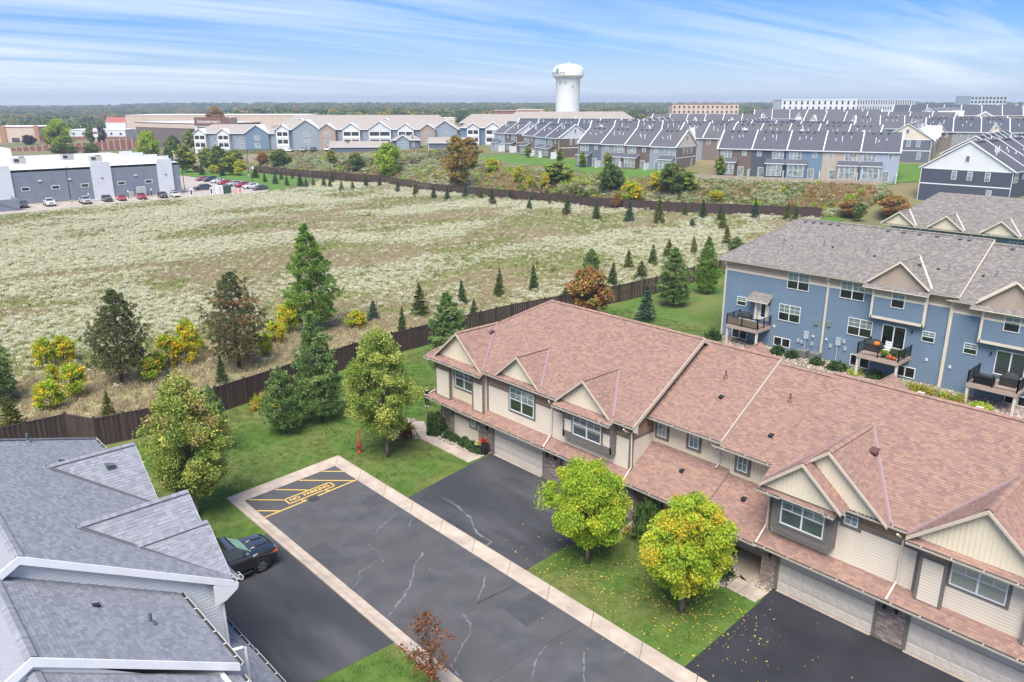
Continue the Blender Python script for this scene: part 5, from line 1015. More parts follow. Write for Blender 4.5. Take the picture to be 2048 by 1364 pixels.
tree('rust', 'young_tree', 16.0, 22.2, 4.1, 1.3, 'thin young tree with sparse rust red leaves by the road', z=LZ)
tree('spruce_blue', 'spruce_tree', 69.8, 52.9, 4.3, 1.3, 'blue green spruce on the lawn between the beige and blue houses', 'spruce', z=LZ)
SP = [(46.7, 74.2, 2.5, 0.95, 'spruce_blue', 'squat rounded dark spruce right of the tall white pine'), (52.0, 72.4, 4.0, 1.24, 'spruce_b', 'olive spruce with wide skirt behind the green maple top'), (59.3, 73.4, 3.2, 0.75, 'spruce', 'slim young spruce third along the field edge'), (55.9, 67.2, 2.4, 0.70, 'spruce', 'small spruce close to the fence by the white pine'), (45.0, 66.0, 3.6, 0.7, 'spruce', 'narrow spruce just over the fence left of the beige roof'), (65.3, 73.3, 3.8, 0.85, 'spruce_b', 'straight spruce above the beige roof corner'), (71.0, 72.6, 3.6, 0.81, 'spruce', 'dark spruce above the middle of the beige ridge'),
      (83.6, 73.5, 3.9, 1.46, 'pine_bushy', 'bushy young pine behind the orange maple'), (79.6, 66.3, 3.6, 1.02, 'spruce', 'spruce standing right behind the orange maple'), (86.3, 66.5, 2.9, 1.35, 'spruce_b', 'broad olive spruce right of the orange maple'), (90.6, 72.3, 3.2, 1.13, 'spruce_yellow', 'yellowish spruce behind the board fence'), (96.3, 72.2, 3.3, 1.0, 'spruce_b', 'second spruce right of the yellowish one'), (102.7, 74.1, 3.2, 1.14, 'spruce_yellow', 'third spruce in the row behind the white pine'), (107.7, 72.4, 3.2, 0.9, 'spruce_yellow', 'small yellow spruce above the white pine tip'), (134.0, 83.9, 3.7, 1.2, 'spruce_yellow', 'golden spruce in the bare strip near the far fence corner'), (119.8, 74.0, 3.6, 1.15, 'spruce_yellow', 'golden spruce above the left end of the blue roof'), (132.9, 90.2, 2.0, 1.1, 'spruce_blue', 'low dark spruce in a ring of bare soil'),
      (15.1, 63.5, 2.4, 0.75, 'spruce_yellow', 'little yellow green spruce behind the fence by the grey roof'), (20.7, 65.9, 2.6, 0.6, 'spruce_blue', 'small bluish spruce below the broad scots pine'), (25.0, 65.2, 2.8, 0.7, 'spruce', 'small dark spruce below the rusty scots pine'), (8.9, 65.0, 3.1, 1.35, 'spruce_yellow', 'bright yellow green spruce at the left edge above the grey roof'), (92.5, 81.7, 1.8, 1.0, 'spruce', 'tiny spruce far behind the orange maple'), (115.5, 69.5, 2.6, 1.7, 'pine_bushy', 'low spreading pine touching the blue house roof edge'), (70.3, 66.1, 1.7, 0.96, 'spruce_blue', 'small round spruce peeping over the beige ridge')]
for x, y, h, r, t, lb in SP: tree(t, 'spruce_tree', x, y, h, r, lb, 'spruce', 'young spruces in the field')
FR = [(113.2, 239.8, 2.7), (112.6, 231.5, 3.7), (121.1, 244.2, 2.8), (113.1, 224.7, 2.9), (125.5, 245.1, 2.0), (115.4, 220.5, 3.9), (114.5, 215.2, 2.8), (118.3, 217.8, 2.6), (117.7, 210.4, 3.5), (118.3, 207.9, 3.1), (130.0, 226.6, 2.7), (116.5, 198.3, 3.0), (134.2, 225.0, 2.4), (120.3, 198.4, 2.7), (127.7, 203.1, 3.4), (131.6, 201.5, 2.8), (125.3, 183.1, 3.3), (123.8, 172.9, 3.0), (126.3, 175.5, 3.1), (124.8, 165.7, 3.4), (124.7, 159.8, 3.3), (133.0, 162.8, 3.1), (133.2, 156.4, 3.2), (125.9, 143.4, 4.2), (138.1, 150.4, 2.6), (127.3, 132.0, 2.9), (137.8, 142.0, 2.2), (137.6, 135.3, 2.3), (127.5, 120.1, 4.0), (136.1, 127.6, 2.9), (127.7, 111.4, 3.9), (129.4, 103.7, 4.3), (132.3, 98.2, 5.2), (145.7, 101.1, 2.6), (145.3, 96.2, 3.9), (145.5, 91.9, 2.9), (152.3, 87.7, 4.3), (155.3, 81.8, 3.7), (158.7, 81.7, 2.7)]
ON = ['first', 'second', 'third', 'fourth', 'fifth', 'sixth', 'seventh', 'eighth', 'ninth', 'tenth', 'eleventh', 'twelfth', 'thirteenth', 'fourteenth', 'fifteenth', 'sixteenth', 'seventeenth', 'eighteenth', 'nineteenth', 'twentieth']
_rank = sorted(range(len(FR)), key=lambda i: (FR[i][0] * math.cos(HEAD) - FR[i][1] * math.sin(HEAD)) / (FR[i][0] * math.sin(HEAD) + FR[i][1] * math.cos(HEAD)))
for i, (x, y, h) in enumerate(FR):
    k = _rank.index(i); lb = (ON[k] + ' young spruce from the left along the far fence') if k < 20 else (ON[len(FR) - 1 - k] + ' young spruce from the right along the far fence')
    tree(['spruce', 'spruce_b', 'spruce_blue', 'spruce', 'spruce_yellow'][i * 7 % 5], 'spruce_tree', x, y, h * 1.08, h * .31, lb, 'spruce', 'spruces along the far fence')
for i, (x, y, h, r, lb) in enumerate([(14.7, 81.3, 2.1, 1.0, 'yellow green sapling left of the broad scots pine'), (16.3, 81.3, 2.0, 1.1, 'second yellow green sapling left of the broad scots pine'), (14.6, 70.6, 2.2, 1.1, 'low yellow sapling in front of the two by the scots pine'), (23.3, 73.3, 2.3, 1.2, 'golden sapling between the two scots pines'), (24.8, 72.9, 3.2, 1.1, 'tall lime sapling between the two scots pines'), (27.1, 75.0, 1.2, .5, 'tiny golden sapling touching the rusty scots pine'), (37.0, 76.0, 2.7, 1.25, 'bright yellow sapling left of the tall white pine'), (14.0, 75.4, 1.4, .55, 'small orange yellow sapling near the left edge'), (22.1, 72.5, 1.5, .55, 'small golden sapling right of the broad scots pine'), (31.6, 70.3, 1.6, .7, 'golden sapling in front of the rusty scots pine'), (12.2, 69.0, 1.8, 1.2, 'lime sapling above the yellow green spruce at the left edge'), (20.6, 70.4, 1.6, 1.0, 'lime sapling at the foot of the broad scots pine'), (34.2, 73.6, 1.7, 1.1, 'olive sapling between the rusty pine and the bright yellow one'), (43.4, 72.6, 1.5, 1.1, 'low olive sapling right of the tall white pine')]): tree('yellow', 'sapling', x, y, h * 1.35, r * 1.25, lb, 'sapling')
for i, (y, r) in enumerate([(42.55, .52), (41.75, .50), (40.6, .62), (39.65, .58), (38.85, .55)]): shrub('box', 'shrub', 32.72, y, r, r * 1.25, ['dark green clipped shrub next to the conical evergreen', 'olive round shrub second from the conical evergreen', 'largest dark shrub in the middle of the garage bed', 'dark shrub fourth along the garage bed', 'dark shrub next to the black flower pot'][i], G_BOX, .09, 1300, z=LZ)
shrub('arb', 'evergreen_shrub', 32.55, 43.75, .78, 2.45, 'dense conical evergreen at the corner of the beige house', G_BOX, .10, 3000, z=LZ)
shrub('box2', 'shrub', 67.3, 42.3, 1.1, 2.2, 'large dark shrub at the left corner of the blue house', G_BOX, .12, 2000, z=LZ); shrub('lime', 'shrub', 66.5, 41.0, .9, 1.0, 'low yellow green shrub at the corner of the blue house', [G_YG[0], G_YG[1]], .1, 900, z=LZ)
shrub('lilac', 'shrub', 32.5, 23.6, 1.1, 3.0, 'tall loose green shrub between the two lawn trees', G_GRN[:2], .13, 1500, z=LZ); shrub('perennial', 'shrub', 32.0, 24.6, .6, .7, 'small orange yellow perennial beside the porch walk', G_ORANGE[:2] + G_YG[:1], .1, 400, z=LZ); shrub('porch', 'shrub', 32.4, 18.9, .95, 1.5, 'dark shrub under the yellow lawn tree by the porch', G_BOX, .11, 1200, z=LZ)
for i, (x, y, r, h, k, lb) in enumerate([(69.6, 36.2, .9, 1.1, 'box', 'dark shrub below the left pair of blue basement windows'), (69.5, 34.6, .8, 1.0, 'box', 'dark shrub left of the air conditioners'), (69.3, 31.9, .85, .95, 'box', 'round shrub right of the air conditioners'), (69.3, 29.9, 1.1, 1.0, 'box', 'wide dark shrub left of the pumpkin deck'), (69.2, 28.2, .8, .8, 'lime', 'lime low shrub under the pumpkin deck'), (69.6, 26.6, .9, 1.0, 'box2', 'dark shrub at the post of the pumpkin deck'), (68.2, 22.8, 1.2, 1.3, 'oliv', 'olive shrub right of the pumpkin deck'), (68.2, 21.0, 1.3, 1.4, 'oliv', 'olive bush in the middle of the blue wall bed'), (68.2, 19.3, 1.2, 1.2, 'oliv', 'olive bush left of the right hand deck'), (67.8, 17.2, 1.1, 1.0, 'lime', 'lime shrub below the right hand deck')]):
    shrub(k, 'shrub', x, y, r, h, lb, (G_YG[1:] + G_GOLD[1:]) if k == 'oliv' else G_BOX, .12, 1200, z=LZ - .05)
for i, (x, y, r, h) in enumerate([(24.9, 57.3, .8, 1.0), (26.2, 57.6, .9, 1.1), (27.5, 58.0, .7, .9)]): shrub('grassclump', 'ornamental_grass', x, y, r, h, ['leftmost golden grass clump in front of the fence', 'middle golden grass clump in front of the fence', 'rightmost golden grass clump in front of the fence'][i], [lf('leaf_straw', (0.42, 0.30, 0.07)), G_YG[0]], .5, 300, 'grass', z=LZ, asp=7)
# ------------------------------------------------------------------ small things by the houses
M_RED = mat('hydrant_red', (0.30, 0.025, 0.03), (0.36, 0.06, 0.05), 9, rough=.5); M_ORG = mat('marker_orange', (0.75, 0.12, 0.025), rough=.5)
hy = empty('fire_hydrant', (26.37, 44.72, LZ), 0, 'red fire hydrant with a tall orange marker on the lawn', 'hydrant')
q = MB(); q.lathe([(.17, 0), (.17, .05), (.12, .06), (.115, .55), (.15, .57), (.15, .62), (.13, .64), (.11, .74), (.05, .80), (.035, .88), (.0, .88)], 16, (26.37, 44.72, LZ)); q.build('barrel', M_RED, hy, True)
for d in ((1, 0), (-1, 0), (0, -1)): q = MB(); q.tube([(26.37 + d[0] * .08, 44.72 + d[1] * .08, LZ + .5), (26.37 + d[0] * .2, 44.72 + d[1] * .2, LZ + .5), (26.37 + d[0] * .24, 44.72 + d[1] * .24, LZ + .5)], [.07, .075, .05], 10); q.build('outlet_cap', M_RED, hy)
q = MB(); q.tube([(26.5, 44.85, LZ + .5), (26.5, 44.85, LZ + 1.75)], .05, 8); q.build('marker_pole', M_ORG, hy)
pot = empty('flower_pot', (32.85, 38.5, LZ), 0, 'tall black flower pot with red and cream plants by the garage', 'plant pot')
q = MB(); q.add([(32.62, 38.27, LZ), (33.02, 38.27, LZ), (33.02, 38.67, LZ), (32.62, 38.67, LZ), (32.57, 38.22, LZ + .85), (33.07, 38.22, LZ + .85), (33.07, 38.72, LZ + .85), (32.57, 38.72, LZ + .85)], [(3, 2, 1, 0), (4, 5, 6, 7), (0, 1, 5, 4), (1, 2, 6, 5), (2, 3, 7, 6), (3, 0, 4, 7)]); q.build('pot', M_BLK, pot)
for nm, ms, dx, dz, r in (('red_flowers', [lf('petal_red', (.55, .04, .02))], .0, .95, .22), ('cream_leaves', [lf('leaf_cream', (.62, .55, .22))], -.25, .72, .26)):
    c = bpy.data.objects.new(nm, shrub_mesh(hash(nm) % 97, r, r * 1.4, 160, .11, ms, 2.5)); link(c, pot); c.location = (-.05 + dx, .05 + abs(dx), dz)
pot2 = empty('flower_pot', (30.4, 44.6, LZ), 0, 'low dark planter with rust grass beside the footpath', 'plant pot'); q = MB(); q.lathe([(.22, 0), (.3, .38), (.27, .38), (.25, .3)], 14, (30.4, 44.6, LZ)); q.build('pot', M_BLK, pot2)
c = bpy.data.objects.new('grasses', shrub_mesh(5, .45, .9, 160, .5, [lf('leaf_rust', (0.33, 0.13, 0.05)), G_GRN[0]], 6)); link(c, pot2); c.location = (0, 0, .3)
for i, (a, lb) in enumerate(((34.9, 'left grey air conditioner at the foot of the blue wall'), (33.6, 'right grey air conditioner at the foot of the blue wall'))):
    x, y = 70.3, a * KB - .1; ac = empty('air_conditioner', (x, y, LZ - .02), 0, lb, 'air conditioner'); q = MB(); q.box(x - .42, x + .42, y - .42, y + .42, LZ - .02, LZ + .85); q.build('case', mat('ac_grey', (0.25, 0.24, 0.23), rough=.6), ac)
    q = MB()
    for k in range(12): zz_ = LZ + .1 + k * .06; q.box(x - .435, x + .435, y - .435, y + .435, zz_, zz_ + .02)
    q.build('louvres', mat('ac_grey_dark', (0.18, 0.175, 0.17), rough=.6), ac, kind='stuff'); q = MB(); q.lathe([(.34, 0), (.34, .05), (.3, .06), (.3, .02)], 18, (x, y, LZ + .85)); q.build('fan_grille', M_VS, ac)
def dk(a, b, c): return PB(a, b, c)
def grill(a, b, zt, lb, s=1.0):
    g_ = empty('covered_grill', dk(a, b, zt), 0, lb, 'grill'); q = MB(); p = Vector(dk(a, b, zt)); 
    pr = [(.0, .38, .62), (.75, .40, .64), (.85, .36, .55), (1.05, .26, .34), (1.14, .12, .2)]
    vs = []; 
    for z_, hx, hy_ in pr: vs += [tuple(p + Vector((sx__ * hx * s + random.uniform(-.02, .02), sy__ * hy_ * s + random.uniform(-.02, .02), z_ * s))) for sx__, sy__ in ((-1, -1), (1, -1), (1, 1), (-1, 1))]
    fs = [(i * 4 + k, i * 4 + (k + 1) % 4, (i + 1) * 4 + (k + 1) % 4, (i + 1) * 4 + k) for i in range(4) for k in range(4)] + [(16, 17, 18, 19)]; q.add(vs, fs); q.build('cover', mat('cover_black', (0.03, 0.03, 0.032), (.05, .05, .052), 6, rough=.7, bump=(8, 1, .05)), g_); return g_
grill(41.9, .75, 1.62, 'black covered grill on the left deck'); grill(28.0, 1.0, 1.66, 'black covered grill on the pumpkin deck'); grill(16.6, 1.2, 1.33, 'black covered grill on the right hand deck')
bx = empty('storage_box', dk(18.2, 2.3, 1.33), 0, 'low black storage box at the railing of the right hand deck', 'box'); q = MB(PB); q.box(17.4, 18.9, 2.0, 2.6, 1.34, 1.95); q.build('bin', M_BLK, bx); q = MB(PB); q.box(17.36, 18.94, 1.97, 2.63, 1.952, 2.02); q.build('lid', M_BLK, bx)
def pumpkin(a, b, c, lb, s=.24):
    pk = empty('pumpkin', dk(a, b, c), 0, lb, 'pumpkin'); p = Vector(dk(a, b, c)); q = MB(); n = 28; prof = [(.1, .0), (.75, .12), (1, .55), (.85, .95), (.3, 1.15), (.12, 1.05)]
    vs = [tuple(p + Vector((r_ * s * (1 + .08 * math.cos(8 * t)) * math.cos(t), r_ * s * (1 + .08 * math.cos(8 * t)) * math.sin(t), z_ * s * 1.3))) for r_, z_ in prof for t in [6.283 * k / n for k in range(n)]]
    q.add(vs, [(i * n + k, i * n + (k + 1) % n, (i + 1) * n + (k + 1) % n, (i + 1) * n + k) for i in range(5) for k in range(n)]); q.build('shell', mat('pumpkin_orange', (0.72, 0.19, 0.015), (.6, .13, .01), 5, rough=.5), pk, True); q = MB(); q.tube([p + Vector((0, 0, s * 1.3)), p + Vector((.03, .02, s * 1.7))], [.035, .025], 6); q.build('stem', BARK, pk)
pumpkin(27.15, 2.7, 1.66 + 1.08, 'large orange pumpkin perched on the railing of the middle deck', .27); pumpkin(26.0, 2.35, 1.67, 'orange pumpkin among the plants on the middle deck', .22); pumpkin(25.6, 2.4, 1.67, 'second orange pumpkin beside the plants at the deck corner', .2)
for i, (a, b, r, k, ms, lb) in enumerate([(26.6, 2.2, .38, 'dp1', G_YG, 'potted lime plant on the middle deck floor'), (25.9, 1.6, .45, 'dp2', G_GRN[:2], 'dark green potted plant on the middle deck'), (25.4, .8, .4, 'dp2', G_GRN[:2], 'dark green potted plant against the wall side of the middle deck')]):
    pt = empty('potted_plant', dk(a, b, 1.67), 0, lb, 'plant'); q = MB(); q.lathe([(.14, 0), (.2, .3), (.17, .3)], 12, dk(a, b, 1.67)); q.build('pot', M_BLK, pt); c = bpy.data.objects.new('foliage', shrub_mesh(20 + i, r, r * 1.6, 350, .14, ms)); link(c, pt); c.location = (0, 0, .25)
ch = empty('patio_chair', dk(26.85, 1.1, 1.67), 0, 'white slatted patio chair on the middle deck', 'chair'); 
for nm, bxs in (('seat', [(26.55, 27.1, .85, 1.35, 2.05, 2.1)]), ('backrest', [(26.55, 27.1, .8, .85, 2.12 + .19 * k, 2.27 + .19 * k) for k in range(4)])):
    for e in bxs: q = MB(PB); q.box(*e); q.build(nm if nm == 'seat' else 'back_slat', M_WHITE, ch)
for a in (26.57, 27.05):
    for b in (.88, 1.32): q = MB(PB); q.box(a, a + .04, b - .02, b + .02, 1.67, 2.05); q.build('leg', M_WHITE, ch)
sofa = empty('deck_sofa', dk(40.6, 2.2, 1.63), 0, 'white cushioned bench on the left deck', 'sofa'); q = MB(PB); q.box(39.5, 41.6, 1.9, 2.5, 1.64, 2.0); q.build('base', M_DECK, sofa)
for k in range(3): q = MB(PB); q.box(39.55 + k * .68, 40.18 + k * .68, 1.92, 2.48, 2.01, 2.14); q.build('cushion', M_WHITE, sofa)
for k in range(3): q = MB(PB); q.box(39.55 + k * .68, 40.18 + k * .68, 2.42, 2.56, 2.15, 2.5); q.build('back_cushion', M_WHITE, sofa)
# ------------------------------------------------------------------ vehicles
M_TYRE = mat('tyre_rubber', (0.018, 0.018, 0.019), rough=.85); M_RIM = mat('wheel_alloy', (0.55, 0.55, 0.56), rough=.25, metal=.9); M_CGL = mat('car_glass', (0.035, 0.045, 0.05), rough=.05, spec=.8); M_LAMP = mat('headlamp', (0.75, 0.76, 0.78), rough=.1, spec=.8); M_TAIL = mat('tail_lamp', (0.35, 0.01, 0.012), rough=.2); M_CHR = mat('chrome', (0.7, 0.7, 0.72), rough=.12, metal=1.0); M_PLAST = mat('black_plastic', (0.03, 0.03, 0.03), rough=.6)
def paint(name, c): return mat('paint_' + name, c, rough=.12, spec=1.0, coat=1.0)
def wheel_mesh(r, w, spokes=6):
    t = MB(); n = 22; prof = [(r * .66, -w / 2), (r * .96, -w / 2), (r, -w * .36), (r, w * .36), (r * .96, w / 2), (r * .66, w / 2), (r * .62, w * .3), (r * .62, -w * .3)]
    vs = [(rr_ * math.cos(6.283 * k / n), y_, rr_ * math.sin(6.283 * k / n)) for rr_, y_ in prof for k in range(n)]; m_ = len(prof)
    t.add(vs, [(i * n + k, ((i + 1) % m_) * n + k, ((i + 1) % m_) * n + (k + 1) % n, i * n + (k + 1) % n) for i in range(m_) for k in range(n)])
    q = MB(); q.add([(r * .62 * math.cos(6.283 * k / n), .0, r * .62 * math.sin(6.283 * k / n)) for k in range(n)], [tuple(range(n))], 1)
    for s_ in (-1, 1):
        for k in range(spokes):
            for d in (-.16, .16): a = 6.283 * k / spokes; q.bar((.06 * r * math.cos(a), s_ * w * .42, .06 * r * math.sin(a)), (r * .63 * math.cos(a + d), s_ * w * .42, r * .63 * math.sin(a + d)), r * .09, .03, 0, (0, 1, 0))
        q.tube([(0, s_ * w * .3, 0), (0, s_ * w * .46, 0)], r * .13, 10)
        for k in range(n): a, a2 = 6.283 * k / n, 6.283 * (k + 1) / n; q.add([(r * .68 * math.cos(a), s_ * w * .46, r * .68 * math.sin(a)), (r * .68 * math.cos(a2), s_ * w * .46, r * .68 * math.sin(a2)), (r * .6 * math.cos(a2), s_ * w * .43, r * .6 * math.sin(a2)), (r * .6 * math.cos(a), s_ * w * .43, r * .6 * math.sin(a))], [(0, 1, 2, 3)])
    return t.mesh('tyre', M_TYRE, True), q.mesh('rim', [M_RIM, M_PLAST])
WH = {}
def vehicle(name, label, loc, rz, color, kind='car', group=None, cat='car'):
    """x forward; front bumper at x = 0, body behind it"""
    D = {'car': dict(L=4.65, W=1.84, zb=.22, r=.335, ax=(.92, 3.75), body=[(0, .62, .30, .60), (.05, .80, .24, .66), (.30, .89, .20, .74), (1.25, .92, .20, .93), (1.5, .92, .20, .96), (3.6, .92, .20, 1.0), (4.35, .90, .22, 1.02), (4.6, .84, .28, .98), (4.65, .76, .34, .86)], cab=[(1.15, .80, .94), (2.05, .62, 1.42), (2.7, .60, 1.46), (3.4, .60, 1.40), (4.25, .76, 1.0)], pil=(2.05, 2.75, 3.5)),
         'suv': dict(L=4.75, W=1.9, zb=.26, r=.36, ax=(.95, 3.75), body=[(0, .66, .36, .80), (.06, .84, .28, .92), (.3, .92, .24, 1.0), (1.3, .95, .24, 1.10), (1.5, .95, .24, 1.12), (3.7, .95, .24, 1.14), (4.5, .93, .26, 1.14), (4.7, .88, .34, 1.08), (4.75, .82, .4, .95)], cab=[(1.2, .84, 1.1), (1.95, .68, 1.62), (2.7, .67, 1.68), (4.1, .66, 1.62), (4.65, .8, 1.12)], pil=(1.95, 2.8, 3.75)),
         'pickup': dict(L=5.9, W=2.06, zb=.42, r=.42, ax=(.98, 4.72), body=[(0, .80, .50, 1.0), (.07, .95, .42, 1.12), (.3, 1.0, .40, 1.20), (1.4, 1.02, .40, 1.27), (1.55, 1.02, .40, 1.28), (3.85, 1.02, .40, 1.30), (3.9, 1.02, .40, 1.38), (5.75, 1.01, .42, 1.38), (5.88, .97, .5, 1.36), (5.9, .94, .55, 1.3)], cab=[(1.32, .90, 1.26), (2.15, .74, 1.84), (2.7, .74, 1.92), (3.5, .73, 1.88), (3.88, .86, 1.3)], pil=(2.15, 2.75, 3.45))}[kind]
    o = empty(name, loc, rz, label, cat, group); b = MB(); k = 10
    secs = []
    for x, hw, zb, zt in D['body']:
        zm = zb + (zt - zb) * .55; half = [(hw * .86, zb), (hw, zb + .1), (hw, zm), (hw * .985, zt - .10), (hw * .93, zt - .02), (hw * .55, zt + .025)]
        secs.append([(-x, y, z) for y, z in half] + [(-x, -y, z) for y, z in half[::-1]])
    n = 12; vs = [p for s_ in secs for p in s_]; b.add(vs, [(i * n + j, i * n + (j + 1) % n, (i + 1) * n + (j + 1) % n, (i + 1) * n + j) for i in range(len(secs) - 1) for j in range(n)] + [tuple(range(n - 1, -1, -1)), tuple((len(secs) - 1) * n + j for j in range(n))])
    body = b.build('body', color, o, True, world=False); body.data.set_sharp_from_angle(angle=R(38))
    c = D['cab']; q = MB(); bz = [z for _, _, _, z in D['body']]; base = c[0][2]
    low = [(-x, s_ * c[0][1] * 1.04, base - .03) for x, s_ in ((c[0][0], 1), (c[-1][0], 1), (c[-1][0], -1), (c[0][0], -1))]
    ring = [[(-x, hw, z) for x, hw, z in c], [(-x, -hw, z) for x, hw, z in c]]
    bl = [[(-x, c[0][1] * 1.04 * s_, base - .03) for x, _, _ in c] for s_ in (1, -1)]; m = len(c)
    q.add(ring[0] + ring[1], [(i, i + 1, m + i + 1, m + i) for i in range(m - 1)]); 
    for s_ in (0, 1): q.add(bl[s_] + ring[s_], [(i, i + 1, m + i + 1, m + i) for i in range(m - 1)])
    cabin = q.build('cabin', color, o, True, world=False); cabin.data.set_sharp_from_angle(angle=R(30))
    def glass(nm, pts, d=.008):
        cc = Vector((-2.6, 0, 1.2)); P_ = [Vector(p) for p in pts]; nn = (P_[1] - P_[0]).cross(P_[2] - P_[0]).normalized(); nn = nn if nn.dot(P_[0] - cc) > 0 else -nn
        g_ = MB(); g_.poly([tuple(p + nn * d) for p in P_]); return g_.build(nm, M_WSC if nm == 'windscreen' and color.name == 'paint_black' else M_CGL, o, world=False)
    (xa, ha, za), (xb, hb_, zb2_) = c[0], c[1]; L_ = lambda a, b_, t: a + (b_ - a) * t
    glass('windscreen', [(-L_(xa, xb, .1), L_(ha, hb_, .1) * .93, L_(za, zb2_, .1)), (-L_(xa, xb, .94), L_(ha, hb_, .94) * .93, L_(za, zb2_, .94)), (-L_(xa, xb, .94), -L_(ha, hb_, .94) * .93, L_(za, zb2_, .94)), (-L_(xa, xb, .1), -L_(ha, hb_, .1) * .93, L_(za, zb2_, .1))])
    (xa, ha, za), (xb, hb_, zb2_) = c[-1], c[-2]
    glass('rear_window', [(-L_(xa, xb, .15), L_(ha, hb_, .15) * .9, L_(za, zb2_, .15)), (-L_(xa, xb, .92), L_(ha, hb_, .92) * .9, L_(za, zb2_, .92)), (-L_(xa, xb, .92), -L_(ha, hb_, .92) * .9, L_(za, zb2_, .92)), (-L_(xa, xb, .15), -L_(ha, hb_, .15) * .9, L_(za, zb2_, .15))])
    bw = c[0][1] * 1.04; tw_ = c[2][1]; zt = c[2][2]; z0, z1 = base + .03, zt - .13; yy = lambda z: L_(bw, tw_, (z - base) / (zt - base)) + .01
    x0, x1, x2 = D['pil']
    for s_ in (1, -1):
        glass('side_window', [(-(c[0][0] + .38), s_ * yy(z0), z0), (-x1 + .03, s_ * yy(z0), z0), (-x1 + .03, s_ * yy(z1), z1), (-x0 - .05, s_ * yy(z1), z1)]); glass('side_window', [(-x1 - .05, s_ * yy(z0), z0), (-x2 - .2, s_ * yy(z0), z0), (-x2 - .02, s_ * yy(z1), z1), (-x1 - .05, s_ * yy(z1), z1)])
        q = MB(); q.box(-c[0][0] - .5, -c[0][0] - .32, s_ * (bw + .02) - .0 if s_ > 0 else -bw - .24, bw + .24 if s_ > 0 else -bw - .02, base + .02, base + .2); q.build('wing_mirror', M_CHR if kind == 'pickup' and color.name == 'paint_black' else color, o, world=False)
        q = MB(); f0 = D['body'][1]; zt0 = D['body'][1][3]; q.box(-.24, -.035, min(s_ * .50, s_ * .86), max(s_ * .50, s_ * .86), zt0 - .20, zt0 - .04); q.build('headlight', M_LAMP, o, world=False)
        Lb = D['L']; zr_ = D['body'][-3][3]; q = MB(); q.box(-Lb + .0, -Lb + .12, min(s_ * .55, s_ * .86), max(s_ * .55, s_ * .86), zr_ - .3, zr_ - .1); q.build('tail_light', M_TAIL, o, world=False)
    zf = D['body'][1][2]; q = MB(); q.box(-.12, .03, -.72, .72, zf + .02, zf + .2); q.build('front_bumper', M_CHR if kind == 'pickup' else M_PLAST, o, world=False)
    q = MB(); q.box(-.05, .015, -.46, .46, D['body'][1][3] - .32, D['body'][1][3] - .08); q.build('grille', M_PLAST, o, world=False)
    q = MB(); q.box(.012, .025, -.26, .26, zf + .12, zf + .24); q.build('number_plate', M_WHITE, o, world=False)
    key = (D['r'], kind == 'pickup')
    if key not in WH: WH[key] = wheel_mesh(D['r'], .27 if kind == 'pickup' else .22, 6)
    for ax in D['ax']:
        for s_ in (1, -1):
            w_ = bpy.data.objects.new('wheel', None); w_.empty_display_size = .1; link(w_, o); w_.location = (-ax, s_ * (D['W'] / 2 - .13), D['r'])
            for nm, me in zip(('tyre', 'rim'), WH[key]): c_ = bpy.data.objects.new(nm, me); link(c_, w_)
            q = MB(); nn = 18; rr_ = D['r'] * 1.13; yb_ = s_ * (D['W'] / 2 - .005); q.add([(-ax + rr_ * math.cos(math.pi * t / nn), yb_, D['r'] + rr_ * math.sin(math.pi * t / nn)) for t in range(nn + 1)] + [(-ax - rr_, yb_, .24), (-ax + rr_, yb_, .24)], [tuple(range(nn + 3))]); q.build('wheel_arch', M_PLAST, o, world=False)
    if kind == 'pickup':
        q = MB(); q.box(-5.75, -4.0, -.86, .86, 1.365, 1.41); q.build('cargo_bed', M_PLAST, o, world=False)
        for s_ in (1, -1): q = MB(); q.box(-4.0, -1.55, min(s_ * .98, s_ * 1.12), max(s_ * .98, s_ * 1.12), .36, .42); q.build('running_board', M_CHR if color.name == 'paint_black' else M_PLAST, o, world=False)
        for s_ in (-.42, .42): q = MB(); q.bar((-.35, s_ * .8, 1.235), (-1.3, s_, 1.30), .10, .03); q.build('bonnet_ridge', color, o, True, world=False)
        for s_ in (1, -1): q = MB(); q.box(-2.86, -2.72, min(s_ * 1.01, s_ * 1.04), max(s_ * 1.01, s_ * 1.04), 1.08, 1.12); q.build('door_handle', color, o, world=False)
    return o
M_WSC = mat('windscreen_teal_reflection', (0.22, 0.42, 0.36), (0.30, 0.5, 0.44), 1.2, rough=.08, spec=.9)  # teal reflection on the windscreen painted into its base colour
PBK = paint('black', (0.010, 0.010, 0.012))
tk = vehicle('pickup_truck', 'black pickup truck parked in the driveway beside the grey roof', (15.55, 36.45, LZ + .012), 0, PBK, 'pickup', cat='truck')
Vt, Ft = text_verts('RST', .16, .01); q = MB(); q.add([(-1.28 - v[0] * -1.0, -1.026, 1.17 + v[1]) for v in Vt], Ft); q.build('badge_lettering', M_WHITE, tk, world=False)
q = MB(); q.box(-.30, -.02, -.99, -.9, .92, 1.0); q.build('indicator', M_ORG, tk, world=False)
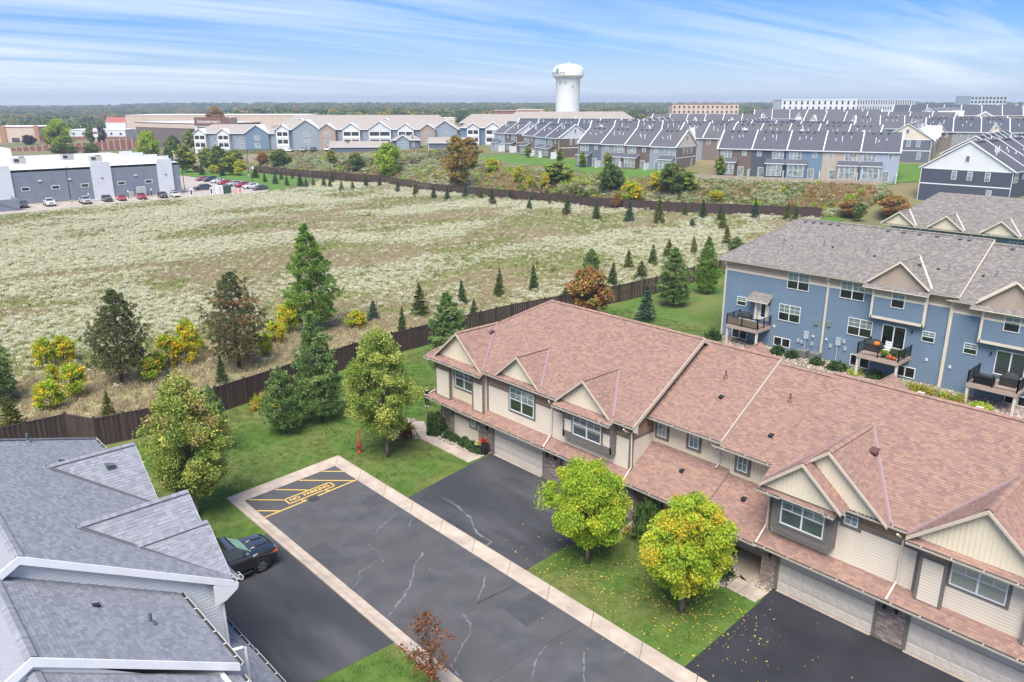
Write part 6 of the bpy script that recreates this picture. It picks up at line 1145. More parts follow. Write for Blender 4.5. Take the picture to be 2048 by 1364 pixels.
# ------------------------------------------------------------------ the person on the lawn
def skin(name, joints, edges, m, parent=None, sub=2):
    """joints: {key: (x,y,z,radius)}; grown with a Skin modifier, applied into one mesh"""
    ks = list(joints); me = bpy.data.meshes.new(name); me.from_pydata([joints[k][:3] for k in ks], [(ks.index(a), ks.index(b)) for a, b in edges], []); o = bpy.data.objects.new(name, me); COL.objects.link(o)
    o.modifiers.new('Skin', 'SKIN').use_smooth_shade = True; sv = me.skin_vertices[0].data
    for i, k in enumerate(ks): sv[i].radius = (joints[k][3], joints[k][3]); sv[i].use_root = i == 0
    sb = o.modifiers.new('Sub', 'SUBSURF'); sb.levels = sub; sb.render_levels = sub
    dg = bpy.context.evaluated_depsgraph_get(); m2 = bpy.data.meshes.new_from_object(o.evaluated_get(dg)); bpy.data.objects.remove(o); m2.materials.clear(); m2.materials.append(m); m2.polygons.foreach_set('use_smooth', [True] * len(m2.polygons)); p = bpy.data.objects.new(name, m2); link(p, parent); return p
per = empty('person', (35.3, 48.6, LZ), R(215), 'person in black jacket and dark trousers holding a small controller on the lawn', 'person')
J = {'pelvis': (0, 0, .95, .125), 'waist': (0, 0, 1.10, .115), 'chest': (.02, 0, 1.30, .145), 'neck': (.03, 0, 1.47, .055), 'head': (.05, 0, 1.62, .088), 'crown': (.04, 0, 1.72, .07)}
E = [('pelvis', 'waist'), ('waist', 'chest'), ('chest', 'neck'), ('neck', 'head'), ('head', 'crown')]
for s_, t in ((1, 'l'), (-1, 'r')):
    J.update({t + 'hip': (0, s_ * .09, .90, .10), t + 'knee': (.03, s_ * .11, .50, .068), t + 'ank': (0, s_ * .12, .09, .045), t + 'toe': (.17, s_ * .13, .04, .036), t + 'sh': (.02, s_ * .18, 1.40, .068), t + 'elb': (.03, s_ * .24, 1.13, .048), t + 'wr': (.25, s_ * .10, 1.16, .033), t + 'palm': (.31, s_ * .075, 1.17, .030)})
    E += [('pelvis', t + 'hip'), (t + 'hip', t + 'knee'), (t + 'knee', t + 'ank'), (t + 'ank', t + 'toe'), ('chest', t + 'sh'), (t + 'sh', t + 'elb'), (t + 'elb', t + 'wr'), (t + 'wr', t + 'palm')]
    for f in range(4): J[t + 'f%d' % f] = (.36 - .004 * abs(f - 1), s_ * (.045 + .018 * f), 1.155 - .01 * f, .009); J[t + 'g%d' % f] = (.37, s_ * (.03 + .016 * f), 1.13 - .01 * f, .008); E += [(t + 'palm', t + 'f%d' % f), (t + 'f%d' % f, t + 'g%d' % f)]
    J[t + 'th'] = (.32, s_ * .03, 1.20, .010); J[t + 'th2'] = (.35, s_ * .02, 1.215, .009); E += [(t + 'palm', t + 'th'), (t + 'th', t + 'th2')]
body = skin('body', J, E, mat('skin', (0.55, 0.36, 0.27), rough=.6), per)
sub_ = lambda keys, k: {a: (*J[a][:3], J[a][3] * k) for a in keys}
ck = ['pelvis', 'waist', 'chest', 'lsh', 'lelb', 'lwr', 'rsh', 'relb', 'rwr']; skin('jacket', {**sub_(ck, 1.16), 'lwr': (.20, .13, 1.155, .046), 'rwr': (.20, -.13, 1.155, .046)}, [e for e in E if e[0] in ck and e[1] in ck], mat('cloth_black', (0.014, 0.012, 0.018), rough=.9), per)
tk_ = ['pelvis', 'lhip', 'lknee', 'lank', 'rhip', 'rknee', 'rank']; skin('trousers', sub_(tk_, 1.22), [e for e in E if e[0] in tk_ and e[1] in tk_], mat('cloth_dark', (0.02, 0.028, 0.03), rough=.9), per)
for t in 'lr': skin('shoe', {'a': (*J[t + 'ank'][:2], .06, .055), 'b': (*J[t + 'toe'][:2], .045, .05)}, [('a', 'b')], M_WHITE, per)
skin('hair', {'a': (.01, 0, 1.66, .085), 'b': (.03, 0, 1.735, .07)}, [('a', 'b')], mat('hair_dark', (.03, .02, .015), rough=.8), per)
q = MB()
for s_ in (-1, 1): q.lathe([(.0, -.008), (.012, 0), (.0, .008)], 8, (.133, s_ * .034, 1.635))
q.build('eyes', M_BLK, per, world=False); q = MB(); q.add([(.13, 0, 1.635), (.158, 0, 1.60), (.13, -.014, 1.597), (.13, .014, 1.597)], [(0, 2, 1), (0, 1, 3), (1, 2, 3)]); q.build('nose', MATS['skin'], per, world=False)
ct = bpy.data.objects.new('remote_controller', None); q = MB(); q.box(-.04, .04, -.085, .085, -.02, .02); q.box(-.02, .0, -.07, -.06, .02, .09); q.box(-.02, .0, .06, .07, .02, .09); rc_ = q.build('remote_controller', mat('controller_grey', (.5, .5, .5), rough=.5), None, world=False); c_, s__ = math.cos(R(215)), math.sin(R(215)); rc_.location = (35.3 + .36 * c_, 48.6 + .36 * s__, LZ + 1.17); rc_.rotation_euler = (0, 0, R(215)); tag(rc_, 'small pale controller held in both hands by the person', 'controller')
# ------------------------------------------------------------------ warehouse, its yard and parked cars
M_WHG = mat('precast_grey', (0.20, 0.225, 0.27), (0.22, 0.245, 0.29), 0.4, rough=.8); M_WHW = mat('precast_white', (0.66, 0.68, 0.72), (0.62, 0.64, 0.68), 0.4, rough=.7); M_WHR = mat('roof_membrane', (0.78, 0.78, 0.77), (0.70, 0.70, 0.68), 0.12, rough=.8, c3=(0.64, 0.63, 0.61), scale3=.05)
PW = frame((0, 224.8, 0), (1, 0, 0), (0, -1, 0))
wh = empty('warehouse', (40, 224.8, 0), 0, 'long grey and white warehouse with flat white roof at the field edge', 'warehouse')
q = MB(PW); q.box(-60, 81.2, -62, -.05, -.2, 8.0); q.build('wall', M_WHG, wh); q = MB(PW); q.box(-59.7, 80.9, -61.7, -.35, 8.0, 8.2); q.build('roof', M_WHR, wh); q = MB(PW)
for a0, a1, b0, b1 in ((-60, 81.2, -.35, 0), (-60, 81.2, -62, -61.7), (80.9, 81.2, -61.7, -.35)): q.box(a0, a1, b0, b1, 7.9, 8.5)
q.build('parapet', M_WHW, wh)
def precast(a0, a1, z1, m, off, nm='wall_panel'):
    n = max(1, round((a1 - a0) / 4.2)); w_ = (a1 - a0) / n
    for i in range(n):
        for k in range(5):
            q = MB(PW); q.box(a0 + i * w_ + .02, a0 + (i + 1) * w_ - .02, -.06, off, z1 * k / 5 + .015, z1 * (k + 1) / 5 - .015); q.build(nm, m, wh)
for a0, a1 in ((40.6, 58.6), (63.4, 75.2), (79.2, 81.2), (15, 33)): precast(a0, a1, 8.45, M_WHG, .0)
for a0, a1 in ((33.0, 40.6), (58.6, 63.4), (75.2, 79.2)):
    q = MB(PW); q.box(a0, a1, -.5, .35, -.1, 9.6); q.build('pier', M_WHW, wh); q = MB(PW); q.box((a0 + a1) / 2 - .3, (a0 + a1) / 2 + .3, .35, .5, 5.4, 5.6); q.build('wall_light', M_VS, wh)
for a in (43.2, 49.9, 56.7, 65.6, 72.6): window(wh, PW, a - .95, a + .95, 3.3, 4.3, .02, 1, grid=(1, 1), rail=False, blind=False, lower=M_DARKIN, f=.14)
for a in (46.6, 53.3, 69.4): q = MB(PW); q.box(a - .35, a + .35, 0, .3, 5.5, 5.75); q.build('wall_light', M_WHITE, wh)
for x, y in ((48, 252), (62, 260), (66, 247)):
    hv = empty('rooftop_unit', (x, y, 8.2), R(8), {48: 'leftmost tan air handling unit on the white warehouse roof', 62: 'farthest tan air handling unit on the white warehouse roof', 66: 'nearest tan air handling unit on the white warehouse roof'}[x], 'roof unit')
    for nm, e, m in (('case', (-1.6, 1.6, -.9, .9, .3, 1.7), mat('hvac_tan', (.42, .40, .37), rough=.6)), ('curb', (-1.5, 1.5, -.8, .8, 0, .3), M_WHW), ('fan_hood', (.3, 1.4, -.6, .6, 1.7, 1.95), M_VS), ('vent_panel', (-1.4, -.2, -.93, -.9, .6, 1.4), M_DARKIN)): q = MB(); q.box(*e); q.build(nm, m, hv, world=False)
for x, y in ((80.9, 232), (80.9, 241), (80.9, 253), (80.9, 263)): q = MB(); q.box(x - 3.4, x + .2, y - .3, y + .3, 8.0, 10.0); q.build('parapet_fin', M_WHW, wh)
q = MB(); q.box(20, 50, 270, 282, 8.1, 11.5); q.build('rear_block', M_WHW, wh)
sheet('parking_lot', [(-60, 199.5), (33, 207), (63, 213), (81, 211.4), (99, 211.2), (106, 220), (104.5, 246), (102.5, 281), (82, 283), (81.4, 224.7), (-60, 224.7)], .02, M_LOT)
for x in np.arange(38, 80, 3.0): mark('bay_line', [(x, 215.2), (x + .1, 215.2), (x + .1, 220.6), (x, 220.6)], M_WHITE, .026, bpy.data.objects['parking_lot'])
for y in np.arange(216, 262, 3.1): mark('bay_line', [(98, y), (103, y + .6), (103, y + .7), (98, y + .1)], M_WHITE, .026, bpy.data.objects['parking_lot'])
q = MB(); q.slab([(36, 222.4, .14), (81.2, 222.4, .14), (81.2, 224.7, .14), (36, 224.7, .14)], (0, 0, -.16)); o = q.build('pavement', M_CONC); o['kind'] = 'structure'
q = MB(); q.slab([(49.6, 216.6, .15), (53.0, 215.9, .15), (53.0, 222.3, .15), (50.4, 222.3, .15)], (0, 0, -.17)); o = q.build('traffic_island', M_CONC); o['kind'] = 'structure'
PR, PW_, PGr, PSl, PD, PBl = paint('red', (0.40, 0.02, 0.03)), paint('white', (0.72, 0.72, 0.73)), paint('charcoal', (0.05, 0.055, 0.06)), paint('silver', (0.45, 0.46, 0.48)), paint('dark_grey', (0.09, 0.09, 0.095)), paint('navy', (0.02, 0.03, 0.06))
for (x, y), c, k, lb in zip([(40.8, 216.9), (46.4, 215.9), (54.2, 214.6), (59.7, 216.4), (63.0, 216.2), (67.6, 215.0), (73.0, 215.0), (76.2, 214.8)], [PD, PW_, PSl, PGr, PR, PR, PGr, PW_], ['suv', 'pickup', 'pickup', 'suv', 'car', 'suv', 'suv', 'car'], ['dark grey car at the left end of the warehouse front', 'white pickup truck facing the field by the warehouse', 'silver pickup with dark bed by the lamp post island', 'charcoal car left of the two red ones at the warehouse', 'first red car from the left at the warehouse wall', 'second red car from the left at the warehouse wall', 'charcoal car next to the white car at the warehouse corner', 'white car nearest the warehouse right hand corner']):
    vehicle('pickup_truck' if k == 'pickup' else 'parked_car', lb, (x, y, .03), R(-90 - random.uniform(2, 8)), c, k, 'cars parked at the warehouse', 'truck' if k == 'pickup' else 'car')
for (x, y), c, k, lb in zip([(98.0, 257.5), (98.6, 253.2), (98.6, 247.0), (98.0, 240.5), (98.0, 233.5), (98.4, 228.6), (98.4, 223.2), (98.8, 217.4), (86.5, 229.5)], [PR, PBl, PW_, PR, PSl, PR, PW_, PGr, PBl], ['car', 'suv', 'car', 'car', 'suv', 'suv', 'suv', 'car', 'suv'], ['farthest red car in the row at the grass bank', 'dark blue car second from the far end of the bank row', 'white sedan third from the far end of the bank row', 'red sedan in the middle of the bank row', 'silver car right of the middle red sedan', 'red car between the silver and white ones at the bank', 'white car second from the near end of the bank row', 'dark car at the near end of the bank row', 'dark blue car parked beside the warehouse end wall']):
    vehicle('parked_car', lb, (x - (0 if x > 90 else 0), y, .03), R(180 + random.uniform(4, 12)) if x > 90 else R(180), c, k, 'cars parked at the grass bank' if x > 90 else None)
en = empty('bin_enclosure', (36, 217, 0), 0, 'grey walled bin enclosure at the left end of the warehouse front', 'enclosure')
for e in ((31.0, 31.3, 213.5, 222, 0, 2.7), (31.3, 39.2, 213.5, 213.8, 0, 2.7), (38.9, 39.2, 213.8, 220, 0, 2.7)): q = MB(); q.box(*e); q.build('wall', M_WHG, en)
q = MB(); q.bar((33.5, 213.42, 2.5), (39.0, 213.42, .3), .05, .12); q.build('gate_brace', M_VS, en)
def lamp_post(x, y, h, lb, z=None):
    z = tz(x, y) if z is None else z; o = empty('lamp_post', (x, y, z), 0, lb, 'lamp post'); q = MB(); q.tube([(x, y, z), (x, y, z + h)], [.11, .07], 8); q.build('pole', M_BLK, o); q = MB(); q.lathe([(.28, 0), (.28, .75), (.2, .8)], 12, (x, y, z)); q.build('base', M_CONC, o); q = MB(); q.box(x - .05, x + .9, y - .18, y + .18, z + h - .1, z + h + .04); q.build('lamp_head', M_BLK, o)
lamp_post(52.0, 221.0, 9.0, 'tall black lamp post in front of the grey warehouse wall'); lamp_post(82.6, 226.5, 9.5, 'tall black lamp post at the right hand warehouse corner'); lamp_post(101.5, 246, 9.0, 'black lamp post behind the row of cars at the bank'); lamp_post(104, 229, 6.5, 'lamp post with white sign on the grass bank'); lamp_post(118, 262, 9, 'black lamp post among the trees above the bank')
sg = empty('white_sign', (104.2, 228.6, .8), 0, 'small white sign on the lamp post at the bank', 'sign'); q = MB(); q.box(103.9, 104.7, 228.5, 228.55, 5.2, 6.0); q.build('board', M_WHITE, sg); q = MB(); q.box(104.2, 104.3, 228.56, 228.6, 4.9, 6.0); q.build('bracket', M_BLK, sg)
for x, y, lb in ((80.2, 215.3, 'left white charging post with dark face'), (85.4, 214.6, 'right white charging post with dark face')):
    o = empty('charging_post', (x, y, .1), R(-20), lb, 'charger'); q = MB(); q.box(-.35, .35, -.2, .2, 0, 1.95); q.build('case', M_WHITE, o, world=False); q = MB(); q.box(-.2, .2, -.22, -.2, .35, 1.6); q.build('face', M_PLAST, o, world=False)
for x, y, w_, h_, m, lb in ((87.6, 214.4, 1.7, 2.3, M_WHITE, 'white utility cabinet beside the charging posts'), (89.8, 214.4, 1.9, 2.3, mat('cabinet_green', (.05, .09, .07), rough=.6), 'green transformer cabinet beside the white one'), (70.0, 223.7, 2.2, 2.6, mat('cabinet_grey', (.42, .44, .44), rough=.6), 'grey electrical cabinet against the warehouse wall'), (67.2, 223.8, 1.2, 1.4, MATS['cabinet_grey'] if 'cabinet_grey' in MATS else M_WHITE, 'small grey cabinet left of the tall one'), (78.3, 222.6, 1.0, 1.1, M_PLAST, 'black bin at the white warehouse pier')):
    o = empty('utility_cabinet', (x, y, .1), 0, lb, 'cabinet'); q = MB(); q.box(-w_ / 2, w_ / 2, -.6, .6, .08, h_); q.build('case', m, o, world=False); q = MB(); q.box(-w_ / 2 - .08, w_ / 2 + .08, -.68, .68, 0, .08); q.build('base', M_CONC, o, world=False); q = MB(); q.box(-.02, .02, -.62, -.6, .3, h_ - .2); q.build('door_seam', M_PLAST, o, world=False)
for i, (x, y) in enumerate(((91.2, 213.6), (92.2, 214.2), (92.9, 213.4), (93.6, 214.3))): o = tag(MB().tube([(x, y, .1), (x, y, 1.25)], .11, 10).build('bollard', M_ORG), ['leftmost', 'second', 'third', 'rightmost'][i] + ' orange red bollard beside the green transformer cabinet', 'bollard', 'orange bollards by the charging posts')
ev = [(61.0, 221.6), (66.0, 221.8), (72.0, 222.0), (56.2, 221.0)]
for i, (x, y) in enumerate(ev): o = empty('charging_stand', (x, y, .14), 0, ['slim charging stand left of the two red cars at the warehouse', 'slim charging stand between the two red cars', 'slim charging stand left of the charcoal corner car', 'leftmost slim charging stand near the lamp post island'][i], 'charger', 'charging stands along the warehouse wall'); q = MB(); q.box(-.09, .09, -.07, .07, 0, 1.5); q.build('stand', M_BLK, o, world=False); q = MB(); q.box(-.16, .16, -.1, .1, 1.5, 2.0); q.build('head', M_WHITE, o, world=False)
# ------------------------------------------------------------------ bank, retaining wall, railings
patch('bank_lawn', [(103.5, 212), (128, 236), (128, 285), (103.5, 283)], M_LAWNF, .03, 14, 20); patch('bank_lawn', [(103, 283), (116, 285), (113, 310), (98, 312)], M_LAWNF, .03, 8, 8)
M_BLOCK = mat('block_wall', (.4, .33, .27), palette=[(0.42, 0.34, 0.28), (0.37, 0.30, 0.25), (0.46, 0.38, 0.32), (0.40, 0.31, 0.25)], rough=.9)
def block_wall(line, h, label, bh=.28, bw=.6):
    p0 = line[0]; o = empty('retaining_wall', (*p0, tz(*p0)), 0, label, 'wall'); q = MB(); rd = random.Random(4)
    for a, b in seg_points(line, bw):
        d = b - a; z0 = min(tz(a.x, a.y), tz(b.x, b.y)) - .6; n = int((h + .6) / bh)
        for k in range(n): t = rd.uniform(-.03, .03); nrm = Vector((-d.y, d.x)).normalized() * t; q.bar((a.x + nrm.x, a.y + nrm.y, z0 + (k + .5) * bh), (b.x + nrm.x - d.x * .02, b.y + nrm.y - d.y * .02, z0 + (k + .5) * bh), .35, bh * .96)
    w_ = q.build('blocks', M_BLOCK, o, kind='stuff'); return o
def railing(line, h, label, step=2.0):
    p0 = line[0]; o = empty('railing', (*p0, tz(*p0)), 0, label, 'railing'); q = MB(); ps = MB()
    for a, b in seg_points(line, step):
        za, zb_ = tz(a.x, a.y), tz(b.x, b.y); q.bar((a.x, a.y, za + h), (b.x, b.y, zb_ + h), .05, .06); q.bar((a.x, a.y, za + .15), (b.x, b.y, zb_ + .15), .04, .05); ps.box(a.x - .05, a.x + .05, a.y - .05, a.y + .05, za, za + h + .1)
        for k in range(1, 14): t = k / 14; p = a.lerp(b, t); q.box(p.x - .012, p.x + .012, p.y - .012, p.y + .012, za + (zb_ - za) * t + .15, za + (zb_ - za) * t + h)
    q.build('rails', M_BLK, o, kind='stuff'); ps.build('posts', M_BLK, o, kind='stuff')
block_wall([(118.5, 352), (122.5, 322), (130, 303), (137, 288)], 2.6, 'tan block retaining wall above the bank trees'); railing([(125.5, 350), (129.0, 326), (136, 308), (143, 292)], 1.5, 'black railing along the apartment driveway')
railing([(147, 285), (155, 273), (171, 262)], 1.3, 'black railing in front of the grey garages')
block_wall([(172.5, 118), (176.5, 105), (184, 90), (190, 77)], 1.0, 'low tan block wall below the townhouse back lawns', .22, .5)
patch('back_lawn', [(173.2, 119.5), (178.5, 122), (195, 75), (189.5, 76)], M_LAWNF, .05, 8, 24); patch('back_lawn', [(160, 132), (181, 122), (186, 172), (172, 176)], M_LAWNF, .05, 12, 20); patch('back_lawn', [(166, 176), (184, 168), (190, 205), (176, 210)], M_LAWNF, .05, 10, 12); patch('back_lawn', [(196, 76), (216, 60), (240, 70), (226, 96)], M_LAWNF, .05, 8, 8); patch('back_lawn', [(161, 86), (170, 84), (174, 76), (163, 74)], M_LAWNF, .05, 6, 6)
# ------------------------------------------------------------------ townhouse rows with dark roofs
M_TR = mat('shingle_charcoal', (0.080, 0.084, 0.102), (0.105, 0.109, 0.128), 3.0, 6, rough=.9, c3=(0.088, 0.090, 0.105), scale3=.15, bump=(12, .5, .05)); M_TW = mat('trim_white', (0.76, 0.77, 0.79), rough=.5)
M_TRS = [M_TR, mat('shingle_graphite', (0.095, 0.095, 0.105), (0.12, 0.12, 0.13), 3.0, 6, rough=.9, bump=(12, .5, .05)), mat('shingle_blue_black', (0.068, 0.074, 0.095), (0.09, 0.096, 0.118), 3.0, 6, rough=.9, bump=(12, .5, .05))]
SIDE = {k: mat('siding_' + k, c, tuple(v * 1.08 for v in c), 1.0, rough=.65) for k, c in dict(taupe=(0.20, 0.165, 0.145), slate=(0.13, 0.15, 0.185), navy=(0.075, 0.085, 0.115), khaki=(0.42, 0.36, 0.30), sky=(0.33, 0.38, 0.47), brown=(0.155, 0.115, 0.095), teal=(0.12, 0.17, 0.21), grey=(0.28, 0.28, 0.29), white=(0.70, 0.71, 0.73), cream=(0.68, 0.60, 0.47), blue=(0.12, 0.19, 0.25), steel=(0.26, 0.30, 0.34), mist=(0.58, 0.60, 0.64), violet=(0.22, 0.23, 0.30)).items()}
M_WIN = mat('window_grey', (0.16, 0.18, 0.19), (0.34, 0.37, 0.38), 1.3, 2, rough=.15, spec=.6)
def lwin(root, P_, a0, a1, c0, c1, off, n=1, name='window', trim=.09, det=2, m=None):
    """small far window: white frame part, each sash pane a sub-part"""
    q = MB(P_); q.box(a0 - trim, a1 + trim, off, off + .05, c0 - trim, c1 + trim); o = q.build(name, M_TW, root, world=False); w_ = (a1 - a0) / n
    for i in range(n):
        l, r = a0 + i * w_ + (.04 if i else 0), a0 + (i + 1) * w_ - (.04 if i < n - 1 else 0)
        for z0, z1 in (((c0, (c0 + c1) / 2 - .03), ((c0 + c1) / 2 + .03, c1)) if det > 1 else ((c0, c1),)): g_ = MB(P_); g_.box(l, r, off + .03, off + .06, z0, z1); g_.build('pane', m or M_WIN, o, world=False)
def row(name, label, loc, ang, units, uw, depth, eave, colors, pitch=.62, det=2, z=None, gable_col='white', steps=None, ends=('white', 'taupe'), dorm=(), bumps=True, cat='townhouse', group=None, party=True):
    """terrace: local a along the front, front facing outward (b>0), roof ridge along a; loc = right hand front corner seen from outside ... a=0"""
    u = Vector((math.cos(ang), math.sin(ang), 0)); zb = tz(*loc) if z is None else z
    o = empty(name, (loc[0], loc[1], zb), ang, label, cat, group); P_ = lambda a, b, c: (a, -b, c); L = units * uw; steps = steps or [0] * units; rd = random.Random(int(loc[0] * 7 + loc[1]))
    for i in range(units):
        a0, a1 = i * uw, (i + 1) * uw; m = SIDE[colors[i % len(colors)]]; e = eave + steps[i]; rz_ = e + pitch * (depth / 2 + .4)
        q = MB(P_); q.box(a0, a1, -depth, 0, -1.0, e); q.build('wall', m, o, world=False)
        if det > 1:
            q = MB(P_); siding(q, a0 + .02, a1 - .02, 0, e, .0, .2); q.build('lap_siding', m, o, world=False, kind='stuff')
        q = MB(P_); oh = .28
        for s_ in (1, -1):
            eb_, rb__ = (.4, -depth / 2) if s_ > 0 else (-depth - .4, -depth / 2)
            q.slab([(a0 - (oh if i == 0 else 0), eb_, e - .02), (a1 + (oh if i == units - 1 else 0), eb_, e - .02), (a1 + (oh if i == units - 1 else 0), rb__, rz_), (a0 - (oh if i == 0 else 0), rb__, rz_)], (0, 0, -.22), 0, 1)
        rf_ = q.build('roof', [M_TRS[int(loc[0]) % 3], M_TW], o, world=False)
        if party and i > 0:
            q = MB(P_)
            for eb_ in (.45, -depth - .45): q.slab([(a0 - .12, eb_, max(e, eave + steps[i - 1]) - .05), (a0 + .12, eb_, max(e, eave + steps[i - 1]) - .05), (a0 + .12, -depth / 2, max(rz_, eave + steps[i - 1] + pitch * (depth / 2 + .4)) + .02), (a0 - .12, -depth / 2, max(rz_, eave + steps[i - 1] + pitch * (depth / 2 + .4)) + .02)], (0, 0, .12))
            q.build('party_wall_cap', M_TW, rf_, world=False)
        if det > 0:
            for k in range(3): a = a0 + uw * (.25 + .2 * k); b_ = -depth / 2 + .7; q = MB(P_); q.box(a - .3, a + .3, b_ - .25, b_ + .25, rz_ - .55, rz_ - .28); q.build('roof_vent', M_PLAST, rf_, world=False)
            for k in range(3): a = a0 + uw * (.3 + .17 * k + rd.uniform(-.05, .05)); b_ = -depth * rd.uniform(.18, .32); zz_ = e + pitch * (.4 - b_); q = MB(P_); q.box(a - .09, a + .09, b_ - .09, b_ + .09, zz_ - .1, zz_ + rd.choice((.5, .6, 1.3))); q.build('vent_pipe', M_TW, rf_, world=False)
            lwin(o, P_, a0 + (.8 if i % 2 == 0 else uw - 3.4), a0 + (3.4 if i % 2 == 0 else uw - .8), e - 2.2, e - .55, .02, 3, det=det); lwin(o, P_, a0 + (uw - 2.3 if i % 2 == 0 else 1.4), a0 + (uw - 1.4 if i % 2 == 0 else 2.3), e - 1.7, e - .6, .02, 1, det=det)
            if bumps:
                c0 = a0 + (.5 if i % 2 == 0 else uw * .45); c1 = c0 + uw * .52; zt = e - 3.1; q = MB(P_); q.box(c0, c1, 0, 1.9, -1, zt - .15); q.build('porch_wall', m, o, world=False)
                q = MB(P_); q.slab([(c0 - .25, 2.15, zt - .2), (c1 + .25, 2.15, zt - .2), (c1 + .25, 0, zt + .75), (c0 - .25, 0, zt + .75)], (0, 0, -.18), 0, 1); q.build('porch_roof', [M_TR, M_TW], o, world=False)
                lwin(o, P_, c0 + .5, c1 - .5, .6, zt - .45, 1.92, 3, det=det); d0 = c1 + .5 if i % 2 == 0 else c0 - 1.9; lwin(o, P_, d0, d0 + 1.3, .1, 2.3, .02, 1, 'patio_door', det=1)
                q = MB(P_); x_ = a1 - .08; q.box(x_ - .07, x_ + .07, .1, 2.9, -.3, 1.9); q.build('privacy_fence', M_TW, o, world=False)
    e0 = eave + steps[0]; e1 = eave + steps[-1]
    for a, s_, e, cs in ((0, -1, e0, ends), (L, 1, e1, ends)):
        rz_ = e + pitch * (depth / 2 + .4); q = MB(P_); q.slab([(a, 0, e - .1), (a, -depth, e - .1), (a, -depth / 2, rz_ - .3)], (s_ * .03, 0, 0)); q.build('gable_end', SIDE[cs[0]], o, world=False)
        q = MB(P_); q.box(min(a, a + s_ * .025), max(a, a + s_ * .025), -depth, 0, -1, e - .1); q.build('end_wall', SIDE[cs[1]], o, world=False)
        q = MB(P_); q.box(min(a, a + s_ * .07), max(a, a + s_ * .07), -depth, 0, e - .22, e - .02); q.box(min(a, a + s_ * .06), max(a, a + s_ * .06), -depth, 0, eave / 2 - .1, eave / 2 + .12)
        for b_ in (-.12, -depth): q.box(min(a, a + s_ * .065), max(a, a + s_ * .065), b_, b_ + .12, -1, e)
        q.build('trim_boards', M_TW, o, world=False)
        q = MB(P_)
        for b_ in (.45, -depth - .45): q.slab([(a, b_, e - .2), (a, b_, e + .02), (a, -depth / 2, rz_ + .02), (a, -depth / 2, rz_ - .22)], (s_ * .32, 0, 0))
        q.build('rake_board', M_TW, o, world=False)
        Pe = (lambda s__, aa: (lambda x, b, c: (aa + s__ * b, depth - x if s__ < 0 else x, c)))(s_, a)
        if det > 0:
            lwin(o, Pe, depth / 2 - .35, depth / 2 + .35, e + 1.6, e + 2.7, .05, 1, 'gable_vent', det=1, m=M_VS)
            for x_ in (.38, .55, .74): lwin(o, Pe, depth * x_ - .4, depth * x_ + .4, e - 2.1, e - .5, .03, 1, det=det)
            lwin(o, Pe, depth * .78 - .4, depth * .78 + .4, .8, 2.6, .03, 1, det=det)
    for d_ in dorm:                                                # front cross gables
        a, w_, h_, col = d_; q = MB(P_); zt = eave + h_; bf = .6
        q.slab([(a - w_ / 2, bf, eave - .4), (a + w_ / 2, bf, eave - .4), (a, bf, zt)], (0, -1.0, 0)); q.build('front_gable', SIDE[col], o, world=False)
        q = MB(P_); br = -(zt - eave) / pitch + .3
        for s_ in (-1, 1): q.slab([(a + s_ * (w_ / 2 + .3), bf + .25, eave - .55), (a, bf + .25, zt + .15), (a, br, zt + .15), (a + s_ * (w_ / 2 + .3), .3, eave - .55)], (0, 0, .16), 0, 1)
        q.build('gable_roof', [M_TR, M_TW], o, world=False); lwin(o, P_, a - .8, a + .8, eave - 1.6, eave - .3, .62, 2, det=1); lwin(o, P_, a - .3, a + .3, zt - 1.6, zt - .9, .62, 1, 'gable_vent', det=1, m=M_VS)
    return o
def ang_of(p, q): return math.atan2(q[1] - p[1], q[0] - p[0])
A_D = ang_of((179.6, 115.6), (195.1, 75.8))
row('townhouse_row', 'townhouse row with five units and pale blue right end above the low block wall', (180.6, 116.2), A_D, 5, 8.55, 13.5, 6.9, ['brown', 'navy', 'blue', 'khaki', 'sky'], steps=[0, 0, 0, 0, .0], ends=('white', 'sky'))
row('townhouse_row', 'townhouse row with brown right end and cream gable behind the yellow shrubs', (175.5, 161.0), ang_of((174.5, 160.5), (180.1, 129.3)), 4, 7.9, 13.5, 6.7, ['slate', 'grey', 'brown', 'steel', 'taupe'], steps=[0, -.1, -.2, -.3], ends=('cream', 'taupe'))
row('townhouse_row', 'short townhouse row with white gable and dark right end near the gold tree', (189.0, 199.0), ang_of((188.2, 198.1), (184.2, 177.5)), 3, 7.0, 13.0, 6.2, ['taupe', 'sky', 'brown'], steps=[.3, .1, 0], ends=('mist', 'brown'))
row('townhouse_row', 'far left townhouse row with white end gable behind the green lawn', (196, 222), R(-100), 2, 7.5, 12, 6.2, ['sky', 'brown'], ends=('white', 'brown'))
row('townhouse_row', 'nearest dark navy townhouse row with big white gable at the right edge', (180.6, 47.8), 0, 5, 8.4, 17.6, 6.6, ['navy'], z=4.4, ends=('white', 'navy'), bumps=False, pitch=.63)
